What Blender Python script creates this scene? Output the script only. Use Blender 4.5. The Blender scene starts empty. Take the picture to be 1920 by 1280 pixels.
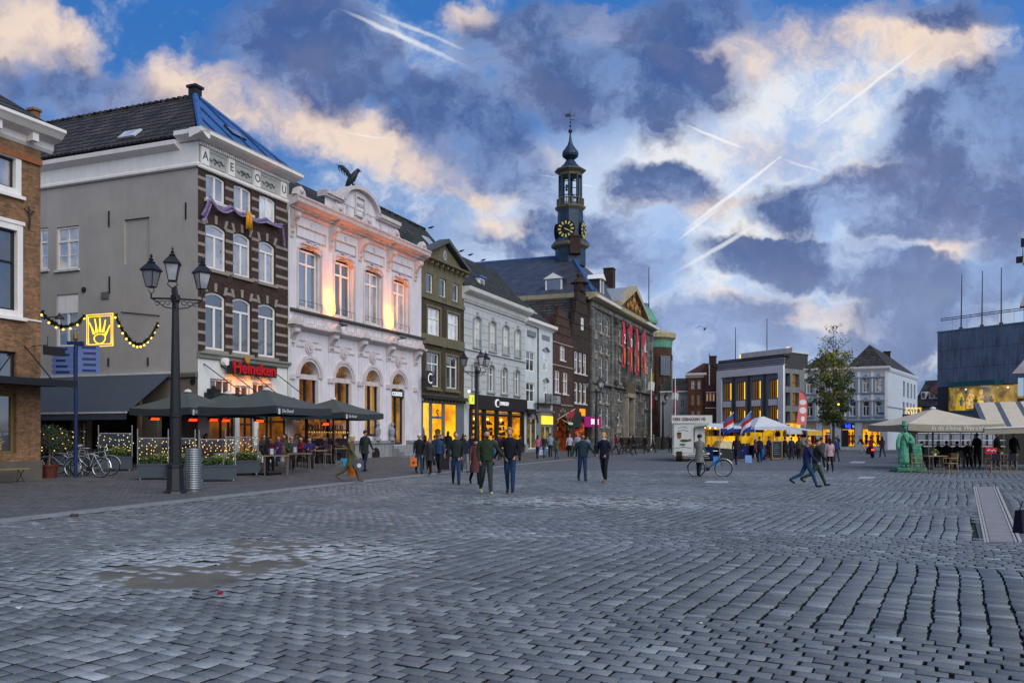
import bpy, bmesh, math, random
import numpy as np
from mathutils import Vector, Matrix
random.seed(7)
R = math.radians
sc = bpy.context.scene
col = sc.collection
# ------------------------------------------------------------------ camera
F, H0, CX, CY = 1600.0, 1.65, 960.0, 816.0        # photo pixels: focal length, eye height (m), centre column, horizon row
cam_d = bpy.data.cameras.new('camera'); cam_d.lens = 30; cam_d.sensor_width = 36
cam_d.shift_y = (CY - 640) / 1920; cam_d.clip_end = 3000; cam_d.clip_start = 0.1
cam = bpy.data.objects.new('camera', cam_d); col.objects.link(cam)
cam.location = (0, 0, H0); cam.rotation_euler = (R(90), 0, 0)
sc.camera = cam
sc.view_settings.view_transform = 'Standard'; sc.view_settings.look = 'None'
sc.view_settings.gamma = 1; sc.view_settings.exposure = 0.0; sc.view_settings.use_curve_mapping = False
sc.cycles.max_bounces = 5; sc.cycles.diffuse_bounces = 3; sc.cycles.glossy_bounces = 3; sc.cycles.transparent_max_bounces = 6
sc.cycles.caustics_reflective = False; sc.cycles.caustics_refractive = False
def lin(r, g, b):
    f = lambda v: (v/255/12.92 if v/255 <= .04045 else ((v/255+.055)/1.055)**2.4)
    return (f(r), f(g), f(b), 1)
# ------------------------------------------------------------------ sky
SUN_EL, SUN_ROT = R(11), R(55)
world = bpy.data.worlds.new('World'); sc.world = world; world.use_nodes = True
def build_sky():
    nt = world.node_tree; N = nt.nodes; L = nt.links; N.clear()
    def n(t, **k):
        o = N.new(t)
        for a, b in k.items(): setattr(o, a, b)
        return o
    def put(sock, v):
        if hasattr(v, 'is_output'): L.new(v, sock)
        else: sock.default_value = v
    def m(op, a, b=None, c=None, clamp=False):
        o = n('ShaderNodeMath', operation=op, use_clamp=clamp)
        put(o.inputs[0], a)
        if b is not None: put(o.inputs[1], b)
        if c is not None: put(o.inputs[2], c)
        return o.outputs[0]
    def vm(op, a, b=None, scale=None):
        o = n('ShaderNodeVectorMath', operation=op); put(o.inputs[0], a)
        if b is not None: put(o.inputs[1], b)
        if scale is not None: put(o.inputs['Scale'], scale)
        return o.outputs['Value'] if op == 'DOT_PRODUCT' else o.outputs[0]
    def noise(vec, scale, detail=6, rough=.55, dist=0, color=False):
        o = n('ShaderNodeTexNoise'); put(o.inputs['Vector'], vec)
        o.inputs['Scale'].default_value = scale; o.inputs['Detail'].default_value = detail
        o.inputs['Roughness'].default_value = rough; o.inputs['Distortion'].default_value = dist
        return o.outputs['Color' if color else 'Fac']
    def ramp(f, a, b):
        o = n('ShaderNodeMapRange', interpolation_type='SMOOTHSTEP'); put(o.inputs[0], f)
        put(o.inputs[1], a); put(o.inputs[2], b); return o.outputs[0]
    def mix(f, a, b, bt='MIX'):
        o = n('ShaderNodeMix', data_type='RGBA', blend_type=bt); put(o.inputs[0], f)
        put(o.inputs[6], a); put(o.inputs[7], b); return o.outputs[2]
    tc = n('ShaderNodeTexCoord').outputs['Generated']
    s = n('ShaderNodeSeparateXYZ'); L.new(tc, s.inputs[0]); X, Y, Z = s.outputs
    yy = m('MAXIMUM', Y, .12)
    cmb = n('ShaderNodeCombineXYZ'); L.new(m('DIVIDE', X, yy), cmb.inputs[0]); L.new(m('DIVIDE', Z, yy), cmb.inputs[1])
    uv = cmb.outputs[0]
    front = ramp(Y, .1, .45)
    zz = m('MAXIMUM', m('ADD', Z, .22), .05)
    c2 = n('ShaderNodeCombineXYZ'); L.new(m('DIVIDE', X, zz), c2.inputs[0]); L.new(m('DIVIDE', Y, zz), c2.inputs[1])
    pl = c2.outputs[0]                                   # point on the cloud layer
    w1 = vm('SCALE', vm('SUBTRACT', noise(uv, 6, 5, .6, color=True), (.5, .5, .5)), scale=.10)
    w2 = vm('SCALE', vm('SUBTRACT', noise(uv, 26, 3, .6, color=True), (.5, .5, .5)), scale=.035)
    uvw = vm('ADD', vm('ADD', uv, w1), w2)
    def field(blobs, vec=uvw, start=None):
        acc = start
        for (px, py, rx, ry, rot, w) in blobs:
            mp = n('ShaderNodeMapping', vector_type='TEXTURE')
            if acc is None: L.new(vec, mp.inputs[0])
            else:
                vq = n('ShaderNodeVectorMath', operation='MULTIPLY_ADD'); L.new(acc, vq.inputs[0]); vq.inputs[1].default_value = (1e-7, 1e-7, 0)
                L.new(vec, vq.inputs[2]); L.new(vq.outputs[0], mp.inputs[0])
            mp.inputs['Location'].default_value = ((px-960)/1600, (816-py)/1600, 0)
            mp.inputs['Rotation'].default_value = (0, 0, R(rot))
            kk = 1 if vec is not uvw else (1.22 if w > .8 else 1.12); mp.inputs['Scale'].default_value = (rx*kk/1600, ry*kk/1600, 1)
            sep = mp.outputs[0]
            d = vm('DOT_PRODUCT', sep, sep)
            k = m('SUBTRACT', 1, d, clamp=True)
            if acc is None: acc = m('MULTIPLY', k, w)
            else: acc = m('MULTIPLY_ADD', k, w, acc)
        return acc
    fbm = noise(pl, 1.3, 5, .62, 0)
    fine = noise(uvw, 7, 8, .64, 0)
    gen = ramp(noise(pl, .55, 5, .55), .42, .68)
    dark = field([(190,195,200,85,-14,1), (560,85,190,115,-10,1.1), (860,245,140,85,-28,1.25), (970,320,120,50,-20,.8), (1110,125,270,120,-9,1.3), (1010,60,110,60,0,.6),
        (1235,350,115,52,-6,1), (1840,250,210,120,26,1.3), (1650,392,240,66,-5,1.25), (1860,400,120,90,0,.8), (1590,508,310,46,-7,1.2), (1310,610,200,46,4,.95), (1500,655,260,40,0,.9), (1740,590,170,60,0,.9),
        (1120,440,140,62,-18,1), (1200,510,90,55,-10,.9), (1000,470,140,36,0,.5), (1340,18,190,48,0,.8), (1750,20,200,40,0,.6), (80,300,150,40,0,.5), (700,110,120,60,0,.5), (860,440,120,22,0,.4), (1890,520,90,60,0,.8), (1280,700,240,40,0,.7), (1620,705,260,36,0,.6), (1450,560,90,30,0,.5), (1480,460,120,26,-4,.5)])
    warm = field([(40,70,90,70,-20,1.2), (135,95,75,50,-30,.9), (310,160,110,75,0,1.2), (260,215,190,50,-5,.9), (440,160,70,60,0,.9), (540,205,170,80,-20,1.35), (600,120,50,40,0,.8),
        (790,310,150,50,-27,1.2), (900,350,80,40,-10,.8), (700,215,60,30,0,.4), (1540,70,280,72,5,1.1), (1800,100,150,70,0,.7), (1130,50,80,46,-10,1.1), (1250,90,50,30,-10,.7), (865,15,70,30,0,.9),
        (950,90,60,60,0,.7), (1060,195,170,34,-8,.8), (1010,300,60,36,0,.7), (1240,378,95,30,-8,1.05), (945,420,90,26,0,.9), (1460,275,120,46,0,.9), (1560,340,190,24,10,.85), (1790,450,90,56,-6,1.1), (1640,160,110,24,8,.7),
        (1500,588,220,22,0,.9), (1640,625,140,26,0,.8), (820,410,50,18,0,.5), (1330,395,90,30,25,.6), (1420,560,200,18,0,.7), (1880,330,60,40,0,.7)])
    white = field([(1350,440,280,170,15,1.05), (1290,560,120,46,-20,1.1), (1560,598,320,58,0,1.5), (1450,430,230,60,10,.5), (1250,270,200,90,0,.5), (870,110,240,70,-25,.6), (700,330,260,80,0,.3),
        (1480,200,260,140,20,.55), (1770,460,130,60,0,.8), (1050,350,100,60,0,.35), (1870,470,90,40,0,.6), (500,360,200,60,0,.3), (1560,300,420,240,20,.3), (900,400,200,70,0,.4), (620,150,90,120,0,.3), (1690,640,130,44,0,1.0), (1700,100,300,140,0,.35)])
    w3 = vm('ADD', uv, vm('SCALE', w2, scale=.16))
    trail = field([(1622,168,150,4.5,37.5,1.0), (1375,362,150,4,37.5,1.1), (1400,345,90,3,38,.7), (1345,258,70,4,-21,1.1), (1505,310,60,4,-18,.7), (760,72,150,7,-24,.8), (790,60,120,6,-22,.7),
        (1548,182,50,3,42,.6), (1340,468,130,6,30,.7), (1310,420,70,5,38,.9), (1095,347,36,2.2,-9,.7), (1030,331,30,2,-9,.5), (690,255,50,3,-8,.6), (1180,448,60,3,0,.2)], w3)
    nn = m('MULTIPLY', m('SUBTRACT', fbm, .5), 1.5)
    nf = m('MULTIPLY', m('SUBTRACT', fine, .49), 3.1)
    inv = m('SUBTRACT', 1, front)
    D = m('ADD', m('ADD', m('MULTIPLY', m('MINIMUM', m('MULTIPLY', dark, 1.15), .92), front), nf), m('MULTIPLY', gen, m('ADD', m('MULTIPLY', inv, .95), .03)))
    Wm = m('ADD', m('ADD', m('MULTIPLY', m('MINIMUM', warm, 1.15), front), nf), m('ADD', m('MULTIPLY', nn, .3), m('MULTIPLY', inv, .4)))
    Wh = m('ADD', m('ADD', m('MULTIPLY', white, front), m('MULTIPLY', nf, .9)), m('MULTIPLY', inv, .25))
    # clear sky: Nishita, deepened to a dusk blue, lighter towards the horizon
    sky = n('ShaderNodeTexSky', sky_type='NISHITA', sun_disc=False, sun_elevation=SUN_EL, sun_rotation=SUN_ROT, dust_density=.6, ozone_density=2.5)
    nis = vm('SCALE', sky.outputs[0], scale=.075)
    glow = field([(1370, 460, 640, 420, 20, 1.05), (1600, 640, 420, 160, 0, .3), (1000, 500, 500, 260, 0, .3)], uv)
    hz = ramp(Z, .42, .02)
    base = mix(.8, nis, mix(hz, lin(52, 120, 202), lin(138, 176, 226)))
    Dm = ramp(D, .12, .98)
    base = mix(m('MULTIPLY', ramp(glow, 0, 1.1), m('MULTIPLY', front, .85)), base, lin(214, 228, 248))
    c = mix(m('MULTIPLY', ramp(Wh, -.05, 1.0), .95), base, mix(ramp(nf, -.5, .5), lin(150, 184, 234), lin(252, 251, 248)))
    c = mix(m('MULTIPLY', ramp(Wm, .05, 1.3), .9), c, mix(ramp(nf, -.55, .45), lin(176, 176, 196), lin(252, 228, 208)))
    dcol = mix(ramp(fbm, .35, .62), lin(54, 90, 152), lin(92, 110, 156))
    dcol = mix(m('MULTIPLY', ramp(Z, .26, .05), .85), dcol, lin(150, 170, 208))
    big = noise(uvw, 3.2, 4, .5)
    dcol = mix(ramp(big, .4, .62), dcol, mix(.6, dcol, lin(56, 86, 142)))
    dcol = mix(ramp(nf, .3, -.5), dcol, lin(142, 164, 208))
    c = mix(m('MULTIPLY', Dm, .94), c, dcol)
    c = mix(m('MULTIPLY', ramp(m('SUBTRACT', Wm, m('MULTIPLY', D, .45)), .75, 1.7), .7), c, mix(ramp(fine, .3, .7), lin(244, 196, 150), lin(255, 234, 214)))
    c = mix(m('MULTIPLY', m('MULTIPLY', ramp(m('ADD', trail, m('MULTIPLY', nf, .35)), .1, 1.0), front), .75), c, lin(244, 246, 250))
    c = mix(ramp(Z, -.01, -.06), c, lin(70, 78, 92))
    bg = n('ShaderNodeBackground'); L.new(c, bg.inputs[0]); bg.inputs[1].default_value = 1.0
    out = n('ShaderNodeOutputWorld'); L.new(bg.outputs[0], out.inputs[0])
build_sky()
world.cycles.sampling_method = 'MANUAL'; world.cycles.sample_map_resolution = 512
sun_d = bpy.data.lights.new('sun', 'SUN'); sun_d.energy = 2.7; sun_d.angle = R(65); sun_d.color = (1, .95, .87)
sun = bpy.data.objects.new('sun', sun_d); col.objects.link(sun)
sun.rotation_euler = (R(52), 0, R(38))       # soft glow of the evening sky, from the right and behind the camera
# ------------------------------------------------------------------ helpers
def at(px, py, Y): return Vector(((px-CX)/F*Y, Y, H0+(CY-py)/F*Y))
def gp(px, ppm): return Vector(((px-CX)/ppm, F/ppm, 0))
def lerp(a, b, t): return a+(b-a)*t
FACADE = [(16, -20.5, .12), (28.6, -15.8, .15), (35.5, -13.0, .40), (53.9, -5.7, .42), (71, 1.1, .27), (116, 19, .03), (140, 28, 0)]
def interp(tab, y, k):
    if y <= tab[0][0]: return tab[0][k]
    for a, b in zip(tab, tab[1:]):
        if y <= b[0]: return lerp(a[k], b[k], (y-a[0])/(b[0]-a[0]))
    return tab[-1][k]
KERB = [(4, -13.6), (16.3, -9.78), (28.7, -5.9), (50.8, 1.27), (97.8, 17.6), (130, 27)]
def gz(x, y):
    """height of the paved ground: flat square, pavement rising gently to the row of houses"""
    kx = interp(KERB, y, 1); fx = interp(FACADE, y, 1)
    if x >= kx: return 0.0
    t = min(1, (kx-x)/max(.5, kx-fx))
    return .02 + t*(interp(FACADE, y, 2)-.02)
class MB:
    def __init__(s, T=None): s.v = []; s.f = []; s.m = []; s.k = 0; s.T = T
    def add(s, vs, fs, k=None):
        b = len(s.v); s.v += [tuple(v) for v in vs]; s.f += [tuple(b+i for i in f) for f in fs]; s.m += [s.k if k is None else k]*len(fs); return s
    def box(s, x0, x1, y0, y1, z0, z1, k=None, skip=''):
        if x0 > x1: x0, x1 = x1, x0
        if y0 > y1: y0, y1 = y1, y0
        if z0 > z1: z0, z1 = z1, z0
        return s.add([(x0,y0,z0),(x1,y0,z0),(x1,y1,z0),(x0,y1,z0),(x0,y0,z1),(x1,y0,z1),(x1,y1,z1),(x0,y1,z1)],
              [(0,3,2,1),(4,5,6,7),(0,1,5,4),(1,2,6,5),(2,3,7,6),(3,0,4,7)], k)
    def prism(s, pts, y0, y1, k=None):
        """polygon in x,z extruded along y"""
        n = len(pts)
        return s.add([(x, y0, z) for x, z in pts]+[(x, y1, z) for x, z in pts],
              [tuple(range(n)), tuple(range(2*n-1, n-1, -1))]+[(i, i+n, (i+1) % n+n, (i+1) % n) for i in range(n)], k)
    def hprism(s, pts, z0, z1, k=None):
        n = len(pts)
        return s.add([(x, y, z0) for x, y in pts]+[(x, y, z1) for x, y in pts],
              [tuple(range(n-1, -1, -1)), tuple(range(n, 2*n))]+[(i, (i+1) % n, (i+1) % n+n, i+n) for i in range(n)], k)
    def tube(s, pts, r, n=6, k=None, cap=True, closed=False):
        pts = [Vector(p) for p in pts]; rs = r if isinstance(r, (list, tuple)) else [r]*len(pts)
        V = []; Fc = []; M = len(pts)
        up = None
        for i, p in enumerate(pts):
            a = pts[(i-1) % M] if (i or closed) else p; b = pts[(i+1) % M] if (i < M-1 or closed) else p
            t = (b-a).normalized() if (b-a).length > 1e-9 else Vector((0, 0, 1))
            if up is None: up = Vector((0, 0, 1)) if abs(t.z) < .9 else Vector((1, 0, 0))
            q = t.cross(up)
            if q.length < 1e-4: q = t.cross(Vector((1, 0, 0))) if abs(t.x) < .9 else t.cross(Vector((0, 1, 0)))
            q.normalize(); w = q.cross(t).normalized(); up = w
            for j in range(n):
                c = 2*math.pi*j/n
                V.append(p+(q*math.cos(c)+w*math.sin(c))*rs[i])
        for i in range(M if closed else M-1):
            for j in range(n):
                a = i*n+j; b = i*n+(j+1) % n; i2 = (i+1) % M
                Fc.append((a, b, i2*n+(j+1) % n, i2*n+j))
        if cap and not closed: Fc += [tuple(range(n-1, -1, -1)), tuple(range((M-1)*n, M*n))]
        return s.add(V, Fc, k)
    def lathe(s, prof, c=(0, 0, 0), n=12, k=None, ax=1, ay=1, ph=0):
        V = []; Fc = []
        for r, z in prof:
            for j in range(n):
                a = 2*math.pi*j/n+ph; V.append((c[0]+math.cos(a)*r*ax, c[1]+math.sin(a)*r*ay, c[2]+z))
        for i in range(len(prof)-1):
            for j in range(n):
                Fc.append((i*n+j, i*n+(j+1) % n, (i+1)*n+(j+1) % n, (i+1)*n+j))
        Fc += [tuple(range(n-1, -1, -1)), tuple(range((len(prof)-1)*n, len(prof)*n))]
        return s.add(V, Fc, k)
    def ball(s, c, r, k=None, n=8, sq=(1, 1, 1)):
        prof = [(max(1e-3, math.sin(math.pi*i/n))*r, -math.cos(math.pi*i/n)*r*sq[2]) for i in range(n+1)]
        return s.lathe(prof, c, n+2, k, sq[0], sq[1])
    def disc_y(s, x, y, z, r, t, n=16, k=None, ry=None):
        """flat disc facing -y"""
        return s.prism([(x+r*math.cos(2*math.pi*i/n), z+(ry or r)*math.sin(2*math.pi*i/n)) for i in range(n)], y-t, y, k)
    def mesh(s, name, mats):
        me = bpy.data.meshes.new(name)
        v = s.v
        if s.T is not None: v = [tuple(s.T @ Vector(p)) for p in v]
        me.from_pydata(v, [], s.f)
        for m_ in (mats if isinstance(mats, (list, tuple)) else [mats]): me.materials.append(m_)
        if any(s.m): me.polygons.foreach_set('material_index', s.m)
        me.update(); return me
    def build(s, name, mats, parent=None, smooth=False, **kw):
        me = s.mesh(name, mats)
        if smooth: me.shade_smooth()
        return link(name, me, parent, **kw)
def link(name, me, parent=None, loc=None, rz=None, label=None, cat=None, group=None, kind=None):
    o = bpy.data.objects.new(name, me); col.objects.link(o)
    if parent is not None: o.parent = parent
    if loc is not None: o.location = loc
    if rz is not None: o.rotation_euler = (0, 0, rz)
    if label: o['label'] = label
    if cat: o['category'] = cat
    if group: o['group'] = group
    if kind: o['kind'] = kind
    return o
def thing(name, label, cat, loc=(0, 0, 0), rz=0, group=None):
    return link(name, None, None, loc, rz, label, cat, group)
def dup(root, loc, rz=None, label=None, group=None):
    def cp(o, par):
        c = o.copy(); col.objects.link(c); c.parent = par
        for ch in kids.get(o, []): cp(ch, c)
        return c
    kids = {}
    for o in root.children_recursive: kids.setdefault(o.parent, []).append(o)
    r = cp(root, None); r.location = loc
    if rz is not None: r.rotation_euler = (0, 0, rz)
    if label: r['label'] = label
    if group: r['group'] = group
    return r
def text(s, size, mat, parent, loc, rot=(R(90), 0, 0), ext=.01, name='lettering', align='CENTER', shear=0, sx=1, bold=0, space=1):
    cu = bpy.data.curves.new(name, 'FONT'); cu.body = s; cu.size = size; cu.extrude = ext; cu.align_x = align; cu.align_y = 'CENTER'
    cu.shear = shear; cu.offset = bold; cu.space_character = space; cu.resolution_u = 3
    cu.materials.append(mat)
    tmp = bpy.data.objects.new(name, cu); me = bpy.data.meshes.new_from_object(tmp); bpy.data.objects.remove(tmp); me.name = name
    if not me.materials: me.materials.append(mat)
    o = bpy.data.objects.new(name, me); col.objects.link(o); o.parent = parent; o.location = loc; o.rotation_euler = rot; o.scale = (sx, 1, 1)
    return o
# ------------------------------------------------------------------ materials
MATS = {}
def mat(name, c, rough=.7, var=.18, scale=2.5, bump=.15, bscale=None, metal=0, streak=0, spec=.4, c2=None, coat=0):
    if name in MATS: return MATS[name]
    m = bpy.data.materials.new(name); m.use_nodes = True; MATS[name] = m
    nt = m.node_tree; N = nt.nodes; L = nt.links
    b = N['Principled BSDF']; b.inputs['Roughness'].default_value = rough; b.inputs['Metallic'].default_value = metal
    b.inputs['Specular IOR Level'].default_value = spec; b.inputs['Coat Weight'].default_value = coat
    tc = N.new('ShaderNodeTexCoord'); cc = lin(*c)
    no = N.new('ShaderNodeTexNoise'); no.inputs['Scale'].default_value = scale; no.inputs['Detail'].default_value = 6; no.inputs['Roughness'].default_value = .62
    L.new(tc.outputs['Object'], no.inputs['Vector'])
    rp = N.new('ShaderNodeValToRGB'); e = rp.color_ramp.elements; e[0].position = .3; e[1].position = .7
    lo = lin(*c2) if c2 else tuple(x*(1-var) for x in cc[:3])+(1,); hi = tuple(min(1, x*(1+var*.6)) for x in cc[:3])+(1,)
    e[0].color = lo; e[1].color = hi
    L.new(no.outputs['Fac'], rp.inputs[0]); last = rp.outputs[0]
    if streak:
        mp = N.new('ShaderNodeMapping'); mp.inputs['Scale'].default_value = (3.2, 3.2, .35); L.new(tc.outputs['Object'], mp.inputs[0])
        n2 = N.new('ShaderNodeTexNoise'); n2.inputs['Scale'].default_value = 1.6; n2.inputs['Detail'].default_value = 7; L.new(mp.outputs[0], n2.inputs['Vector'])
        mr = N.new('ShaderNodeMapRange'); mr.inputs[1].default_value = .42; mr.inputs[2].default_value = .7; mr.inputs[3].default_value = 1; mr.inputs[4].default_value = 1-streak
        L.new(n2.outputs['Fac'], mr.inputs[0])
        mx = N.new('ShaderNodeMix'); mx.data_type = 'RGBA'; mx.blend_type = 'MULTIPLY'; mx.inputs[0].default_value = 1
        L.new(last, mx.inputs[6]); L.new(mr.outputs[0], mx.inputs[7]); last = mx.outputs[2]
    L.new(last, b.inputs['Base Color'])
    if bump:
        n3 = N.new('ShaderNodeTexNoise'); n3.inputs['Scale'].default_value = bscale or scale*12; n3.inputs['Detail'].default_value = 3
        L.new(tc.outputs['Object'], n3.inputs['Vector'])
        bp = N.new('ShaderNodeBump'); bp.inputs['Strength'].default_value = bump; bp.inputs['Distance'].default_value = .02
        L.new(n3.outputs['Fac'], bp.inputs['Height']); L.new(bp.outputs[0], b.inputs['Normal'])
    return m
def brickmat(name, c1, c2, mortar, bw=.22, bh=.065, ms=.012, var=.3, streak=.3, rough=.85, bump=.5, offset=.5):
    if name in MATS: return MATS[name]
    m = bpy.data.materials.new(name); m.use_nodes = True; MATS[name] = m
    nt = m.node_tree; N = nt.nodes; L = nt.links; b = N['Principled BSDF']; b.inputs['Roughness'].default_value = rough
    b.inputs['Specular IOR Level'].default_value = .3
    tc = N.new('ShaderNodeTexCoord'); sp = N.new('ShaderNodeSeparateXYZ'); L.new(tc.outputs['Object'], sp.inputs[0])
    ad = N.new('ShaderNodeMath'); ad.operation = 'ADD'; L.new(sp.outputs[0], ad.inputs[0]); L.new(sp.outputs[1], ad.inputs[1])
    cb = N.new('ShaderNodeCombineXYZ'); L.new(ad.outputs[0], cb.inputs[0]); L.new(sp.outputs[2], cb.inputs[1])
    br = N.new('ShaderNodeTexBrick'); L.new(cb.outputs[0], br.inputs['Vector']); br.inputs['Scale'].default_value = 1
    br.inputs['Brick Width'].default_value = bw; br.inputs['Row Height'].default_value = bh; br.inputs['Mortar Size'].default_value = ms
    br.inputs['Mortar Smooth'].default_value = .2; br.offset = offset
    br.inputs['Color1'].default_value = lin(*c1); br.inputs['Color2'].default_value = lin(*c2); br.inputs['Mortar'].default_value = lin(*mortar)
    last = br.outputs['Color']
    def mul(src, lo, hi, a, bb, vec, scale):
        no = N.new('ShaderNodeTexNoise'); no.inputs['Scale'].default_value = scale; no.inputs['Detail'].default_value = 6
        L.new(vec, no.inputs['Vector'])
        mr = N.new('ShaderNodeMapRange'); L.new(no.outputs['Fac'], mr.inputs[0])
        for i, v in zip((1, 2, 3, 4), (lo, hi, a, bb)): mr.inputs[i].default_value = v
        mx = N.new('ShaderNodeMix'); mx.data_type = 'RGBA'; mx.blend_type = 'MULTIPLY'; mx.inputs[0].default_value = 1
        L.new(src, mx.inputs[6]); L.new(mr.outputs[0], mx.inputs[7]); return mx.outputs[2]
    last = mul(last, .3, .7, 1-var, 1+var*.5, tc.outputs['Object'], 1.2)
    last = mul(last, .35, .65, .8, 1.15, tc.outputs['Object'], 9)
    if streak:
        mp = N.new('ShaderNodeMapping'); mp.inputs['Scale'].default_value = (2.5, 2.5, .3); L.new(tc.outputs['Object'], mp.inputs[0])
        last = mul(last, .42, .7, 1, 1-streak, mp.outputs[0], 1.6)
    L.new(last, b.inputs['Base Color'])
    bp = N.new('ShaderNodeBump'); bp.inputs['Strength'].default_value = bump; bp.inputs['Distance'].default_value = .012; bp.invert = True
    L.new(br.outputs['Fac'], bp.inputs['Height']); L.new(bp.outputs[0], b.inputs['Normal'])
    return m
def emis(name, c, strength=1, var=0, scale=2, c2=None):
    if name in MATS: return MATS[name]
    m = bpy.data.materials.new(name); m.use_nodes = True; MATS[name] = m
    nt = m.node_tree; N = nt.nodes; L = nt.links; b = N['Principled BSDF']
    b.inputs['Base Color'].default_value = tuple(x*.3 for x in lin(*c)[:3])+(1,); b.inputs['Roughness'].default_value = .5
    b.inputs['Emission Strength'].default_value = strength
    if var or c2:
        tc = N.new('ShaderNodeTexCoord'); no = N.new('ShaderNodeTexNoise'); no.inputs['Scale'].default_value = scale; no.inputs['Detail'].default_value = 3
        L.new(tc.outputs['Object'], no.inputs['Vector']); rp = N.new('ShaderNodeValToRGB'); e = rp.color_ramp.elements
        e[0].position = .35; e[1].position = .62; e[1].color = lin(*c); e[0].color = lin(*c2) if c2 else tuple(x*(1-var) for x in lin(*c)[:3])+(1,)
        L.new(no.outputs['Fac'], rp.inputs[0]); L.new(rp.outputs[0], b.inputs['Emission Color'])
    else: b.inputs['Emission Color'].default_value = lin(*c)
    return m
def glass(name, base, refl=.35, rough=.04, tint=(.85, .92, 1, 1), em=None, es=0):
    """window glass over a dim room: a faint base seen through, plus mirror-like reflection of the sky"""
    if name in MATS: return MATS[name]
    m = bpy.data.materials.new(name); m.use_nodes = True; MATS[name] = m
    nt = m.node_tree; N = nt.nodes; L = nt.links; b = N['Principled BSDF']; b.inputs['Roughness'].default_value = .6
    tc = N.new('ShaderNodeTexCoord'); no = N.new('ShaderNodeTexNoise'); no.inputs['Scale'].default_value = 1.4; no.inputs['Detail'].default_value = 4
    L.new(tc.outputs['Object'], no.inputs['Vector']); rp = N.new('ShaderNodeValToRGB'); e = rp.color_ramp.elements
    e[0].position = .4; e[1].position = .6; e[0].color = tuple(x*.4 for x in lin(*base)[:3])+(1,); e[1].color = lin(*base)
    L.new(no.outputs['Fac'], rp.inputs[0]); L.new(rp.outputs[0], b.inputs['Base Color'])
    if em: b.inputs['Emission Color'].default_value = lin(*em); b.inputs['Emission Strength'].default_value = es
    g = N.new('ShaderNodeBsdfGlossy'); g.inputs['Roughness'].default_value = rough; g.inputs['Color'].default_value = tint
    n2 = N.new('ShaderNodeTexNoise'); n2.inputs['Scale'].default_value = 1.1; n2.inputs['Detail'].default_value = 1; L.new(tc.outputs['Object'], n2.inputs['Vector'])
    bp = N.new('ShaderNodeBump'); bp.inputs['Strength'].default_value = .25; bp.inputs['Distance'].default_value = .02; L.new(n2.outputs['Fac'], bp.inputs['Height']); L.new(bp.outputs[0], g.inputs['Normal'])
    lw = N.new('ShaderNodeLayerWeight'); lw.inputs[0].default_value = .35
    mr = N.new('ShaderNodeMapRange'); L.new(lw.outputs['Fresnel'], mr.inputs[0]); mr.inputs[3].default_value = refl; mr.inputs[4].default_value = min(1, refl+.5)
    mx = N.new('ShaderNodeMixShader'); L.new(mr.outputs[0], mx.inputs[0]); L.new(b.outputs[0], mx.inputs[1]); L.new(g.outputs[0], mx.inputs[2])
    L.new(mx.outputs[0], N['Material Output'].inputs[0])
    return m
def clearglass(name='shop_glass', refl=.12):
    if name in MATS: return MATS[name]
    m = bpy.data.materials.new(name); m.use_nodes = True; MATS[name] = m
    nt = m.node_tree; N = nt.nodes; L = nt.links; N.remove(N['Principled BSDF'])
    t = N.new('ShaderNodeBsdfTransparent'); t.inputs[0].default_value = (.93, .96, .95, 1)
    g = N.new('ShaderNodeBsdfGlossy'); g.inputs['Roughness'].default_value = .03
    mx = N.new('ShaderNodeMixShader'); mx.inputs[0].default_value = refl
    L.new(t.outputs[0], mx.inputs[1]); L.new(g.outputs[0], mx.inputs[2]); L.new(mx.outputs[0], N['Material Output'].inputs[0])
    return m
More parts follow.
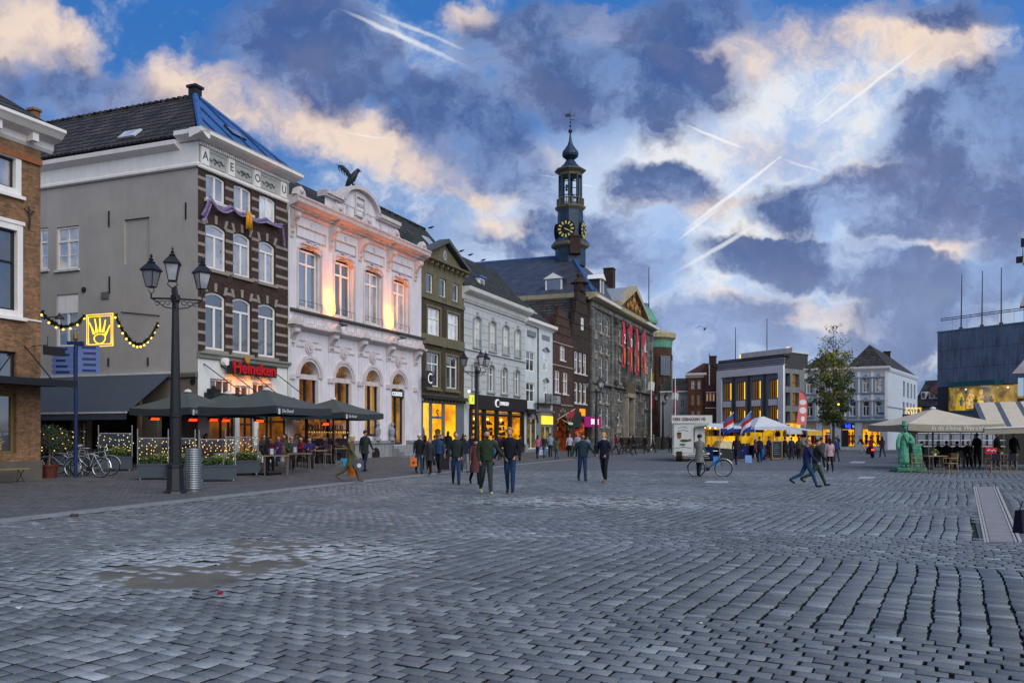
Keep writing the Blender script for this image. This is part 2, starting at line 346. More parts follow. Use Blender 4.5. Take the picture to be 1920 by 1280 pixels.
# ------------------------------------------------------------------ ground and paving
M_sett = None
def sett_material():
    m = bpy.data.materials.new('sett_stone'); m.use_nodes = True; nt = m.node_tree; N = nt.nodes; L = nt.links; b = N['Principled BSDF']
    ge = N.new('ShaderNodeNewGeometry'); at_ = N.new('ShaderNodeAttribute'); at_.attribute_name = 'tone'
    n1 = N.new('ShaderNodeTexNoise'); n1.inputs['Scale'].default_value = .22; n1.inputs['Detail'].default_value = 5; n1.inputs['Roughness'].default_value = .6
    n2 = N.new('ShaderNodeTexNoise'); n2.inputs['Scale'].default_value = 38; n2.inputs['Detail'].default_value = 5; n2.inputs['Roughness'].default_value = .7
    L.new(ge.outputs['Position'], n1.inputs['Vector']); L.new(ge.outputs['Position'], n2.inputs['Vector'])
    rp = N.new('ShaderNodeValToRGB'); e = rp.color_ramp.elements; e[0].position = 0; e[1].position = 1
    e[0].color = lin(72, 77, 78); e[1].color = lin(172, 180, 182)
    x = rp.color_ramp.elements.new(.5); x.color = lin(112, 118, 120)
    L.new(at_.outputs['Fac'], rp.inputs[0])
    def mul(src, fac, lo, hi, a, c):
        mr = N.new('ShaderNodeMapRange'); L.new(fac, mr.inputs[0])
        for i, v in zip((1, 2, 3, 4), (lo, hi, a, c)): mr.inputs[i].default_value = v
        mx = N.new('ShaderNodeMix'); mx.data_type = 'RGBA'; mx.blend_type = 'MULTIPLY'; mx.inputs[0].default_value = 1
        L.new(src, mx.inputs[6]); L.new(mr.outputs[0], mx.inputs[7]); return mx.outputs[2]
    c = mul(rp.outputs[0], n1.outputs['Fac'], .35, .65, .78, 1.12)
    c = mul(c, n2.outputs['Fac'], .3, .7, .62, 1.3)
    L.new(c, b.inputs['Base Color'])
    mr = N.new('ShaderNodeMapRange'); L.new(n1.outputs['Fac'], mr.inputs[0])
    for i, v in zip((1, 2, 3, 4), (.38, .62, .62, .36)): mr.inputs[i].default_value = v
    L.new(mr.outputs[0], b.inputs['Roughness']); b.inputs['Specular IOR Level'].default_value = .5
    bp = N.new('ShaderNodeBump'); bp.inputs['Strength'].default_value = .55; bp.inputs['Distance'].default_value = .008
    L.new(n2.outputs['Fac'], bp.inputs['Height']); L.new(bp.outputs[0], b.inputs['Normal'])
    return m
def ground_base_material():
    """joint sand, and brick-pattern paving beyond the modelled setts"""
    m = bpy.data.materials.new('ground_joint'); m.use_nodes = True; nt = m.node_tree; N = nt.nodes; L = nt.links; b = N['Principled BSDF']
    ge = N.new('ShaderNodeNewGeometry')
    mp = N.new('ShaderNodeMapping'); mp.inputs['Rotation'].default_value = (0, 0, R(-62.5)); L.new(ge.outputs['Position'], mp.inputs[0])
    br = N.new('ShaderNodeTexBrick'); br.inputs['Scale'].default_value = 1; br.inputs['Brick Width'].default_value = .225; br.inputs['Row Height'].default_value = .142; br.inputs['Mortar Size'].default_value = .016
    br.inputs['Color1'].default_value = lin(88, 93, 98); br.inputs['Color2'].default_value = lin(116, 121, 126); br.inputs['Mortar'].default_value = lin(32, 33, 33)
    L.new(mp.outputs[0], br.inputs['Vector'])
    sp = N.new('ShaderNodeSeparateXYZ'); L.new(ge.outputs['Position'], sp.inputs[0])
    far = N.new('ShaderNodeMapRange'); L.new(sp.outputs[1], far.inputs[0]); far.inputs[1].default_value = 39.9; far.inputs[2].default_value = 40.1
    n1 = N.new('ShaderNodeTexNoise'); n1.inputs['Scale'].default_value = 1.2; n1.inputs['Detail'].default_value = 6; L.new(ge.outputs['Position'], n1.inputs['Vector'])
    rp = N.new('ShaderNodeValToRGB'); e = rp.color_ramp.elements; e[0].color = lin(12, 12, 13); e[1].color = lin(30, 38, 22); e[0].position = .45; e[1].position = .62
    L.new(n1.outputs['Fac'], rp.inputs[0])
    mx = N.new('ShaderNodeMix'); mx.data_type = 'RGBA'; L.new(far.outputs[0], mx.inputs[0]); L.new(rp.outputs[0], mx.inputs[6]); L.new(br.outputs['Color'], mx.inputs[7])
    L.new(mx.outputs[2], b.inputs['Base Color']); b.inputs['Roughness'].default_value = .8
    return m
M_sett = sett_material(); M_joint = ground_base_material()
g = MB(); g.add([(-400, -60, -.035), (400, -60, -.035), (400, 40, -.035), (-400, 40, -.035), (400, 40, 0), (-400, 40, 0), (400, 900, 0), (-400, 900, 0)], [(0, 1, 2, 3), (3, 2, 4, 5), (5, 4, 6, 7)])
ground = g.build('ground', M_joint, kind='structure')
D1 = np.array([math.cos(R(62.5)), math.sin(R(62.5))]); D2 = np.array([D1[1], -D1[0]])
KY = np.array([k[0] for k in KERB]); KX = np.array([k[1] for k in KERB])
# drain strip corner points (x, y)
DR = [(7.34, 13.27), (7.94, 13.27), (15.66, 27.5), (14.86, 27.5)]
def in_drain(x, y):
    t = (y-13.27)/(27.5-13.27)
    return (t > -.005) & (t < 1.005) & (x > 7.34+t*(14.86-7.34)-.05) & (x < 7.94+t*(15.66-7.94)+.05)
def pg(px, py):
    Y = F*H0/(py-CY); return ((px-CX)/F*Y, Y)
PATCH = [(300, 1080, 1.25), (505, 1052, 1.2), (510, 1024, 1.3), (648, 1035, .7), (1062, 938, 1.6), (1165, 942, 1.8)]
SHEEN = [(200, 1235, .9), (110, 1200, .5), (330, 1180, .8), (560, 1155, .7), (640, 1180, .6), (430, 1240, .6), (700, 1075, 1.0), (900, 1000, 1.6), (60, 1130, .8), (240, 1040, 1.0)]  # spots where a wet sheen is painted into the sett tone
def make_setts():
    rng = np.random.default_rng(3); cs = []
    LA, SA = .225, .142            # long and short side of a sett with its joint
    t = -3.0; band = 0
    while t < 66:
        typ = band % 2; k = round((3.3 if typ == 0 else 4.2)/SA); w = k*SA
        for r in range(k):
            tt = t+(r+.5)*SA
            if typ == 0: ss = np.arange(-46, 42, LA)+(LA/2 if r % 2 else 0)+rng.normal(0, .018)
            else: ss = np.arange(-46, 42, LA)+rng.normal(0, .003)
            cs.append(np.stack([ss+rng.normal(0, .004, len(ss)), np.full_like(ss, tt), np.full_like(ss, typ)], 1))
        t += w; band += 1
    c = np.concatenate(cs)
    wob = .012*np.sin(c[:, 0]*.6+c[:, 1]*.35)+.02*np.sin(c[:, 0]*.37+2+c[:, 1]*.8)
    tt = c[:, 1]+wob; ss = c[:, 0]+.02*np.sin(c[:, 1]*.8+c[:, 0]*.2)+.01*np.sin(c[:, 1]*2.3+1)
    P = ss[:, None]*D2+tt[:, None]*D1; x, y = P[:, 0], P[:, 1]
    kx = np.interp(y, KY, KX); keep = (y > 4.6) & (y < 40) & (x > kx+.3) & (np.abs(x) < .66*y+1.2) & ~in_drain(x, y)
    c = c[keep]; P = P[keep]; n = len(P)
    ang = math.atan2(D2[1], D2[0])+np.arctan(.03*np.cos(c[:, 0]*.9+c[:, 1]*.35))+rng.normal(0, .018, n)
    gap = np.where(c[:, 2] > 0, .0095, .0075)
    a = LA/2-gap-rng.uniform(0, .005, n); b = SA/2-np.where(c[:, 2] > 0, .005, .007)-rng.uniform(0, .004, n)
    ca, sa = np.cos(ang), np.sin(ang); hz = rng.normal(0, .0022, n); tone = np.clip(rng.normal(.44, .12, n), 0, 1)
    for px, py, r in PATCH:
        q = pg(px, py); d = np.hypot((P[:, 0]-q[0])/1.5, P[:, 1]-q[1]); nr = d < r*1.25
        hz += np.where(nr & (rng.random(n) < .42), .009, 0); tone += .24*np.clip(1.5-d/r, 0, 1)  # tone lifted near the sand: wet shine painted into the stone colour
    for px, py, r in SHEEN:
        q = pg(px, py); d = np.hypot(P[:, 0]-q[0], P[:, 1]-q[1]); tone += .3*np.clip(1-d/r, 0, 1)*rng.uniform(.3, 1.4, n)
    sx = np.array([-1, 1, 1, -1]); sy = np.array([-1, -1, 1, 1]); V = np.zeros((n, 8, 3)); j = rng.normal(0, .003, (n, 4, 2))
    for i in range(4):
        for lvl in range(2):
            ins = .006 if lvl else 0
            lx = sx[i]*(a-ins)+j[:, i, 0]; ly = sy[i]*(b-ins)+j[:, i, 1]
            V[:, lvl*4+i, 0] = P[:, 0]+ca*lx-sa*ly; V[:, lvl*4+i, 1] = P[:, 1]+sa*lx+ca*ly
            V[:, lvl*4+i, 2] = (-.007 if lvl == 0 else 0)+hz+(rng.normal(0, .001, n) if lvl else 0)
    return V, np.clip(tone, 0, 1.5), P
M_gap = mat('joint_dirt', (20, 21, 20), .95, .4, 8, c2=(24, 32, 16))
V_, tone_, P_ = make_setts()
FACES = [(4, 5, 6, 7), (0, 1, 5, 4), (1, 2, 6, 5), (2, 3, 7, 6), (3, 0, 4, 7)]
def sett_mesh(name, V, tone):
    n = len(V); Vv = V.copy().reshape(-1, 3)
    # a low skirt reaching into the joint
    me = bpy.data.meshes.new(name)
    low = V[:, :4].copy(); low[:, :, 2] = -.034
    allv = np.concatenate([V, low], 1).reshape(-1, 3)
    fi = np.array(FACES+[(8, 9, 1, 0), (9, 10, 2, 1), (10, 11, 3, 2), (11, 8, 0, 3)])
    f = (fi[None]+12*np.arange(n)[:, None, None]).reshape(-1, 4)
    me.vertices.add(len(allv)); me.vertices.foreach_set('co', allv.ravel())
    me.loops.add(f.size); me.loops.foreach_set('vertex_index', f.ravel().astype(np.int32))
    me.polygons.add(len(f)); me.polygons.foreach_set('loop_start', np.arange(0, f.size, 4, dtype=np.int32)); me.polygons.foreach_set('loop_total', np.full(len(f), 4, np.int32))
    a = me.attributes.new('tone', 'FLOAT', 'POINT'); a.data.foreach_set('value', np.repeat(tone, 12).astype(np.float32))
    me.materials.append(M_sett); me.materials.append(M_gap)
    me.polygons.foreach_set('material_index', np.tile(np.array([0, 0, 0, 0, 0, 1, 1, 1, 1], np.int32), n)); me.update(calc_edges=True); me.validate()
    return me
inview = np.abs(P_[:, 0]) < .6*P_[:, 1]+.05
low_ok = P_[:, 1] > 5.72
score = np.where(inview & low_ok, P_[:, 1], 1e9)
order = np.argsort(score); near = order[:300]
rest = np.ones(len(P_), bool); rest[near] = False
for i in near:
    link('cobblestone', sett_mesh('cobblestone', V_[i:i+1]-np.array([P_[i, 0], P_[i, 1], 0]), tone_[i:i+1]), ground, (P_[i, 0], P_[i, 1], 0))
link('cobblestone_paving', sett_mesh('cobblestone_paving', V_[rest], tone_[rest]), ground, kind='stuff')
# pavement along the houses: a sheet rising to the facades, laid in small pavers, with a pale stone edge
M_pave = brickmat('pavement_brick', (106, 106, 106), (88, 88, 90), (54, 54, 54), .21, .105, .008, .22, 0, .75, .35)
def pave_mat():
    m = M_pave; N = m.node_tree.nodes; L = m.node_tree.links
    ge = N.new('ShaderNodeNewGeometry'); mp = N.new('ShaderNodeMapping'); mp.inputs['Rotation'].default_value = (0, 0, R(-67)); L.new(ge.outputs['Position'], mp.inputs[0])
    for nd in N:
        if nd.bl_idname == 'ShaderNodeTexBrick': L.new(mp.outputs[0], nd.inputs['Vector'])
pave_mat()
g = MB(); rows = []
ys = [2, 6, 10, 14, 18, 22, 26, 30, 34, 38, 42, 46, 50, 55, 60, 66, 72, 80, 90, 100, 115, 130]
for y in ys:
    kx = interp(KERB, y, 1); fx = interp(FACADE, y, 1); xs = [kx+.02-.5*0]
    xs = [kx-.32+(fx-kx+.32)*i/6 for i in range(7)]+[fx-3, fx-60]
    rows.append([(x, y, max(.0205, gz(x, y)+.004) if x > fx-2 else interp(FACADE, y, 2)+.004) for x in xs])
nv = len(rows[0]); vs = [p for r in rows for p in r]
g.add(vs, [(i*nv+j+1, i*nv+j, (i+1)*nv+j, (i+1)*nv+j+1) for i in range(len(rows)-1) for j in range(nv-1)])
g.build('pavement', M_pave, kind='structure')
M_kerb = mat('kerb_stone', (122, 128, 134), .8, .2, 3, .3)
kr = link('kerb', None, kind='structure')
y = 8.0
while y < 60:
    y2 = y+1.0
    a = Vector((interp(KERB, y, 1), y+.012, 0)); b = Vector((interp(KERB, y2, 1), y2-.012, 0))
    k = MB(); k.add([(a.x-.32, a.y, -.03), (a.x, a.y, -.03), (b.x, b.y, -.03), (b.x-.32, b.y, -.03), (a.x-.31, a.y+.01, .03), (a.x-.015, a.y+.01, .026), (b.x-.015, b.y-.01, .026), (b.x-.31, b.y-.01, .03)],
          [(4, 5, 6, 7), (0, 1, 5, 4), (1, 2, 6, 5), (2, 3, 7, 6), (3, 0, 4, 7)])
    if y < 34: k.build('kerb_stone', M_kerb, kr)
    else: k.build('kerb_stone', M_kerb, kr)
    y = y2
# drain strip of pale slabs with metal edge bars
M_slab = mat('pale_slab', (138, 136, 138), .75, .12, 4, .25, streak=.1); M_bar = mat('slab_edge', (168, 164, 158), .6, .12, 5, .1)
M_gap = mat('dark_gap', (30, 31, 33), .9)
dr = link('drain_strip', None, kind='structure')
k = MB(); k.add([(7.2, 13.12, -.009), (8.08, 13.12, -.009), (15.82, 27.6, -.009), (14.7, 27.6, -.009)], [(0, 1, 2, 3)]); k.build('gap_bed', mat('strip_bed', (84, 88, 92), .85, .3, 9, .4), dr)
NS = 11
def dpt(s, t): # s across 0..1, t along 0..1
    a = np.array(DR[0])*(1-s)+np.array(DR[1])*s; b = np.array(DR[3])*(1-s)+np.array(DR[2])*s; q = a*(1-t)+b*t; return q
def dquad(s0, s1, t0, t1, z, name, m_):
    q = [dpt(s0, t0), dpt(s1, t0), dpt(s1, t1), dpt(s0, t1)]
    kk = MB(); kk.add([(p[0], p[1], -.02) for p in q]+[(p[0], p[1], z) for p in q], [(4, 5, 6, 7), (0, 1, 5, 4), (1, 2, 6, 5), (2, 3, 7, 6), (3, 0, 4, 7)]); kk.build(name, m_, dr)
for i in range(NS):
    t0, t1 = i/NS+.003, (i+1)/NS-.003
    dquad(.16, .78, t0, t1, .004+.002*(i % 2), 'slab', M_slab)
dquad(.0, .06, 0, 1, .007, 'edge_bar', M_bar); dquad(.08, .14, 0, 1, .005, 'edge_bar', M_bar)
dquad(.80, .86, 0, 1, .005, 'edge_bar', M_bar); dquad(.9, .99, 0, 1, .009, 'edge_bar', M_bar)
# sand patches on the setts, still damp
M_sand = mat('damp_sand', (104, 99, 84), .6, .25, 1.5, .4, 40, spec=.6, c2=(80, 77, 66))
def patch(cx, cy, pts, label, z=.006):
    from mathutils import noise as MN
    mb = MB(); n = len(pts); xs = [p[0] for p in pts]; ys = [p[1] for p in pts]; st = .055; nx = int((max(xs)-min(xs)+.6)/st); ny = int((max(ys)-min(ys)+.6)/st); V = []; ok = []
    for j in range(ny):
        for i in range(nx):
            x, y = min(xs)-.3+i*st, min(ys)-.3+j*st; ins = False; dm = 9
            for k in range(n):
                (x1, y1), (x2, y2) = pts[k], pts[(k+1) % n]
                if (y1 > y) != (y2 > y) and x < (x2-x1)*(y-y1)/(y2-y1)+x1: ins = not ins
                t = max(0, min(1, ((x-x1)*(x2-x1)+(y-y1)*(y2-y1))/((x2-x1)**2+(y2-y1)**2))); dm = min(dm, math.hypot(x-x1-t*(x2-x1), y-y1-t*(y2-y1)))
            sd = (dm if ins else -dm)+.1+.2*MN.noise((x*2.2, y*2.2, 1)); h = min(.0095, -.007+sd*.12)+.0035*MN.noise((x*6, y*6, 3)); V.append((x, y, h)); ok.append(sd > -.1)
    mb.add(V, [(j*nx+i, j*nx+i+1, (j+1)*nx+i+1, (j+1)*nx+i) for j in range(ny-1) for i in range(nx-1) if ok[j*nx+i] and ok[j*nx+i+1] and ok[(j+1)*nx+i]])
    mb.build('sand_patch', M_sand, None, label=label, cat='sand', smooth=True)
patch(*pg(300, 1078), [pg(*q) for q in [(165, 1075), (230, 1100), (400, 1103), (470, 1085), (420, 1062), (300, 1055)]], 'large damp sand patch spread over the cobbles nearest the viewer')
patch(*pg(500, 1050), [pg(*q) for q in [(400, 1052), (450, 1075), (540, 1068), (620, 1046), (560, 1030), (440, 1036)]], 'damp sand patch beside the pale flat slab on the cobbles', .004)
patch(*pg(510, 1020), [pg(*q) for q in [(430, 1022), (500, 1038), (575, 1034), (590, 1022), (520, 1010), (440, 1012)]], 'farther damp sand patch behind the pale slab on the cobbles', .004)
patch(*pg(645, 1033), [pg(*q) for q in [(615, 1036), (650, 1044), (690, 1036), (670, 1026), (630, 1026)]], 'small damp sand patch right of the others on the cobbles', .002)
patch(*pg(1062, 937), [pg(*q) for q in [(1022, 939), (1060, 943), (1100, 938), (1085, 932), (1040, 932)]], 'small sandy patch on the cobbles in the middle of the square', .004)
patch(*pg(1165, 941), [pg(*q) for q in [(1130, 942), (1160, 949), (1200, 943), (1190, 935), (1150, 935)]], 'small wet sandy patch right of its twin mid square', .004)
k = MB(); q = [pg(480, 1046), pg(505, 1040), pg(540, 1044), pg(515, 1052)]
k.hprism([(x, y) for x, y in q], -.01, .013); k.build('flat_slab', mat('slab_white', (180, 176, 180), .5, .1), label='pale flat slab set in the cobbles among the sand patches', cat='slab')
M_red = mat('red_litter', (170, 20, 40), .6); M_whitel = mat('white_litter', (215, 215, 215), .6)
def litter(px, py, m_, s, label):
    x, y = pg(px, py); k = MB(); rng = random.Random(px)
    V = [(x+rng.uniform(-s, s), y+rng.uniform(-s, s)*.8, .012+rng.uniform(0, s*.5)) for _ in range(9)]
    k.add(V, [(0, 1, 2), (2, 3, 4), (4, 5, 0), (5, 6, 7), (7, 8, 1), (3, 6, 8)]); k.build('litter', m_, label=label, cat='litter')
litter(411, 1115, M_red, .07, 'crumpled red paper scrap on the cobbles'); litter(38, 1145, M_whitel, .09, 'white paper scrap at the left on the cobbles')
litter(228, 1127, M_whitel, .03, 'tiny white scrap between the red paper and the left scrap'); litter(648, 1197, M_whitel, .02, 'tiny white scrap on the nearest middle cobbles')
litter(1315, 1171, M_whitel, .025, 'white scrap on the nearest cobbles right of centre'); litter(1275, 1166, M_whitel, .02, 'smaller white scrap just left of another scrap')
litter(458, 1122, M_whitel, .02, 'tiny white scrap just right of the red paper')
def iron(pts, name, label, m_):
    k = MB(); q = [pg(*p) for p in pts]; k.hprism([(x, y) for x, y in q], -.01, .034 if q[0][0] < -5 else .008); k.build(name, m_, label=label, cat='cover')
M_iron = mat('rusty_iron', (70, 54, 48), .7, .3, 8)
iron([(236, 936), (285, 937), (300, 933), (255, 932)], 'manhole_cover', 'rusty iron cover in the pavement near the front street lamp', M_iron)
iron([(130, 969), (146, 969), (148, 965.5), (133, 965.5)], 'kerb_drain', 'small rusty drain slot set into the kerb edge', M_iron)
M_plate = mat('metal_plate', (170, 172, 178), .4, .15)
for (a, b, y, l) in [(1320, 1364, 903, 'pale metal plate in the cobbles near the bicycle wheel'), (1608, 1638, 895, 'pale metal plate in the cobbles left of the green statue'), (1592, 1620, 866, 'pale worn plate in the far cobbles before the shops')]:
    iron([(a, y+1.5), (b, y+1.5), (b+3, y-1.2), (a+6, y-1.2)], 'ground_plate', l, M_plate)
# ------------------------------------------------------------------ building helpers
class Fac:
    """a facade standing between two ground points, each found from its photo column and scale (pixels per metre)"""
    def __init__(s, pA, kA, pB, kB):
        s.A = gp(pA, kA); s.B = gp(pB, kB); d = s.B-s.A; s.L = d.length; s.u = d/s.L; s.rz = math.atan2(s.u.y, s.u.x)
    def x(s, px):
        c = (px-CX)/F; # A.x+t*u.x = c*(A.y+t*u.y)
        return (c*s.A.y-s.A.x)/(s.u.x-c*s.u.y)
    def z(s, px, py):
        return H0+(CY-py)/F*(s.A.y+s.x(px)*s.u.y)
    def r(s, x0, x1, y0, y1, ref=None):
        """rectangle from photo columns and rows (rows read at the left column)"""
        q = x0 if ref is None else ref
        return (s.x(x0), s.x(x1), s.z(q, y1), s.z(q, y0))
def xprism(mb, prof, x0, x1, k=None):
    n = len(prof)
    return mb.add([(x0, y, z) for y, z in prof]+[(x1, y, z) for y, z in prof],
        [tuple(range(n-1, -1, -1)), tuple(range(n, 2*n))]+[(i, (i+1) % n, (i+1) % n+n, i+n) for i in range(n)], k)
MB.xprism = lambda s, prof, x0, x1, k=None: xprism(s, prof, x0, x1, k)
def arch_fill(mb, x0, x1, z1, rise, y0, y1, n=10, k=None):
    """fill the two corners above an arch that springs at z1-rise and peaks at z1"""
    c = (x0+x1)/2; hw = (x1-x0)/2
    if rise >= hw*.98: pts = [(c-hw*math.cos(math.pi*i/n), z1-rise+rise*math.sin(math.pi*i/n)) for i in range(n+1)]
    else:
        Rr = (hw*hw+rise*rise)/(2*rise); a = math.asin(hw/Rr)
        pts = [(c+Rr*math.sin(-a+2*a*i/n), z1-Rr+Rr*math.cos(-a+2*a*i/n)) for i in range(n+1)]
    for i in range(n):
        (xa, za), (xb, zb) = pts[i], pts[i+1]
        mb.prism([(xa, za), (xb, zb), (xb, z1+.001), (xa, z1+.001)], y0, y1, k)
    return pts
def wall(root, x0, x1, z0, z1, holes, m_, T=None, th=.28, name='wall', arches=(), y=0.0):
    mb = MB(T); xs = sorted({x0, x1, *[h[0] for h in holes], *[h[1] for h in holes]}); zs = sorted({z0, z1, *[h[2] for h in holes], *[h[3] for h in holes]})
    xs = [v for v in xs if x0-1e-6 <= v <= x1+1e-6]; zs = [v for v in zs if z0-1e-6 <= v <= z1+1e-6]
    for a, b in zip(xs, xs[1:]):
        run = None
        for c, d in zip(zs, zs[1:]):
            mx, mz = (a+b)/2, (c+d)/2
            solid = not any(h[0] < mx < h[1] and h[2] < mz < h[3] for h in holes)
            if solid: run = [run[0], d] if run else [c, d]
            if (not solid or d == zs[-1]) and run:
                mb.add([(a, y, run[0]), (b, y, run[0]), (b, y, run[1]), (a, y, run[1])], [(0, 1, 2, 3)]); run = None
    for (a, b, c, d, *_) in holes:
        Y = y+th
        mb.add([(a, y, c), (b, y, c), (b, y, d), (a, y, d), (a, Y, c), (b, Y, c), (b, Y, d), (a, Y, d)], [(0, 4, 5, 1), (1, 5, 6, 2), (2, 6, 7, 3), (3, 7, 4, 0)])
    for (a, b, d, rise) in arches: arch_fill(mb, a, b, d, rise, y, y+th)
    return mb.build(name, m_, root)
def win(root, x0, x1, z0, z1, fm, gm, T=None, cols=2, tr=(), fw=.07, bw=.035, yr=.1, sill=None, rise=0, subcols=1, topcols=None, name='window', barrows=()):
    """sash window: frame + bars (one object), pane as a sub-part; tr = transom heights as fractions of the height"""
    mb = MB(T); y0, y1 = yr, yr+.07
    mb.box(x0+.002, x0+fw, y0, y1, z0+.002, z1-.002); mb.box(x1-fw, x1-.002, y0, y1, z0+.002, z1-.002)
    mb.box(x0+fw, x1-fw, y0+.002, y1, z0+.002, z0+fw); mb.box(x0+fw, x1-fw, y0+.002, y1, z1-fw, z1-.002)
    zt = [z0+fw]+[z0+(z1-z0)*t for t in tr]+[z1-fw]
    for t in zt[1:-1]: mb.box(x0+fw, x1-fw, y0-.012, y1+.002, t-fw*.45, t+fw*.45)
    for k in range(1, cols):
        xm = lerp(x0, x1, k/cols); top = zt[-1] if topcols is None else zt[1] if len(zt) > 2 else zt[-1]
        mb.box(xm-fw*.55, xm+fw*.55, y0-.006, y1+.003, z0+fw, top)
    if topcols and len(zt) > 2:
        for k in range(1, topcols):
            xm = lerp(x0, x1, k/topcols); mb.box(xm-bw/2, xm+bw/2, y0+.015, y1-.01, zt[-2], zt[-1])
    for t in barrows:
        zz = z0+(z1-z0)*t; mb.box(x0+fw, x1-fw, y0+.018, y1-.012, zz-bw/2, zz+bw/2)
    for k in range(cols*(subcols) if subcols > 1 else 0):
        if k % subcols: xm = lerp(x0, x1, k/(cols*subcols)); mb.box(xm-bw/2, xm+bw/2, y0+.016, y1-.014, z0+fw, zt[-1])
    if rise: arch_fill(mb, x0+fw, x1-fw, z1-fw, rise*.8, y0+.004, y1-.004, 6)
    if sill: mb.box(x0-.06, x1+.06, -.09, yr, z0-.09, z0-.002)
    w = mb.build(name, fm, root)
    pb = MB(T); yp = y0+.045
    pb.add([(x0+fw*.5, yp, z0+fw*.5), (x1-fw*.5, yp, z0+fw*.5), (x1-fw*.5, yp, z1-fw*.5), (x0+fw*.5, yp, z1-fw*.5)], [(0, 1, 2, 3)])
    pb.build('pane', gm, w)
    return w
def box(root, name, m_, *b, T=None):
    return MB(T).box(*b).build(name, m_, root)
def cornice(root, x0, x1, z, prof, m_, T=None, name='cornice', ends=0):
    """prof: (projection, height above z) from the bottom up"""
    mb = MB(T); p = [(.02, z+prof[0][1])]+[(-a, z+b) for a, b in prof]+[(.02, z+prof[-1][1])]
    mb.xprism(p, x0-ends, x1+ends); return mb.build(name, m_, root)
def frame_ring(mb, x0, x1, z0, z1, w, y0, y1):
    mb.box(x0, x1, y0, y1, z0, z0+w); mb.box(x0, x1, y0, y1, z1-w, z1); mb.box(x0, x0+w, y0, y1, z0+w, z1-w); mb.box(x1-w, x1, y0, y1, z0+w, z1-w); return mb
def body(root, L, D, z1, m_, y0=.3, z0=-.3, name='side_wall'):
    """closed volume behind the facade"""
    mb = MB(); mb.add([(0, 0, z0), (L, 0, z0), (L, D, z0), (0, D, z0), (0, 0, z1), (L, 0, z1), (L, D, z1), (0, D, z1)], [(1, 2, 6, 5), (2, 3, 7, 6), (3, 0, 4, 7)])
    mb.add([(.02, y0, z0), (L-.02, y0, z0), (L-.02, y0, z1), (.02, y0, z1)], [(0, 1, 2, 3)])
    return mb.build(name, m_, root)
def interior(root, x0, x1, z0, z1, depth, wall_m, yf=.08, items=(), T=None):
    """a lit shop room behind the glass"""
    mb = MB(T)
    mb.add([(x0, yf, z0), (x1, yf, z0), (x1, yf, z1), (x0, yf, z1), (x0, depth, z0), (x1, depth, z0), (x1, depth, z1), (x0, depth, z1)],
           [(4, 5, 6, 7), (0, 3, 7, 4), (1, 5, 6, 2), (0, 4, 5, 1), (3, 2, 6, 7)])
    return mb.build('interior', wall_m, root)
def pitched(root, name, m_, quads, T=None, th=.12):
    """roof planes, each a thick slab: list of 3- or 4-point polygons, counter-clockwise from outside"""
    mb = MB(T)
    for q in quads:
        q = [Vector(p) for p in q]; nrm = (q[1]-q[0]).cross(q[-1]-q[0]).normalized(); n = len(q)
        mb.add([p for p in q]+[p-nrm*th for p in q], [tuple(range(n)), tuple(range(2*n-1, n-1, -1))]+[(i, i+n, (i+1) % n+n, (i+1) % n) for i in range(n)])
    return mb.build(name, m_, root)
def skylight(root, c, u, v, w, h, m1, m2):
    """roof window lying on a slope: centre c, unit directions u (across) and v (up the slope)"""
    c, u, v = Vector(c), Vector(u).normalized(), Vector(v).normalized(); n = u.cross(v).normalized()
    def slab(a, b, o0, o1):
        p = [c-u*a-v*b, c+u*a-v*b, c+u*a+v*b, c-u*a+v*b]
        mb = MB(); mb.add([q+n*o0 for q in p]+[q+n*o1 for q in p], [(3, 2, 1, 0), (4, 5, 6, 7), (0, 1, 5, 4), (1, 2, 6, 5), (2, 3, 7, 6), (3, 0, 4, 7)]); return mb
    s = slab(w/2, h/2, 0, .08).build('skylight', m1, root); slab(w/2-.07, h/2-.07, .082, .09).build('pane', m2, s); return s
def chimney(root, x, y, z0, z1, w, m_, cap=None):
    mb = MB(); mb.box(x-w/2, x+w/2, y-w/2, y+w/2, z0, z1-.12); mb.box(x-w/2-.07, x+w/2+.07, y-w/2-.07, y+w/2+.07, z1-.12, z1)
    return mb.build('chimney', m_, root)
WHITE = mat('white_paint', (236, 234, 230), .5, .06, 3, .05, streak=.08)
CREAM = mat('cream_paint', (212, 214, 208), .6, .1, 2, .1, streak=.18)
TRIM = mat('pale_trim', (205, 210, 210), .6, .1, 2, .1, streak=.2)
GL_DARK = glass('glass_dark', (34, 38, 42), .22)
GL_SKY = glass('glass_sky', (158, 152, 156), .42, tint=(1, .94, .9, 1))
GL_BRIGHT = glass('glass_bright', (225, 225, 215), .45, em=(225, 230, 220), es=.28)  # pale base and slight glow paint a bright sky reflection into the pane
GL_LIT = glass('glass_lit', (200, 150, 60), .2, em=(230, 160, 50), es=.55)
BLACK = mat('black_metal', (22, 24, 27), .45, .2, 4, .05, spec=.5)
IRON = mat('wrought_iron', (28, 30, 32), .5, .2, 5)
LITW = emis('lit_room_warm', (250, 172, 10), 1.15, scale=1.6, c2=(120, 64, 6))
LITW2 = emis('lit_room_gold', (255, 200, 20), 1.2, scale=.8, c2=(196, 112, 8))
LITDIM = emis('lit_room_dim', (160, 92, 18), .55, scale=1.2, c2=(30, 20, 12))
LAMPW = emis('warm_bulb', (255, 222, 140), 4)
SHOPG = clearglass()
DARKROOM = mat('dark_room', (24, 22, 22), .9)
PANT = brickmat('black_pantiles', (92, 88, 86), (54, 52, 54), (10, 10, 12), .26, .3, .045, .4, .1, .8, 1.0, .5)
PANT2 = brickmat('grey_pantiles', (84, 86, 82), (56, 60, 58), (12, 13, 13), .26, .32, .045, .4, .15, .8, 1.0)
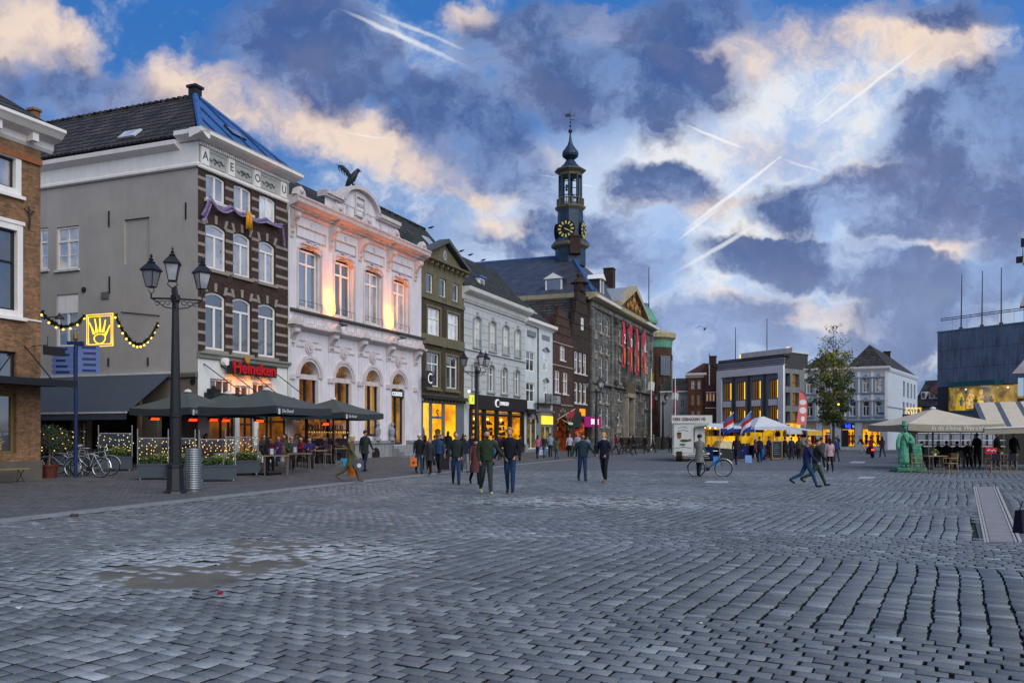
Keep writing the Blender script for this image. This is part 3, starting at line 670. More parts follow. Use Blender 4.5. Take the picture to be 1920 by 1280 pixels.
SLATE = brickmat('roof_slates', (78, 82, 92), (58, 62, 74), (30, 34, 42), .35, .28, .012, .35, .3, .5, .35)
LEAD = mat('blue_lead', (60, 105, 165), .35, .25, 1.2, .05, streak=.3)
REDTILE = brickmat('red_pantiles', (120, 56, 44), (84, 42, 36), (30, 18, 16), .24, .27, .03, .35, .2, .7, 1.0)
ROW = lambda px: 45.1-.03678*(px-371)
# ================================================================== corner brick house at the left edge
fc = Fac(-300, ROW(-300), 76, ROW(76)); L0 = fc.L
b = thing('brick_house', 'ochre brick house with white sash windows at the left edge of the square', 'house', tuple(fc.A), fc.rz)
BR0 = brickmat('ochre_brick', (176, 122, 74), (128, 84, 54), (120, 112, 98), .22, .066, .013, .28, .25)
Hh = []
for (a, c, y0, y1) in [(-45, 39, 290, 369), (-47, 42, 424, 596)]: Hh.append(fc.r(a, c, y0, y1, c))
hg = fc.r(-60, 31, 660, 716, 31); hl = fc.r(-60, 31, 738, 850, 31); ztop = fc.z(76, 283)
lft = [(h[0]-3.2, h[1]-3.2, h[2], h[3]) for h in Hh]
wall(b, 0, L0, -.3, ztop, Hh+lft+[hg, hl], BR0)
for i, h in enumerate(Hh+lft):
    mb = MB(); frame_ring(mb, h[0], h[1], h[2], h[3], .2, -.03, .12); mb.box(h[0]-.1, h[1]+.1, -.12, .1, h[2]-.11, h[2]-.002)
    if i % 2: mb.box(h[0]-.06, h[1]+.06, -.06, .1, h[3]+.002, h[3]+.12)
    mb.build('window_casing', WHITE, b)
    win(b, h[0]+.2, h[1]-.2, h[2]+.2, h[3]-.2, BLACK, [GL_SKY, GL_DARK][i % 2], cols=2 if i % 2 else 1, tr=(.6,) if i % 2 else (), fw=.07, yr=.12)
win(b, *hg, BLACK, GL_DARK, cols=3, fw=.07)
win(b, *hl, mat('old_gold_frame', (120, 104, 62), .5), GL_DARK, cols=1, fw=.09, yr=.14)
box(b, 'plinth', mat('stone_plinth', (96, 92, 84), .8, .2), L0-3.9, L0+.03, -.05, -.003, -.2, hl[2]-.25)
box(b, 'belt', mat('brick_belt', (150, 96, 62), .85, .25, 8), 0, L0+.02, -.07, -.004, fc.z(76, 312), fc.z(76, 300))
box(b, 'belt', WHITE, 0, L0+.02, -.03, -.004, fc.z(76, 604), fc.z(76, 601))
cornice(b, -.1, L0+.0, ztop, [(.02, 0), (.1, .1), (.12, .3), (.5, .42), (.62, .55), (.7, .62), (.7, .72)], WHITE, ends=.42)
for k in range(9): box(b, 'cornice_bracket', WHITE, L0-.5-k*1.3-.12, L0-.5-k*1.3+.1, -.42, -.13, ztop+.12, ztop+.38)
pitched(b, 'roof', PANT2, [[(-.1, -.55, ztop+.7), (L0+.35, -.55, ztop+.7), (L0-2.6, 5, ztop+4.4), (-.1, 5, ztop+4.4)], [(L0+.35, -.55, ztop+.7), (L0+.35, 10, ztop+.7), (L0-2.6, 5, ztop+4.4)]])
mb = MB(); mb.add([(L0, 0, -.3), (L0, 12, -.3), (L0, 12, ztop+.4), (L0, 0, ztop+.4)], [(0, 1, 2, 3)]); mb.build('side_wall', BR0, b)
for (pz, pz1) in [(388, 430)]:     # wall anchor
    mb = MB(); x = fc.x(52); z0, z1 = fc.z(52, pz1), fc.z(52, pz); mb.tube([(x, -.06, z0), (x, -.1, (z0+z1)/2), (x, -.06, z1)], .03); mb.tube([(x-.18, -.06, z1-.1), (x, -.1, z1-.28), (x+.18, -.06, z1-.1)], .022)
    mb.build('wall_anchor', IRON, b)
# canopy over the shop window, hung on rods
zc = fc.z(76, 722); mb = MB(); mb.box(L0-7, L0+.25, -1.25, -.01, zc-.05, zc+.05); mb.box(L0-7.05, L0+.3, -1.33, -1.251, zc-.09, zc+.13); mb.build('canopy', BLACK, b)
for xx in (L0-.6, L0-3.2): MB().tube([(xx, -.02, zc+1.25), (xx, -1.25, zc+.12)], .022).build('canopy_rod', IRON, b)
mb = MB(); mb.box(L0-.45, L0+.35, -.72, -.66, fc.z(76, 668), fc.z(76, 652)); mb.tube([(L0-.3, -.02, fc.z(76, 650)), (L0-.3, -.69, fc.z(76, 650))], .015); mb.tube([(L0-.3, -.69, fc.z(76, 652)), (L0-.3, -.69, fc.z(76, 634))], .012)
mb.build('hanging_sign', mat('sign_dark', (30, 26, 24), .5), b)
mb = MB(); zz = fc.z(76, 596)
mb.tube([(L0, -.02, zz), (L0+.25, -.35, zz+.05), (L0+.4, -.4, zz+.1)], .02); mb.lathe([(.16, 0), (.14, .06), (.06, .12), (.02, .2)], (L0+.4, -.4, zz)); mb.build('wall_lamp', IRON, b)
bench = thing('bench', 'wooden slatted bench on thin iron legs beneath the left brick house window', 'bench', (0, 0, 0))
bx = fc.A+fc.u*(L0-1.9); nn_ = Vector((fc.u.y, -fc.u.x, 0))
bench.location = tuple(bx+nn_*.55+Vector((0, 0, .14))); bench.rotation_euler = (0, 0, fc.rz)
for k in range(3): box(bench, 'slat', mat('bench_wood', (150, 126, 84), .6), -.9, .9, -.18+k*.13, -.07+k*.13, .43, .46)
for xx in (-.75, .75): MB().tube([(xx, -.15, 0), (xx, .15, .43), (xx, .2, 0), (xx, -.12, .43)], .014).build('leg', IRON, bench)
# ================================================================== corner pub with grey side wall and banded brick front
fc = Fac(371, 45.1, 540, ROW(540)); Lp = fc.L; DP = 20
b = thing('corner_pub', 'tall corner pub with grey rendered side, banded brick front and red lettering', 'building', tuple(fc.A), fc.rz); pub = b; pubfc = fc
Z0 = fc.z(371, 309)       # underside of the white frieze
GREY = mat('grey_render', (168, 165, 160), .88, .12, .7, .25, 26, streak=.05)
BRK = brickmat('brown_brick', (84, 62, 54), (60, 46, 42), (52, 46, 44), .21, .065, .008, .25, .1)
BAND = mat('sand_band', (146, 138, 128), .8, .15, 4, .2)
rows_ = [[(386, 422.5, 321, 371), (438.4, 472, 344, 391), (486, 517, 362, 409)], [(385, 424, 413, 499), (437, 470, 433, 514.7), (485, 516, 449, 529)], [(385, 423, 545, 651), (436, 471, 554, 662), (484, 517.5, 566, 668)]]
H = [[fc.r(*q) for q in r] for r in rows_]
for i, r in enumerate(H):
    zt = sum(h[3] for h in r)/3; zb = sum(h[2] for h in r)/3; H[i] = [(h[0], h[1], zb, zt) for h in r]
holes = [h for r in H for h in r]
zgf = fc.z(371, 669); zbelt = fc.z(371, 664)
wall(b, 0, Lp, zbelt, Z0, holes, BRK, arches=[(h[0], h[1], h[3], .16 if i else .08) for i, r in enumerate(H) for h in r])
for i, r in enumerate(H):
    for j, h in enumerate(r):
        win(b, *h, WHITE, GL_BRIGHT if (i == 0 and j == 2) else GL_SKY if i == 0 else [GL_SKY, GL_DARK][i-1], cols=2, tr=(.74,) if i else (), topcols=1 if i else None, fw=.1, yr=.09, rise=.16 if i else .08)
        box(b, 'window_sill', BAND if i else TRIM, h[0]-.1, h[1]+.1, -.1, -.003, h[2]-.14, h[2]-.01)
# stone bands between the windows: each one a piece
xs = [0]+[v for h in H[0] for v in (h[0], h[1])]+[Lp]
piers = [(xs[0], xs[1]), (xs[2], xs[3]), (xs[4], xs[5]), (xs[6], xs[7])]
z = zbelt+.42
while z < Z0-.12:
    for k, (a, c) in enumerate(piers):
        inwin = any(h[2]-.2 < z < h[3]+.02 for h in (H[0][0], H[1][0], H[2][0]))
        if inwin: box(b, 'stone_band', BAND, a-(.006 if k == 0 else -.0), c, -.012, -.002, z, z+.13)
    z += .46
# wrapped bands on the side corner
z = zbelt+.42; Tside = Matrix.Translation((0, DP, 0)) @ Matrix(((0, 1, 0, 0), (-1, 0, 0, 0), (0, 0, 1, 0), (0, 0, 0, 1)))
# voussoir blocks over the lower two rows
for i in (1, 2):
    for h in H[i]:
        c = (h[0]+h[1])/2; w = (h[1]-h[0])/2
        for s_, lean in ((-1, -.12), (0, 0), (1, .12)):
            xx = c+s_*w*.88; za = h[3]+(.02 if s_ == 0 else -.06)
            mb = MB(); mb.prism([(xx-.07, za), (xx+.07, za), (xx+.09+lean, za+.36), (xx-.09+lean, za+.36)], -.02, -.003); mb.build('arch_stone', BAND, b)
# frieze with letter blocks, ornaments, dentils
FRZ = mat('frieze_paint', (176, 178, 172), .7, .12, 3, .1)
zc0 = fc.z(371, 264); box(b, 'frieze', FRZ, -.02, Lp, -.05, .2, Z0, zc0+.03)
cornice(b, -.06, Lp, Z0-.1, [(.06, 0), (.1, .05), (.1, .16)], WHITE)
for k, ((a, c), ch) in enumerate(zip(piers, 'AEOU')):
    m_ = (a+c)/2; w = .34 if k else .38; m_ = m_ if k else a+.32
    lb = box(b, 'letter_block', WHITE, m_-w/2-.04, m_+w/2+.04, -.12, -.051, Z0+.08, zc0-.2)
    text(ch, .5, mat('letter_grey', (92, 96, 98), .7), b, (m_, -.122, (Z0+zc0)/2-.06), ext=.006, bold=.008)
for k in range(3):
    a, c = piers[k][1], piers[k+1][0]; x0, x1 = a+.1, c-.08; zz = (Z0+zc0)/2-.1; mid = (x0+x1)/2
    mb = MB(); frame_ring(mb, x0-.06, x1+.02, Z0+.12, zc0-.26, .03, -.075, -.051)
    for s_ in (-1, 1):
        mb.k = 1
        mb.tube([(mid, -.07, zz), (mid+s_*.2, -.09, zz+.1), (mid+s_*.36, -.08, zz-.04), (mid+s_*.5, -.07, zz+.06)], [.04, .03, .035, .01], 5)
        mb.ball((mid+s_*.14, -.08, zz-.08), .05, n=5)
    mb.ball((mid, -.08, zz+.03), .07, n=5); mb.build('relief_panel', [FRZ, mat('relief_grey', (112, 116, 118), .7)], b)
mb = MB(); k = 0
while k*.13 < Lp-.05: mb.box(k*.13, k*.13+.07, -.13, -.051, zc0-.14, zc0-.02); k += 1
mb.build('dentils', WHITE, b)
cornice(b, -.1, Lp, zc0, [(.08, 0), (.22, .06), (.5, .12), (.62, .2), (.62, .34), (.66, .38)], WHITE, ends=.4)
# ground floor front
hgf = [fc.r(394, 434, 709, 760), fc.r(441, 468, 722, 770), fc.r(474, 511, 717, 772)]
WG = mat('pub_white', (222, 224, 220), .7, .06, 1.5, .05, streak=.06)
lowh = [(.7, 2.3, .9, 2.9), (2.6, 3.6, .4, 2.9), (3.9, 6.0, .9, 2.9)]
wall(b, 0, Lp, -.3, zbelt-.12, hgf+[h for h in lowh if h[1] < Lp], WG)
for h in hgf[::2]: win(b, *h, WHITE, GL_LIT if False else glass('glass_brown', (70, 52, 22), .12), cols=1, subcols=1, fw=.08, barrows=(.5,), topcols=None); 
for h in hgf[::2]:
    mb = MB(); 
    for t in (1/3, 2/3): xm = lerp(h[0], h[1], t); mb.box(xm-.025, xm+.025, .11, .16, h[2]+.08, h[3]-.08)
    mb.build('window_bars', WHITE, b)
win(b, *hgf[1], WHITE, MATS['glass_brown'], cols=2, fw=.07)
for h in lowh:
    if h[1] < Lp: win(b, *h, mat('dark_wood', (58, 38, 28), .5), LITDIM, cols=2, fw=.09, tr=(.7,))
cornice(b, 0, Lp, zbelt-.16, [(.03, 0), (.1, .04), (.12, .16), (.2, .22), (.2, .3)], mat('belt_grey', (132, 134, 126), .7, .1), ends=.03)
MB().tube([(Lp-.03, -.07, Z0), (Lp-.03, -.07, 0)], .05, 8).build('downpipe', TRIM, b)
# awning box left over from the rolled awning with its folding arms
zr = fc.z(384, 742); box(b, 'awning_box', mat('awning_dark', (36, 44, 46), .7), .35, Lp-.2, -.55, -.02, zr-.12, zr+.14)
for xx, x2 in ((.3, 1.5), (1.35, 2.6), (3.0, 4.0), (4.9, 6.1)): MB().tube([(xx, -.03, zr+1.35), (x2, -1.0, zr+.2)], .022, 5).build('awning_arm', IRON, b)
mb = MB(); mb.box(.3, .9, -.4, -.2, zr+.14, zr+.3); mb.ball((.6, -.3, zr+.36), .1, n=6); mb.build('floodlight', BLACK, b)
# red sign with warm light under it
sg = thing('lettered_sign', 'red raised brand lettering sign glowing orange beneath on the corner pub', 'sign', tuple(fc.A), fc.rz)
x0, x1 = fc.x(419), fc.x(508); zs0, zs1 = fc.z(419, 699), fc.z(419, 680)
mb = MB(); mb.box(x0, x1, -.34, -.2, zs0-.02, zs1+.06); mb.build('sign_back', mat('sign_green', (20, 40, 32), .5), sg)
RED = mat('sign_red', (176, 16, 26), .35, .05, 3, 0, coat=.3); RED.node_tree.nodes['Principled BSDF'].inputs['Emission Color'].default_value = lin(200, 20, 25); RED.node_tree.nodes['Principled BSDF'].inputs['Emission Strength'].default_value = .1
text('Heineken', .72, RED, sg, ((x0+x1)/2, -.38, (zs0+zs1)/2+.04), ext=.04, bold=.016, sx=(x1-x0)/3.05)
mb = MB(); mb.disc_y((x0+x1)/2-.45, -.3, zs1+.24, .16, .04, 10); mb.build('star', mat('star_gold', (200, 130, 40), .5), sg)
for xx in (x0+.5, (x0+x1)/2, x1-.5):
    ld = bpy.data.lights.new('sign_lamp', 'SPOT'); ld.energy = 55; ld.color = (1, .26, .0); ld.spot_size = R(115); ld.spot_blend = 1; ld.shadow_soft_size = .05
    lo = bpy.data.objects.new('sign_lamp', ld); col.objects.link(lo); lo.parent = sg; lo.location = (xx, -.75, zs0-.08); lo.rotation_euler = (R(48), 0, 0)
mb = MB(); mb.disc_y(x0-.12, -.1, (zs0+zs1)/2+.25, .17, .2, 12); mb.build('speaker_horn', WHITE, b)
# grey side wall, seen from the left
fs = Fac(-200, 0, 371, 45.1) if False else None
Cn = fc.A; vdir = Vector((-fc.u.y, fc.u.x, 0)); 
class SideFac(Fac):
    def __init__(s, far, near): s.A = far.copy(); s.B = near.copy(); d = s.B-s.A; s.L = d.length; s.u = d/s.L; s.rz = math.atan2(s.u.y, s.u.x)
sf = SideFac(Cn+vdir*DP, Cn)
hs = [sf.r(106, 148, 427, 507), sf.r(106, 147, 553, 651), sf.r(60, 90, 430, 508)]
rec = sf.r(233, 280, 412, 496)
zb2 = sf.z(330, 698)
wall(b, 0, DP-.32*0-0.0, zb2, Z0, hs+[rec], GREY, T=Tside, th=.2)
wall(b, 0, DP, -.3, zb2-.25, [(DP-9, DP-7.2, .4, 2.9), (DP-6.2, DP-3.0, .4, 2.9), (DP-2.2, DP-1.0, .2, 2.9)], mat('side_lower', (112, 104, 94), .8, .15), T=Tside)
box(b, 'blind_panel', GREY, rec[0], rec[1], .09, .12, rec[2], rec[3], T=Tside)
for k, h in enumerate(hs):
    w = win(b, *h, WHITE, [GL_SKY, GL_DARK, GL_SKY][k], T=Tside, cols=2, tr=(.66,), topcols=2 if k != 1 else 1, fw=.1, yr=.06, barrows=(.33,))
    box(b, 'window_sill', TRIM, h[0]-.08, h[1]+.08, -.09, -.003, h[2]-.1, h[2]-.008, T=Tside)
h = hs[1]; box(b, 'roller_blind', WHITE, h[0]+.1, h[1]-.1, .035, .058, h[2]+(h[3]-h[2])*.64, h[3]-.08, T=Tside)
for (p, ya, yb) in [(205, 396, 425), (349, 380, 411), (206, 518, 550), (204, 671, 687), (278, 670, 686)]:
    x = sf.x(p); box(b, 'wall_anchor', IRON, x-.025, x+.025, -.05, -.002, sf.z(p, yb), sf.z(p, ya), T=Tside)
mb = MB(Tside); mb.disc_y(sf.x(158), -.002, sf.z(158, 543), .12, .05, 10); mb.build('vent', IRON, b)
MB(Tside).tube([(sf.x(228), -.03, sf.z(228, 585)), (sf.x(300), -.04, sf.z(300, 592))], .02, 4).build('cable', IRON, b)
box(b, 'vent_grille', mat('grille_grey', (100, 102, 102), .7), sf.x(191), sf.x(205), -.05, -.002, sf.z(191, 561), sf.z(191, 548), T=Tside)
cornice(b, 0, DP+.0, zb2-.26, [(.02, 0), (.12, .05), (.14, .2), (.06, .26)], mat('belt_dark', (104, 104, 98), .75, .1), T=Tside)
box(b, 'side_frieze', WHITE, 0, DP+.05, -.05, .2, Z0, zc0-.03, T=Tside)
cornice(b, 0, DP+.1, Z0-.1, [(.06, 0), (.13, .05), (.13, .14), (.08, .2)], WHITE, T=Tside)
cornice(b, 0, DP-.9, zc0-.28, [(.06, 0), (.2, .06), (.36, .16), (.38, .34)], WHITE, T=Tside)
cornice(b, DP-.9, DP+.62, zc0, [(.08, 0), (.22, .06), (.3, .12), (.42, .2), (.42, .38)], WHITE, T=Tside)
# roof: pantiles on the side slope, blue sheet metal on the front hip
zr0, zr1 = zc0+.3, 17.3
pitched(b, 'roof', PANT, [[(-.25, DP, zr0), (-.25, -.1, zr0), (Lp/2, 2.97, zr1), (Lp/2, DP, zr1)], [(Lp+.1, -.1, zr0), (Lp+.1, DP, zr0), (Lp/2, DP, zr1), (Lp/2, 2.97, zr1)]])
pitched(b, 'hip_roof', LEAD, [[(-.28, -.42, zr0+.05), (Lp+.1, -.42, zr0+.05), (Lp/2, 2.93, zr1+.04)]])
hip = MB(); hip.tube([(-.28, -.4, zr0+.06), (Lp/2, 2.9, zr1+.08)], .13, 6); hip.tube([(Lp+.1, -.4, zr0+.06), (Lp/2, 2.9, zr1+.08)], .09, 6); hip.build('hip_flashing', LEAD, b)
for t in (.18, .36, .54, .72, .88):      # standing seams run up the metal hip
    a = Vector((lerp(-.28, Lp+.1, t), -.42, zr0+.07)); mx_ = .5-abs(.5-t); f = mx_*2
    top = a+Vector((0, 3.35*f, (zr1-zr0)*f)); MB().tube([a+Vector((0, 0, .02)), top+Vector((0, 0, .02))], .035, 4).build('roof_seam', mat('seam_blue', (36, 60, 96), .4), b)
skylight(b, (Lp*.52, .75, zr0+1.13), (1, 0, 0), (0, 3.35, zr1-zr0), .9, .7, BLACK, GL_SKY)
rr = MB()
for k in range(48): rr.ball((Lp/2, 3.1+k*.35, zr1+.02), .13, n=4, sq=(1, 1.5, .8))
rr.build('ridge_tiles', PANT, b)
chimney(b, Lp/2, 2.9, zr1-.3, zr1+.45, .42, BLACK); chimney(b, Lp-.9, 4.0, 14, 17.0, .4, BLACK)
chimney(b, Lp/2+.1, 13.3, zr1-.4, zr1+.9, .38, BR0)
sx, sz = (Lp/2+.25), zr1-zr0; skylight(b, (lerp(-.25, Lp/2, .17), 4.0, lerp(zr0, zr1, .17)+.04), (0, -1, 0), (sx, 0, sz), .95, .6, TRIM, GL_BRIGHT)
# banner garland and orange cloth on the front
gar = thing('cloth_garland', 'purple and white striped cloth garland draped below the top pub windows', 'garland', tuple(fc.A), fc.rz)
PUR = mat('purple_cloth', (84, 54, 112), .8, .5, 12, .1, c2=(150, 140, 165)); ORG = mat('orange_cloth', (214, 150, 30), .8, .25, 6, .2)
def drape(pts, w, m_, name, par):
    mb = MB(); V = []; n = len(pts)
    for i, (px, py) in enumerate(pts):
        x, z = fc.x(px), fc.z(px, py)
        for j in range(4): V.append((x+(.05 if j % 2 else -.05), -.22-.07*(j % 2), z-w*(j/3-.5)))
    mb.add(V, [(i*4+j, i*4+j+1, (i+1)*4+j+1, (i+1)*4+j) for i in range(n-1) for j in range(3)]); o = mb.build(name, m_, par, smooth=True); return o
def sag(a, b_, s, n=10): return [(lerp(a[0], b_[0], t/n), lerp(a[1], b_[1], t/n)+s*4*(t/n)*(1-t/n)) for t in range(n+1)]
drape(sag((371, 410), (386, 376), 3, 6), .3, PUR, 'tail', gar); drape(sag((386, 374), (426, 390), 12), .24, PUR, 'swag', gar); drape(sag((426, 388), (452, 402), 6), .2, PUR, 'swag', gar)
drape(sag((452, 400), (492, 412), 8), .2, PUR, 'swag', gar); drape(sag((492, 412), (522, 424), 4), .18, PUR, 'swag', gar); drape(sag((521, 424), (525, 458), 0, 6), .3, PUR, 'tail', gar)
oc = thing('orange_cloth', 'bunched orange cloth hanging from the pub garland between two windows', 'cloth', tuple(fc.A), fc.rz)
mb = MB(); xa, za, zb_ = fc.x(458), fc.z(458, 399), fc.z(458, 432)
for j in range(7): mb.tube([(xa-.13+j*.04, -.26-.03*(j % 2), za), (xa-.16+j*.055, -.27-.05*(j % 2), (za+zb_)/2), (xa-.17+j*.06, -.26, zb_+.05*(j % 3))], [.03, .045, .04], 5)
mb.build('cloth', ORG, oc, smooth=True)
# wide dark awning over the side terrace
aw = thing('awning', 'wide dark grey awning sloping out from the grey side wall', 'awning', tuple(fc.A), fc.rz)
AWM = mat('awning_cloth', (62, 72, 84), .8, .1, 1.5, .08)
za, zb_ = sf.z(322, 699), 2.56
xa1 = DP-sf.x(322); D1a = xa1; D2a = xa1+11.5
mb = MB(); th = .03
q = [(-.03, D1a, za), (-.03, D2a, za), (-2.42, D2a, zb_), (-2.42, D1a, zb_)]
mb.add([Vector(p) for p in q]+[Vector(p)-Vector((0, 0, th)) for p in q], [(0, 1, 2, 3), (7, 6, 5, 4), (0, 3, 7, 4), (1, 5, 6, 2)])
mb.box(-2.44, -2.42, D1a, D2a, zb_-.28, zb_); mb.build('canvas', AWM, aw)
box(aw, 'front_bar', TRIM, -2.47, -2.41, D1a-.02, D2a, zb_-.03, zb_+.04); box(aw, 'wall_bar', TRIM, -.12, -.02, D1a-.02, D2a, za-.03, za+.05)
MB().tube([(-.05, D1a+.1, za-1.2), (-2.4, D1a+.1, zb_-.02)], .03, 5).build('folding_arm', IRON, aw)
for yy in (D1a+.25, D1a+3.6): box(aw, 'wooden_post', mat('post_wood', (96, 82, 66), .7, .2), -1.5, -1.36, yy, yy+.14, 0, 3.1)
# street name plate
box(b, 'street_plate', mat('plate_blue', (30, 48, 120), .4), DP-.42, DP-.06, -.03, -.002, sf.z(366, 703), sf.z(366, 698), T=Tside)
mb = MB(Tside); mb.disc_y(DP-.24, -.002, sf.z(366, 715), .13, .05, 12); mb.build('round_plate', IRON, b)
# back edge of the pub
mb = MB(); mb.add([(Lp, 0, -.3), (Lp, DP, -.3), (Lp, DP, Z0+1), (Lp, 0, Z0+1), (0, DP, -.3), (0, DP, Z0+1)], [(0, 1, 2, 3), (1, 4, 5, 2)]); mb.build('party_wall', GREY, b)
# ================================================================== white ornate building with the eagle
fc = Fac(540, ROW(540), 790, ROW(790)); L = fc.L
b = thing('ornate_building', 'white ornate building with arched ground floor, console cornice and orange uplights', 'building', tuple(fc.A), fc.rz)
WO = mat('white_stucco', (220, 217, 222), .65, .1, 1.2, .12, 14, streak=.16)
WD = mat('stucco_moulding', (206, 196, 196), .65, .12, 3, .1, streak=.2)
OAK = mat('dark_oak', (44, 32, 24), .45, .2, 4)
up = [fc.r(*q) for q in [(565, 595, 471.5, 576), (632, 657.5, 493, 593), (688, 710, 510.6, 606), (740.6, 760.6, 527, 614)]]
zt = sum(h[3] for h in up)/4; zb = sum(h[2] for h in up)/4; up = [(h[0], h[1], zb, zt) for h in up]
lo = [fc.r(*q) for q in [(561, 597, 677, 812), (628, 659, 685.6, 812), (684, 712, 693, 812), (737.5, 756, 701, 832)]]
zt = 5.35; lo = [(h[0], h[1], 1.6 if i < 3 else 1.1, zt) for i, h in enumerate(lo)]
w_ = max(h[1]-h[0] for h in lo); lo = [((h[0]+h[1])/2-w_/2, (h[0]+h[1])/2+w_/2, h[2], h[3]) for h in lo]
uw = max(h[1]-h[0] for h in up); up = [((h[0]+h[1])/2-uw/2, (h[0]+h[1])/2+uw/2, h[2], h[3]) for h in up]
pxs = [545, 619, 674, 727, 778]; pil = [fc.x(p) for p in pxs]
ZL, ZC1, ZT = 7.77, 6.95, 12.45
wall(b, 0, L, ZL, ZT, [(h[0]-.28, h[1]+.28, h[2]-.05, h[3]+.3) for h in up], WO, th=.22)
wall(b, 0, L, -.3, ZL, lo, WO, arches=[(h[0], h[1], h[3], w_/2-.001) for h in lo], th=.4)
for k, h in enumerate(up):
    # moulded surround with rounded upper corners
    mb = MB(); x0, x1, z0, z1 = h[0]-.28, h[1]+.28, h[2]-.05, h[3]+.3
    frame_ring(mb, x0, x1, z0, z1, .1, .1, .2); arch_fill(mb, x0, x1, z1, .3, -.05, .22, 8)
    mb.box(x0-.12, x0, -.07, -.002, z0, z1-.2); mb.box(x1, x1+.12, -.07, -.002, z0, z1-.2)
    pts = [(x0-.06, z1-.25), (x0+.06, z1+.02), (x0+.3, z1+.1), (x1-.3, z1+.1), (x1-.06, z1+.02), (x1+.06, z1-.25)]
    mb.tube([(x, -.05, z) for x, z in pts], .07, 5); mb.box((x0+x1)/2-.1, (x0+x1)/2+.1, -.1, -.002, z1+.02, z1+.25)
    mb.build('window_surround', WD, b)
    win(b, h[0]-.15, h[1]+.15, h[2], h[3]+.1, WHITE, [glass('glass_up', (60, 66, 72), .4), GL_DARK, GL_SKY, GL_SKY][k], cols=2, tr=(.76,), fw=.1, yr=.2)
    mb = MB(); 
    for t in range(6): mb.tube([(lerp(x0, x1, t/5), -.1, h[2]), (lerp(x0, x1, t/5), -.1, h[2]+.32)], .009, 4)
    mb.tube([(x0, -.1, h[2]+.32), (x1, -.1, h[2]+.32)], .012, 4); mb.build('balcony_rail', IRON, b)
for k in range(4):       # framed panels above the upper windows
    x0, x1 = pil[k]+.42, pil[k+1]-.42
    mb = MB(); frame_ring(mb, x0, x1, 11.4, 12.0, .06, -.07, -.002); mb.tube([((x0+x1)/2-.4, -.05, 11.36), ((x0+x1)/2, -.08, 11.2), ((x0+x1)/2+.4, -.05, 11.36)], .045, 5); mb.box((x0+x1)/2-.05, (x0+x1)/2+.05, -.06, -.002, 12.0, 12.3)
    mb.build('wall_panel', WD, b)
def console(x, z0, z1, w, d, name='console'):
    mb = MB(); H_ = z1-z0
    pr = [(0, z0), (.06, z0+.02), (.1, z0+H_*.2), (.07, z0+H_*.35), (d*.55, z0+H_*.62), (d, z0+H_*.8), (d*1.05, z1-.06), (d*1.1, z1), (0, z1)]
    mb.xprism([(-p, q) for p, q in pr], x-w/2, x+w/2)
    mb.tube([(x-w*.3, -d*.9, z0+H_*.84), (x+w*.3, -d*.9, z0+H_*.84)], H_*.1, 8); mb.tube([(x-w*.3, -.12, z0+H_*.25), (x+w*.3, -.12, z0+H_*.25)], H_*.06, 8)
    return mb.build(name, WD, b)
for p in pil:
    console(p, 11.25, 12.45, .3, .48); console(p, 5.95, 6.85, .42, .42)
    MB().box(p-.16, p+.16, -.07, -.003, 0.9, 5.95).build('pilaster', WO, b)
    MB().box(p-.24, p+.24, -.16, -.002, 4.38, 4.62).build('capital', WD, b)
    mb = MB(); mb.prism([(p-.42, 7.0), (p+.42, 7.0), (p+.3, 7.2), (p, 7.42), (p-.3, 7.2)], -.5, -.12); mb.build('small_pediment', WD, b)
    mb = MB(); mb.prism([(p-.42, 13.2), (p+.42, 13.2), (p+.3, 13.48), (p, 13.66), (p-.3, 13.48)], -.62, -.35); mb.ball((p, -.6, 13.42), .16, n=6); mb.build('acroterion', WD, b)
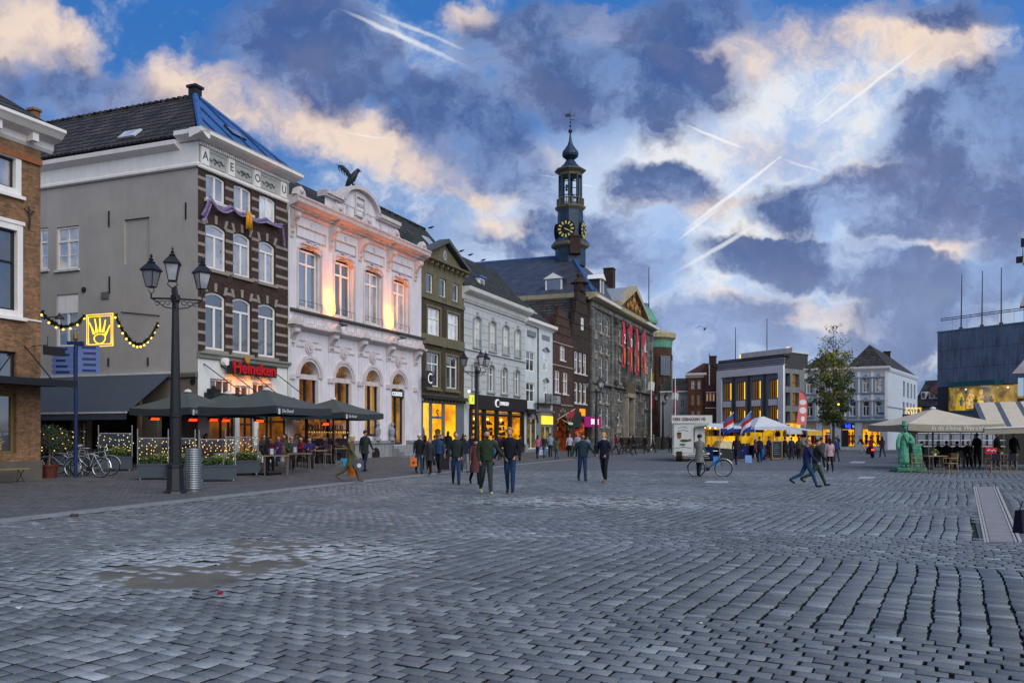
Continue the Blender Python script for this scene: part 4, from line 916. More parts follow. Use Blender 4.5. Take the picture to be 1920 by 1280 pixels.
for k, h in enumerate(lo):
    c = (h[0]+h[1])/2; r0 = w_/2
    mb = MB(); n = 14
    for i in range(n):
        a0, a1 = math.pi*i/n, math.pi*(i+1)/n
        for ra, rb, yy in ((r0, r0+.14, -.06), (r0+.14, r0+.3, -.1)):
            mb.prism([(c+ra*math.cos(a0), 5.35-r0+ra*math.sin(a0)), (c+rb*math.cos(a0), 5.35-r0+rb*math.sin(a0)), (c+rb*math.cos(a1), 5.35-r0+rb*math.sin(a1)), (c+ra*math.cos(a1), 5.35-r0+ra*math.sin(a1))], yy, -.002)
    mb.build('arch_moulding', WD, b)
    mb = MB(); 
    for rr_, t_ in ((.36, .06), (.27, .1), (.12, .15)): mb.disc_y(c, -.003-.001*t_, 6.05, rr_, t_, 16)
    mb.build('medallion', WD, b)
    mb = MB()
    for s_ in (-1, 1): mb.box(c+s_*.5-.02 if s_ > 0 else c-1.05, c+1.05 if s_ > 0 else c-.48, -.05, -.002, 6.02, 6.1); mb.box(c+s_*.55-.25, c+s_*.55+.25, -.04, -.002, 6.32, 6.38)
    mb.build('string_moulding', WD, b)
    # window: arched fanlight over tall casements, warm room behind
    sill = h[2]
    mb = MB(); mb.box(h[0], h[0]+.09, .2, .3, sill, 5.3-r0); mb.box(h[1]-.09, h[1], .2, .3, sill, 5.3-r0); mb.box(c-.07, c+.07, .19, .3, sill, 5.3-r0); mb.box(h[0], h[1], .1, .31, 4.45, 4.7, 1); mb.box(h[0], h[1], .2, .3, sill, sill+.14)
    for i in range(1, 6):
        a = math.pi*i/6; mb.tube([(c, .25, 4.7), (c+r0*math.cos(a), .25, 5.35-r0+r0*math.sin(a))], .014, 4)
    mb.tube([(c+.3*math.cos(math.pi*i/8), .25, 4.7+.3*math.sin(math.pi*i/8)) for i in range(9)], .014, 4)
    w = mb.build('arched_window', [OAK, WD], b)
    MB().add([(h[0], .26, sill), (h[1], .26, sill), (h[1], .26, 5.35), (h[0], .26, 5.35)], [(0, 1, 2, 3)]).build('pane', clearglass('thin_glass', .16), w)
    it = interior(b, h[0]-.3, h[1]+.3, sill-.3, 5.3, 2.2, LITDIM if k == 0 else emis('lit_room_arch', (214, 150, 20), .6, scale=.9, c2=(44, 28, 10)), yf=.41)
    for xx, zz in ((c-.3, 2.6), (c+.28, 2.9)):
        mb = MB(); mb.lathe([(.02, 0), (.02, .5), (.16, .5), (.1, .78)], (xx, .9, zz-.5), 8); mb.build('table_lamp', emis('lamp_shade_lit', (255, 225, 150), 2.2), b)
    mb = MB(); mb.box(c-.55, c-.2, 1.2, 1.3, sill, 3.3); mb.box(c+.1, c+.6, 1.6, 1.7, sill, 2.9); mb.build('display_rack', DARKROOM, b)
text('COSTES', .34, emis('letters_white', (240, 245, 255), .7), b, (((lo[3][0]+lo[3][1])/2)-.05, .05, 4.12), ext=.02, bold=.006)
box(b, 'sign_panel', BLACK, lo[3][0]+.01, lo[3][1]-.01, .07, .1, 3.9, 4.36)
# mid cornice, ledge, base
cornice(b, 0, L, 6.8, [(.04, 0), (.16, .06), (.3, .1), (.42, .16), (.42, .26)], WD, ends=.06)
box(b, 'parapet_band', WO, 0, L, -.1, -.003, 7.08, ZL-.12)
mb = MB()
for k in range(14): x0 = .3+k*(L-.6)/14; frame_ring(mb, x0, x0+(L-.6)/14-.12, 7.2, 7.58, .03, -.125, -.101)
mb.build('band_panels', WD, b)
cornice(b, 0, L, ZL-.12, [(.1, 0), (.3, .05), (.32, .14), (.0, .18)], mat('ledge_dark', (84, 84, 80), .8, .2, 3), ends=.03)
cornice(b, 0, L, ZT, [(.05, 0), (.12, .08), (.14, .25), (.5, .36), (.62, .46), (.64, .62), (.7, .68), (.7, .76)], WD, ends=.1)
mb = MB(); k = 0
while k*.17 < L: mb.box(k*.17, k*.17+.08, -.3, -.145, ZT+.2, ZT+.34); k += 1
mb.build('dentils', WD, b)
PL = mat('plinth_stone', (140, 144, 148), .8, .12, 2, .2, streak=.2)
for a, c in ((0, lo[3][0]-.12), (lo[3][1]+.12, L)):
    box(b, 'plinth', PL, a, c, -.22, -.004, -.3, 1.2); box(b, 'plinth_cap', PL, a, c, -.3, -.003, 1.2, 1.36)
for h in lo[:3]: mb = MB(); c = (h[0]+h[1])/2; mb.disc_y(c, -.225, .55, .42, .02, 14); mb.build('cellar_opening', DARKROOM, b)
for px in (700, 727):
    x = fc.x(px); mb = MB(); mb.lathe([(.24, 0), (.22, .1), (.12, .2), (.2, .4), (.22, .62), (.12, .75), (.1, .82)], (x, -.3, 1.36), 10, ax=1, ay=.7); mb.ball((x, -.3, 2.28), .13, n=6); mb.build('stone_bust', PL, b)
for k in range(4): box(b, 'step', PL, lo[3][0]-.3-.0, lo[3][1]+.3, -.35*(4-k)-.01*0, -.004, .28+.2*k-.6*(k == 0), .28+.2*(k+1)-.003*k)
# attic with segmental pediment and date tablet
xa, xb = fc.x(606), fc.x(740); xm = fc.x(670); ra = 1.75
wall(b, xa, xb, 13.2, 14.05, [], WO, th=.3, name='attic_wall', y=-.1)
mb = MB(); pts = [(xm+ra*math.cos(math.pi*i/16), 14.0+1.05*math.sin(math.pi*i/16)) for i in range(17)]
mb.prism(pts[::-1], -.14, .25); mb.build('attic_gable', WO, b)
mb = MB(); op = [(xm+(ra+.18)*math.cos(math.pi*i/16), 14.0+1.25*math.sin(math.pi*i/16)) for i in range(17)]
for i in range(16): mb.prism([pts[i], op[i], op[i+1], pts[i+1]], -.4, .3)
mb.box(xa-.1, xm-ra+.02, -.4, .3, 14.05, 14.25); mb.box(xm+ra-.02, xb+.1, -.4, .3, 14.05, 14.25); mb.box(xa-.1, xm-ra, -.3, .3, 13.95, 14.05); mb.box(xm+ra, xb+.1, -.3, .3, 13.95, 14.05)
mb.build('attic_cornice', WD, b)
mb = MB(); frame_ring(mb, xm-.5, xm+.5, 13.62, 14.75, .1, -.24, -.142); mb.tube([(xm-.5, -.2, 13.5), (xm-.1, -.22, 13.38), (xm+.1, -.22, 13.38), (xm+.5, -.2, 13.5)], .06, 5)
for s_ in (-1, 1):
    mb.box(xm+s_*1.2-.08, xm+s_*1.2+.08, -.17, -.11, 13.4, 13.95); mb.box(xm+s_*2.3-.08, xm+s_*2.3+.08, -.17, -.101, 13.4, 13.9)
mb.build('tablet_frame', WD, b); text('MDCCC', .26, mat('text_slate', (70, 82, 96), .6), b, (xm, -.15, 14.25), ext=.008)
pitched(b, 'roof', PANT2, [[(.1, .35, 13.1), (L, .35, 13.1), (L, 3, 15.5), (2.2, 3, 15.5)], [(.1, 6, 13.1), (.1, .35, 13.1), (2.2, 3, 15.5)], [(L, 6, 13.1), (.1, 6, 13.1), (2.2, 3, 15.5), (L, 3, 15.5)]])
body(b, L, 10, 13.1, GREY, y0=2.4)
MB().tube([(.1, -.08, 0), (.1, -.08, 6.8)], .05, 8).build('downpipe', TRIM, b)
# two wall lamps pointing up, each washing a pier in orange
for px, py in ((624, 604), (737, 628)):
    x = fc.x(px); mb = MB(); mb.tube([(x, -.12, 7.3), (x, -.75, 7.36)], .03, 5); mb.box(x-.5, x+.12, -.82, -.7, 7.34, 7.42); mb.build('wall_lamp', BLACK, b)
for px, e in ((620, 750), (730, 680)):
    x = fc.x(px); ld = bpy.data.lights.new('uplight', 'SPOT'); ld.energy = e; ld.color = (1, .22, .0); ld.spot_size = R(125); ld.spot_blend = 1; ld.shadow_soft_size = .06
    o = bpy.data.objects.new('uplight', ld); col.objects.link(o); o.parent = b; o.location = (x, -.5, 7.95); o.rotation_euler = (R(180-24), 0, 0)
    ld = bpy.data.lights.new('uplight', 'POINT'); ld.energy = 34; ld.color = (1, .3, .0); ld.shadow_soft_size = .12
    o = bpy.data.objects.new('uplight', ld); col.objects.link(o); o.parent = b; o.location = (x, -.42, 8.12)
    mb = MB(); mb.lathe([(.07, 0), (.09, .12)], (x, -.6, 7.5), 8); mb.build('lamp_housing', BLACK, b)
# eagle on the gable
e = thing('eagle_statue', 'dark eagle statue with one raised wing on top of the white gable', 'statue', tuple(fc.A+fc.u*fc.x(661)+Vector((0, 0, 15.2))), R(8)); e.scale = (.8, .8, .78)
EAG = mat('eagle_bronze', (30, 40, 44), .5, .2, 6, .3)
mb = MB(); mb.tube([(-.42, 0, -.08), (-.25, 0, .25), (-.05, 0, .5), (.12, -.02, .78), (.25, -.02, .98), (.34, -.02, 1.08)], [.1, .2, .26, .22, .16, .13], 8); mb.ball((.36, -.02, 1.1), .15, n=6)
mb.tube([(.46, -.02, 1.1), (.6, -.02, 1.02)], [.06, .015], 5); mb.tube([(0, -.1, .2), (.05, -.1, -.05)], .06, 5); mb.tube([(.1, .1, .2), (.14, .1, -.05)], .06, 5)
mb.build('body', EAG, e, smooth=True)
def wing(name, sgn, tipx, tipz):
    mb = MB(); V = []
    top = [(0, .62), (-.3, 1.05), (-.75, 1.38), (-1.15, tipz)] ; bot = [(.05, .35), (-.22, .55), (-.4, .85), (-1.0, tipz-.08)]
    for (a, c), (d, f_) in zip(top, bot): V += [(a*tipx, sgn*.12-.03, c), (a*tipx, sgn*.12+.03, c), (d*tipx, sgn*.12-.02, f_), (d*tipx, sgn*.12+.02, f_)]
    mb.add(V, [(i*4, i*4+2, i*4+6, i*4+4) for i in range(3)]+[(i*4+1, i*4+5, i*4+7, i*4+3) for i in range(3)]+[(i*4, i*4+4, i*4+5, i*4+1) for i in range(3)]+[(i*4+2, i*4+3, i*4+7, i*4+6) for i in range(3)])
    for i in range(6): t = i/5; mb.tube([(lerp(-.1, -.95, t)*tipx, sgn*.12, lerp(.7, 1.35, t)), (lerp(.02, -.85, t)*tipx, sgn*.12, lerp(.25, 1.0, t))], [.05, .012], 4)
    mb.build(name, EAG, e)
wing('wing', 1, 1, 1.52); wing('wing', -1, .82, 1.4)
# ================================================================== olive stone house with pediment and fashion shop
fc = Fac(790, ROW(790), 870, ROW(870)); L = fc.L
b = thing('pediment_house', 'narrow olive stone and brick house with a triangular pediment and yellow-lit shop', 'house', tuple(fc.A), fc.rz)
OLV = mat('olive_stone', (112, 106, 84), .85, .2, 1.5, .3, 12, streak=.3); OB = brickmat('olive_brick', (92, 78, 62), (70, 60, 50), (60, 56, 48), .21, .065, .008, .25, .3)
R3 = [(799, 812, 512, 548), (824, 837, 520.6, 555.6), (849, 860, 528, 562.5)]; R2 = [(801, 825, 575, 637), (839, 860, 584, 644.7)]; R1 = [(800, 823, 660, 723), (836, 858, 665.6, 727.5)]
def level(rs): 
    h = [fc.r(*q) for q in rs]; t = sum(v[3] for v in h)/len(h); z = sum(v[2] for v in h)/len(h); w = sum(v[1]-v[0] for v in h)/len(h)
    return [((v[0]+v[1])/2-w/2, (v[0]+v[1])/2+w/2, z, t) for v in h]
H3, H2, H1 = level(R3), level(R2), level(R1); ze = fc.z(792, 486)
zsh = fc.z(792, 742); zm = H3[0][2]-.3
wall(b, 0, L, zm, ze, H3, OLV); wall(b, 0, L, zsh+.001, zm, H2+H1, OB, y=.012)
for h in H3: win(b, *h, WHITE, GL_DARK, cols=1, fw=.09, yr=.1); box(b, 'window_sill', OLV, h[0]-.1, h[1]+.1, -.1, -.003, h[2]-.14, h[2]-.01)
for hh, gm in ((H2, GL_BRIGHT), (H1, GL_DARK)):
    for h in hh:
        win(b, *h, WHITE, gm, cols=2, tr=(.68,), topcols=2, subcols=1, fw=.09, yr=.09)
        mb = MB(); frame_ring(mb, h[0]-.16, h[1]+.16, h[2]-.14, h[3]+.16, .15, -.05, .01); mb.box(h[0]-.25, h[1]+.25, -.14, .0, h[2]-.26, h[2]-.12); mb.build('stone_surround', OLV, b)
box(b, 'belt', OLV, 0, L, -.09, .01, zm-.12, zm+.14); box(b, 'belt', OLV, 0, L, -.06, .011, H1[0][3]+.5, H1[0][3]+1.15)
cornice(b, 0, L, ze, [(.04, 0), (.12, .06), (.4, .16), (.42, .28)], OLV, ends=.12)
mb = MB()
for k in range(9): mb.box(.15+k*(L-.4)/8, .3+k*(L-.4)/8, -.34, -.1, ze-.12, ze+.05)
mb.build('modillions', OLV, b, kind='stuff')
mb = MB(); mb.prism([(0.1, ze+.28), (L-.1, ze+.28), (L/2, ze+1.55)], -.06, .3); mb.build('pediment', OLV, b)
mb = MB()
for s_ in (-1, 1): mb.prism([(L/2+s_*(L/2+.25), ze+.26), (L/2+s_*(L/2+.2), ze+.5), (L/2, ze+1.92), (L/2, ze+1.66)][::s_ or 1], -.42, .3)
mb.build('pediment_cornice', mat('ped_lead', (78, 84, 84), .6, .2, 3), b)
mb = MB(); mb.disc_y(L/2, -.062, ze+.82, .2, .04, 14, ry=.32); mb.build('oval_window', TRIM, b)
mb = MB(); mb.disc_y(L/2, -.103, ze+.82, .13, .01, 14, ry=.24); mb.build('oval_pane', GL_DARK, b)
pitched(b, 'roof', PANT2, [[(-.3, .1, ze+.2), (L+.1, .1, ze+.2), (L+.1, 3, 16.25), (-.3, 3, 16.25)], [(L+.1, 6, ze), (-.3, 6, ze), (-.3, 3, 16.25), (L+.1, 3, 16.25)]])
rr = MB()
for k in range(19): rr.ball((-.2+k*.35, 3, 16.3), .14, n=4)
mb = MB(); mb.add([(-.2, .2, ze), (-.2, 5.9, ze), (-.2, 3, 16.1), (L, .2, ze), (L, 5.9, ze), (L, 3, 16.1)], [(0, 2, 1), (3, 4, 5)]); mb.build('gable_wall', OB, b)
rr.build('ridge_tiles', PANT2, b)
slope = Vector((0, 2.9, 16.05-ze)); skylight(b, (L*.72, 1.7, ze+.2+(16.05-ze)*.55+.03), (1, 0, 0), slope, 1.0, 1.3, TRIM, GL_BRIGHT)
body(b, L, 10, ze, OB, y0=3.4)
SHG = mat('shop_grey', (98, 108, 120), .5, .08, 1)
zs = zsh-.25
box(b, 'shop_cornice', mat('shop_dark', (40, 40, 36), .6), 0, L, -.35, .01, zsh-.14, zsh+.1)
mb = MB()
for k in range(12): mb.box(.1+k*L/12, .22+k*L/12, -.3, -.15, zsh-.3, zsh-.14)
mb.build('shop_dentils', MATS['shop_dark'], b)
gx = [fc.x(792), fc.x(808), fc.x(832), fc.x(858)]; zt_ = fc.z(808, 754); gz0 = .75
wall(b, 0, L, -.3, zsh-.14, [(gx[0]+.05, gx[1]-.08, gz0, zt_), (gx[1]+.12, gx[2]-.12, .45, zt_), (gx[2]+.12, gx[3]-.1, gz0, zt_)], SHG, y=.014, th=.1)
interior(b, .1, L-.1, .42, zt_+.2, 3.2, LITW2, yf=.13)
for (a, c, z0) in ((gx[0]+.05, gx[1]-.08, gz0), (gx[1]+.12, gx[2]-.12, .45), (gx[2]+.12, gx[3]-.1, gz0)):
    mb = MB(); frame_ring(mb, a, c, z0, zt_, .06, .0, .08); w = mb.build('shop_window', SHG, b); MB().add([(a, .05, z0), (c, .05, z0), (c, .05, zt_), (a, .05, zt_)], [(0, 1, 2, 3)]).build('pane', SHOPG, w)
box(b, 'fascia', mat('fascia_beige', (170, 150, 112), .5), gx[0]-.1, gx[3], -.1, .01, zt_+.05, zt_+.5)
text('S', .8, BLACK, b, ((gx[1]+gx[2])/2, -.0, zt_-.75), ext=.01, bold=.01); box(b, 'door_transom', SHG, gx[1]+.12, gx[2]-.12, -.01, .1, 2.75, 2.9)
mb = MB(); mb.lathe([(.3, 0), (.12, .9), (.02, 1.7)], ((gx[1]+gx[2])/2, 1.0, .5), 8); mb.build('small_tree_display', DARKROOM, b)
mb = MB(); mb.lathe([(.22, .6), (.16, .95)], (gx[0]+.5, .8, .7), 8); mb.build('lamp_display', LAMPW, b)
mb = MB(); mb.box(gx[2]+.5, gx[2]+.56, .6, .66, .5, 1.8); mb.lathe([(.05, 0), (.2, .3), (.16, .7), (.22, 1.0), (.05, 1.1)], (gx[2]+.9, .9, 1.0), 8); mb.build('mannequin', DARKROOM, b)
sg = thing('square_sign', 'black square sign with a white letter C at the white building edge', 'sign', tuple(fc.A), fc.rz)
zz = fc.z(790, 711); mb = MB(); mb.box(-.52, .12, -.72, -.62, zz-.5, zz+.5); mb.box(-.02, .04, -.62, -.01, zz-.05, zz+.05); mb.build('plate', BLACK, sg)
text('C', .95, emis('sign_white', (225, 225, 225), .8), sg, (-.2, -.722, zz), ext=.004)
sg = thing('lit_sign', 'small yellow-green glowing box sign between two shops', 'sign', tuple(fc.A), fc.rz)
x = L+.1; zz = fc.z(873, 749); mb = MB(); mb.box(x-.3, x+.3, -.62, -.5, zz-.32, zz+.32); mb.box(x-.03, x+.03, -.5, .0, zz-.04, zz+.04); mb.build('box', emis('sign_yellow', (214, 222, 70), 1.1), sg)
text('S', .4, BLACK, sg, (x, -.625, zz), ext=.004); mb = MB(); mb.ball((x-.35, -.5, zz+.55), .1, n=6); mb.build('bulb', emis('bulb_white', (250, 250, 240), 2), sg)
# ================================================================== white rusticated house, dark shop front
fc = Fac(870, ROW(870), 985, ROW(985)); L = fc.L
b = thing('stucco_house', 'pale blue-white stucco house with scored lines, dark shop front and small dormer', 'house', tuple(fc.A), fc.rz)
ST = mat('pale_stucco', (190, 196, 196), .7, .1, 1.2, .1, 14, streak=.2); STD = mat('stucco_joint', (118, 126, 130), .8, .1)
zt = fc.z(869, 560); H2 = level([(888, 900, 591.6, 649), (917.5, 928.5, 601, 657), (942, 953.5, 610, 662), (966, 974, 618, 668)]); H1 = level([(885.6, 896, 676, 729), (914, 926, 685, 734), (940, 950, 690, 737), (964, 973, 695, 740)])
zs = fc.z(870, 737); P4 = level([(888, 909, 548, 565), (916, 934, 559, 575), (943, 959, 569, 583), (967, 981, 577, 590)])
wall(b, 0, L, zs, zt, H2+H1, ST, arches=[(h[0], h[1], h[3], .28) for h in H2+H1])
for hh in (H2, H1):
    for i, h in enumerate(hh):
        win(b, *h, WHITE, GL_BRIGHT if hh is H2 else GL_DARK, cols=2, tr=(.66,), fw=.07, yr=.1, rise=.28, sill=False)
        mb = MB(); n = 8; c = (h[0]+h[1])/2; w = (h[1]-h[0])/2
        mb.box(h[0]-.17, h[0], -.06, -.002, h[2], h[3]-.2); mb.box(h[1], h[1]+.17, -.06, -.002, h[2], h[3]-.2)
        mb.tube([(c-(w+.08)*math.cos(math.pi*j/n), -.04, h[3]-.24+.34*math.sin(math.pi*j/n)) for j in range(n+1)], .085, 5); mb.box(c-.1, c+.1, -.14, -.002, h[3]+.04, h[3]+.34); mb.box(h[0]-.22, h[1]+.22, -.14, -.002, h[2]-.14, h[2]-.005)
        mb.build('window_surround', mat('surround_grey', (150, 158, 162), .7, .1), b)
        if hh is H2:
            mb = MB(); mb.tube([(h[0], -.12, h[2]+.5), (h[1], -.12, h[2]+.5)], .015, 4)
            for t in range(7): mb.tube([(lerp(h[0], h[1], t/6), -.12, h[2]), (lerp(h[0], h[1], t/6), -.12, h[2]+.5)], .01, 4)
            mb.build('balcony_rail', IRON, b)
z = zs+.45
while z < P4[0][2]-.2:
    xs = [0]+[v for h in H2 for v in (h[0]-.2, h[1]+.2)]+[L]
    inn = any(h[2]-.15 < z < h[3]+.1 for h in (H2[0], H1[0]))
    for a, c in (list(zip(xs[::2], xs[1::2])) if inn else [(0, L)]): MB().box(a, c, -.006, -.001, z, z+.03).build('scored_joint', STD, b)
    z += .52
for h in P4: mb = MB(); mb.box(*h[:2], -.03, -.002, h[2], h[3], 0); frame_ring(mb, h[0]-.06, h[1]+.06, h[2]-.06, h[3]+.06, .06, -.06, -.002); mb.build('attic_panel', ST, b)
for zz in (H2[0][2]-.35, P4[0][2]-.3): cornice(b, 0, L, zz, [(.03, 0), (.12, .04), (.12, .12)], ST)
cornice(b, 0, L, zt, [(.04, 0), (.1, .1), (.14, .35), (.5, .5), (.62, .6), (.66, .85)], CREAM, ends=.35)
pitched(b, 'roof', PANT2, [[(-.2, -.3, zt+.8), (L+.2, -.3, zt+.8), (L+.2, 2.6, 15.4), (-.2, 2.6, 15.4)], [(L+.2, 6, zt+.8), (-.2, 6, zt+.8), (-.2, 2.6, 15.4), (L+.2, 2.6, 15.4)]])
mb = MB(); mb.prism([(0, 0), (0, 0), (0, 0)], 0, 0) if False else None
mb.add([(L, 0, zt), (L, 10.5, zt), (L, 10.5, zt+.5), (L, 5.9, zt+.75), (L, 2.6, 15.3), (L, -.2, zt+.75)], [(0, 1, 2, 3, 4, 5)]); mb.build('gable_wall', ST, b)
body(b, L, 10.5, zt+.2, ST, y0=3.5)
sl = Vector((0, 2.9, 15.4-zt-.8)); skylight(b, (fc.x(886), .9, zt+.8+1.2/2.9*(14.6-zt)+.03), (1, 0, 0), sl, .9, .9, TRIM, GL_BRIGHT)
x = fc.x(916); mb = MB(); z0 = zt+1.1; mb.box(x-.55, x+.55, .6, 2.2, z0, z0+1.15); mb.build('dormer', WHITE, b)
mb = MB(); mb.box(x-.7, x+.7, .4, 2.5, z0+1.15, z0+1.27); mb.build('dormer_roof', LEAD, b); win(b, x-.42, x+.42, z0+.08, z0+1.08, WHITE, GL_DARK, T=Matrix.Translation((0, .52, 0)), cols=1, fw=.08, yr=-.0)
BRN = mat('shop_brown', (34, 26, 26), .45, .15, 3); x0, x1 = fc.x(880), fc.x(980); zf = zs-1.05
box(b, 'fascia', BRN, x0, x1+.15, -.35, .0, zf, zs-.02); text('EXPRESSO', .4, emis('white_letters2', (230, 230, 235), .9), b, (fc.x(934)+.35, -.36, (zf+zs)/2), ext=.02, shear=.25)
mb = MB(); cx_, cz_ = fc.x(924), (zf+zs)/2; mb.tube([(cx_+.1+.42*math.cos(R(a)), -.37, cz_+.27*math.sin(R(a))) for a in range(50, 311, 20)], [.02, .035, .05, .06, .07, .07, .07, .07, .06, .05, .04, .03, .02, .02][:14], 5); mb.build('logo_mark', MATS['white_letters2'], b)
wall(b, 0, L, -.3, zs, [(x0, x1, .3, zf)], ST, th=.12); interior(b, x0, x1, .3, zf, 3.2, LITW, yf=.13)
cols_ = [x0, fc.x(904)-.15, fc.x(904)+.15, fc.x(931)-.2, fc.x(931)+.2, fc.x(956)-.2, fc.x(956)+.2, x1]
mb = MB()
for k in range(5): xx = [x0+.12, fc.x(907), fc.x(931), fc.x(956), x1-.12][k]; mb.box(xx-.2, xx+.2, -.12, .12, .3, zf)
mb.box(x0, x1, -.1, .1, 3.1, 3.3); mb.box(x0, x1, -.1, .1, .25, .6); mb.build('shop_frame', BRN, b)
for k in range(4):
    xa = [x0+.32, fc.x(907)+.2, fc.x(931)+.2, fc.x(956)+.2][k]; xb = [fc.x(907)-.2, fc.x(931)-.2, fc.x(956)-.2, x1-.32][k]
    mb = MB(); frame_ring(mb, xa, xb, .6, zf, .05, .02, .09); w = mb.build('shop_window', BRN, b); MB().add([(xa, .05, .6), (xb, .05, .6), (xb, .05, 3.1), (xa, .05, 3.1)], [(0, 1, 2, 3)]).build('pane', SHOPG, w)
    MB().box(xa+.03, xb-.03, -.03, .03, 3.35, zf-.12).build('frosted_transom', glass('frost', (120, 150, 160), .25, .3), w)
    mb = MB(); rng = random.Random(k)
    for j in range(5): zz = .8+j*.42; mb.box(xa+.1, xb-.1, 1.3, 1.5, zz, zz+.04); [mb.box(xa+.15+i*.2, xa+.24+i*.2, 1.3, 1.42, zz+.04, zz+.04+rng.uniform(.1, .3)) for i in range(int((xb-xa-.2)/.2)) if rng.random() > .35]
    mb.build('display_shelves', DARKROOM, b); mb = MB(); mb.ball((xa+.4, 1.0, 2.9), .09, n=5); mb.build('spot_lamp', LAMPW, b)
box(b, 'stone_pier', ST, x1+.1, L+.02, -.08, -.002, 0, zs-.1); box(b, 'pier_base', PL, x1+.05, L+.1, -.25, -.004, -.2, .95)
box(b, 'side_awning_box', BLACK, L-.6, L+1.3, -.5, -.36, zs-1.15, zs-.75)
# ================================================================== narrow white house with corner bay
def simple_house(name, label, cat, pA, kA, pB, kB, ztop_px, D, wm, roof=None, z0=-.3):
    fc = Fac(pA, kA, pB, kB); b = thing(name, label, cat, tuple(fc.A), fc.rz); return fc, b
fc = Fac(985, ROW(985), 1036, ROW(1036)); L = fc.L
b = thing('narrow_house', 'narrow white house with glazed balcony and yellow-lit shop sign', 'house', tuple(fc.A), fc.rz)
WN = mat('cool_white', (204, 214, 216), .7, .1, 1.5, .1, streak=.18); xm = fc.x(1010)
zt = fc.z(1010, 615)
def px_holes(rs): return [fc.r(*q) for q in rs]
ha = px_holes([(989, 1005, 657, 694), (989, 1005, 716, 752)]); hb = px_holes([(1018, 1028, 656, 694), (1019, 1027, 714, 736)]); hc = px_holes([(988, 1007, 782, 842), (1014, 1034, 797, 842)])
hc = [(h[0], h[1], .5, h[3]) for h in hc]
wall(b, 0, xm, 3.55, zt, ha, WN, y=.12); wall(b, xm, L, 3.55, zt, hb, WN); wall(b, 0, L, -.3, 3.55, [(h[0], h[1], h[2], min(h[3], 3.3)) for h in hc], STD)
for h in ha: win(b, *h, WHITE, GL_DARK, T=Matrix.Translation((0, .1, 0)), cols=2, tr=(.6,), fw=.09)
for h in hb: win(b, *h, WHITE, GL_BRIGHT, cols=1, tr=(.6,), fw=.08); arch_ = MB(); arch_.tube([(h[0]-.15, -.06, h[3]), ((h[0]+h[1])/2, -.1, h[3]+.3), (h[1]+.15, -.06, h[3])], .08, 5); arch_.build('window_hood', STD, b)
for h in hc: 
    hz_ = min(h[3], 3.3); w = win(b, h[0], h[1], h[2], hz_, WHITE, SHOPG, cols=2, fw=.08); 
interior(b, .05, L-.05, .4, 3.3, 2.5, emis('lit_room_pale', (170, 150, 70), .35, scale=2, c2=(40, 44, 40)), yf=.3)
cornice(b, 0, L, zt, [(.04, 0), (.12, .1), (.42, .25), (.45, .5)], WHITE, ends=.25); cornice(b, 0, L, 3.6, [(.04, 0), (.25, .1), (.25, .25)], STD)
for x0, x1 in ((.2, xm-.2), (xm+.3, L-.3)): box(b, 'attic_panel', STD, x0+.5, x1-.5, -.02, .13, zt-.9, zt-.45)
pitched(b, 'roof', PANT2, [[(-.1, -.3, zt+.45), (L+.1, -.3, zt+.45), (L-.8, 3.4, zt+3.6), (-.1, 3.4, zt+3.6)], [(L+.1, -.3, zt+.45), (L+.1, 8, zt+.45), (L-.8, 3.4, zt+3.6)]])
skylight(b, (L*.72, 1.2, zt+1.75), (1, 0, 0), (0, 3.7, 3.15), .6, .8, TRIM, GL_BRIGHT)
z0, z1 = fc.z(1000, 755), fc.z(1000, 738); x0, x1 = fc.x(1002), fc.x(1032)
mb = MB(); mb.box(x0, x1, -1.0, -.0, z0-.1, z0); mb.tube([(x0, -1.0, z1), (x1, -1.0, z1)], .03, 4)
for t in (0, .33, 1): mb.box(lerp(x0, x1, t)-.05, lerp(x0, x1, t)+.05, -1.03, -.97, z0, z1)
mb.build('balcony', BLACK, b); box(b, 'balcony_glass', glass('pale_glass', (150, 170, 190), .3, .1), x0+.05, x1-.05, -1.0, -.98, z0+.05, z1-.05)
s1 = box(b, 'lit_sign', emis('sign_yellow2', (250, 210, 60), 1.3), fc.x(1014), fc.x(1033), -.2, -.05, fc.z(1014, 795), fc.z(1014, 779))
mb = MB(); mb.tube([(fc.x(998)+1.3*math.cos(math.pi*i/10), -.05, 2.7+.9*math.sin(math.pi*i/10)) for i in range(11)], .06, 4); mb.build('arch_sign', BLACK, b)
text('optiek', .32, BLACK, b, (fc.x(996), -.04, 2.75), ext=.004)
body(b, L, 8, zt, WN, y0=3.0)
# ================================================================== stepped gables
def stepped(fc, b, wm, xc, hw0, z0, steps, y0=-.02, y1=.35):
    mb = MB(); z = z0; w = hw0
    for (dz, dw) in steps:
        mb.box(xc-w, xc+w, y0, y1, z, z+dz); mb.box(xc-w-.06, xc+w+.06, y0-.06, y1+.06, z+dz, z+dz+.1); z += dz; w -= dw
    return mb.build('stepped_gable', wm, b), z
RB = brickmat('red_brown_brick', (100, 72, 58), (74, 54, 46), (64, 56, 50), .21, .066, .009, .25, .25); DB = brickmat('dark_brown_brick', (76, 58, 50), (58, 46, 42), (50, 46, 42), .21, .066, .009, .25, .25)
fc = Fac(1036, ROW(1036), 1073, ROW(1073)); L = fc.L
b = thing('gabled_house', 'lower red-brown brick house with stepped gable and arched doorway', 'house', tuple(fc.A), fc.rz)
hs = px_holes([(1050, 1060, 641, 674), (1040, 1050, 693, 735), (1055, 1065, 697, 738)]); ze = fc.z(1050, 640)
wall(b, 0, L, 3.9, ze, hs, RB); zx = fc.x(1055)
wall(b, 0, L, -.3, 3.9, [(fc.x(1042), fc.x(1068), -.2, 3.4)], RB, arches=[(fc.x(1042), fc.x(1068), 3.4, 1.2)])
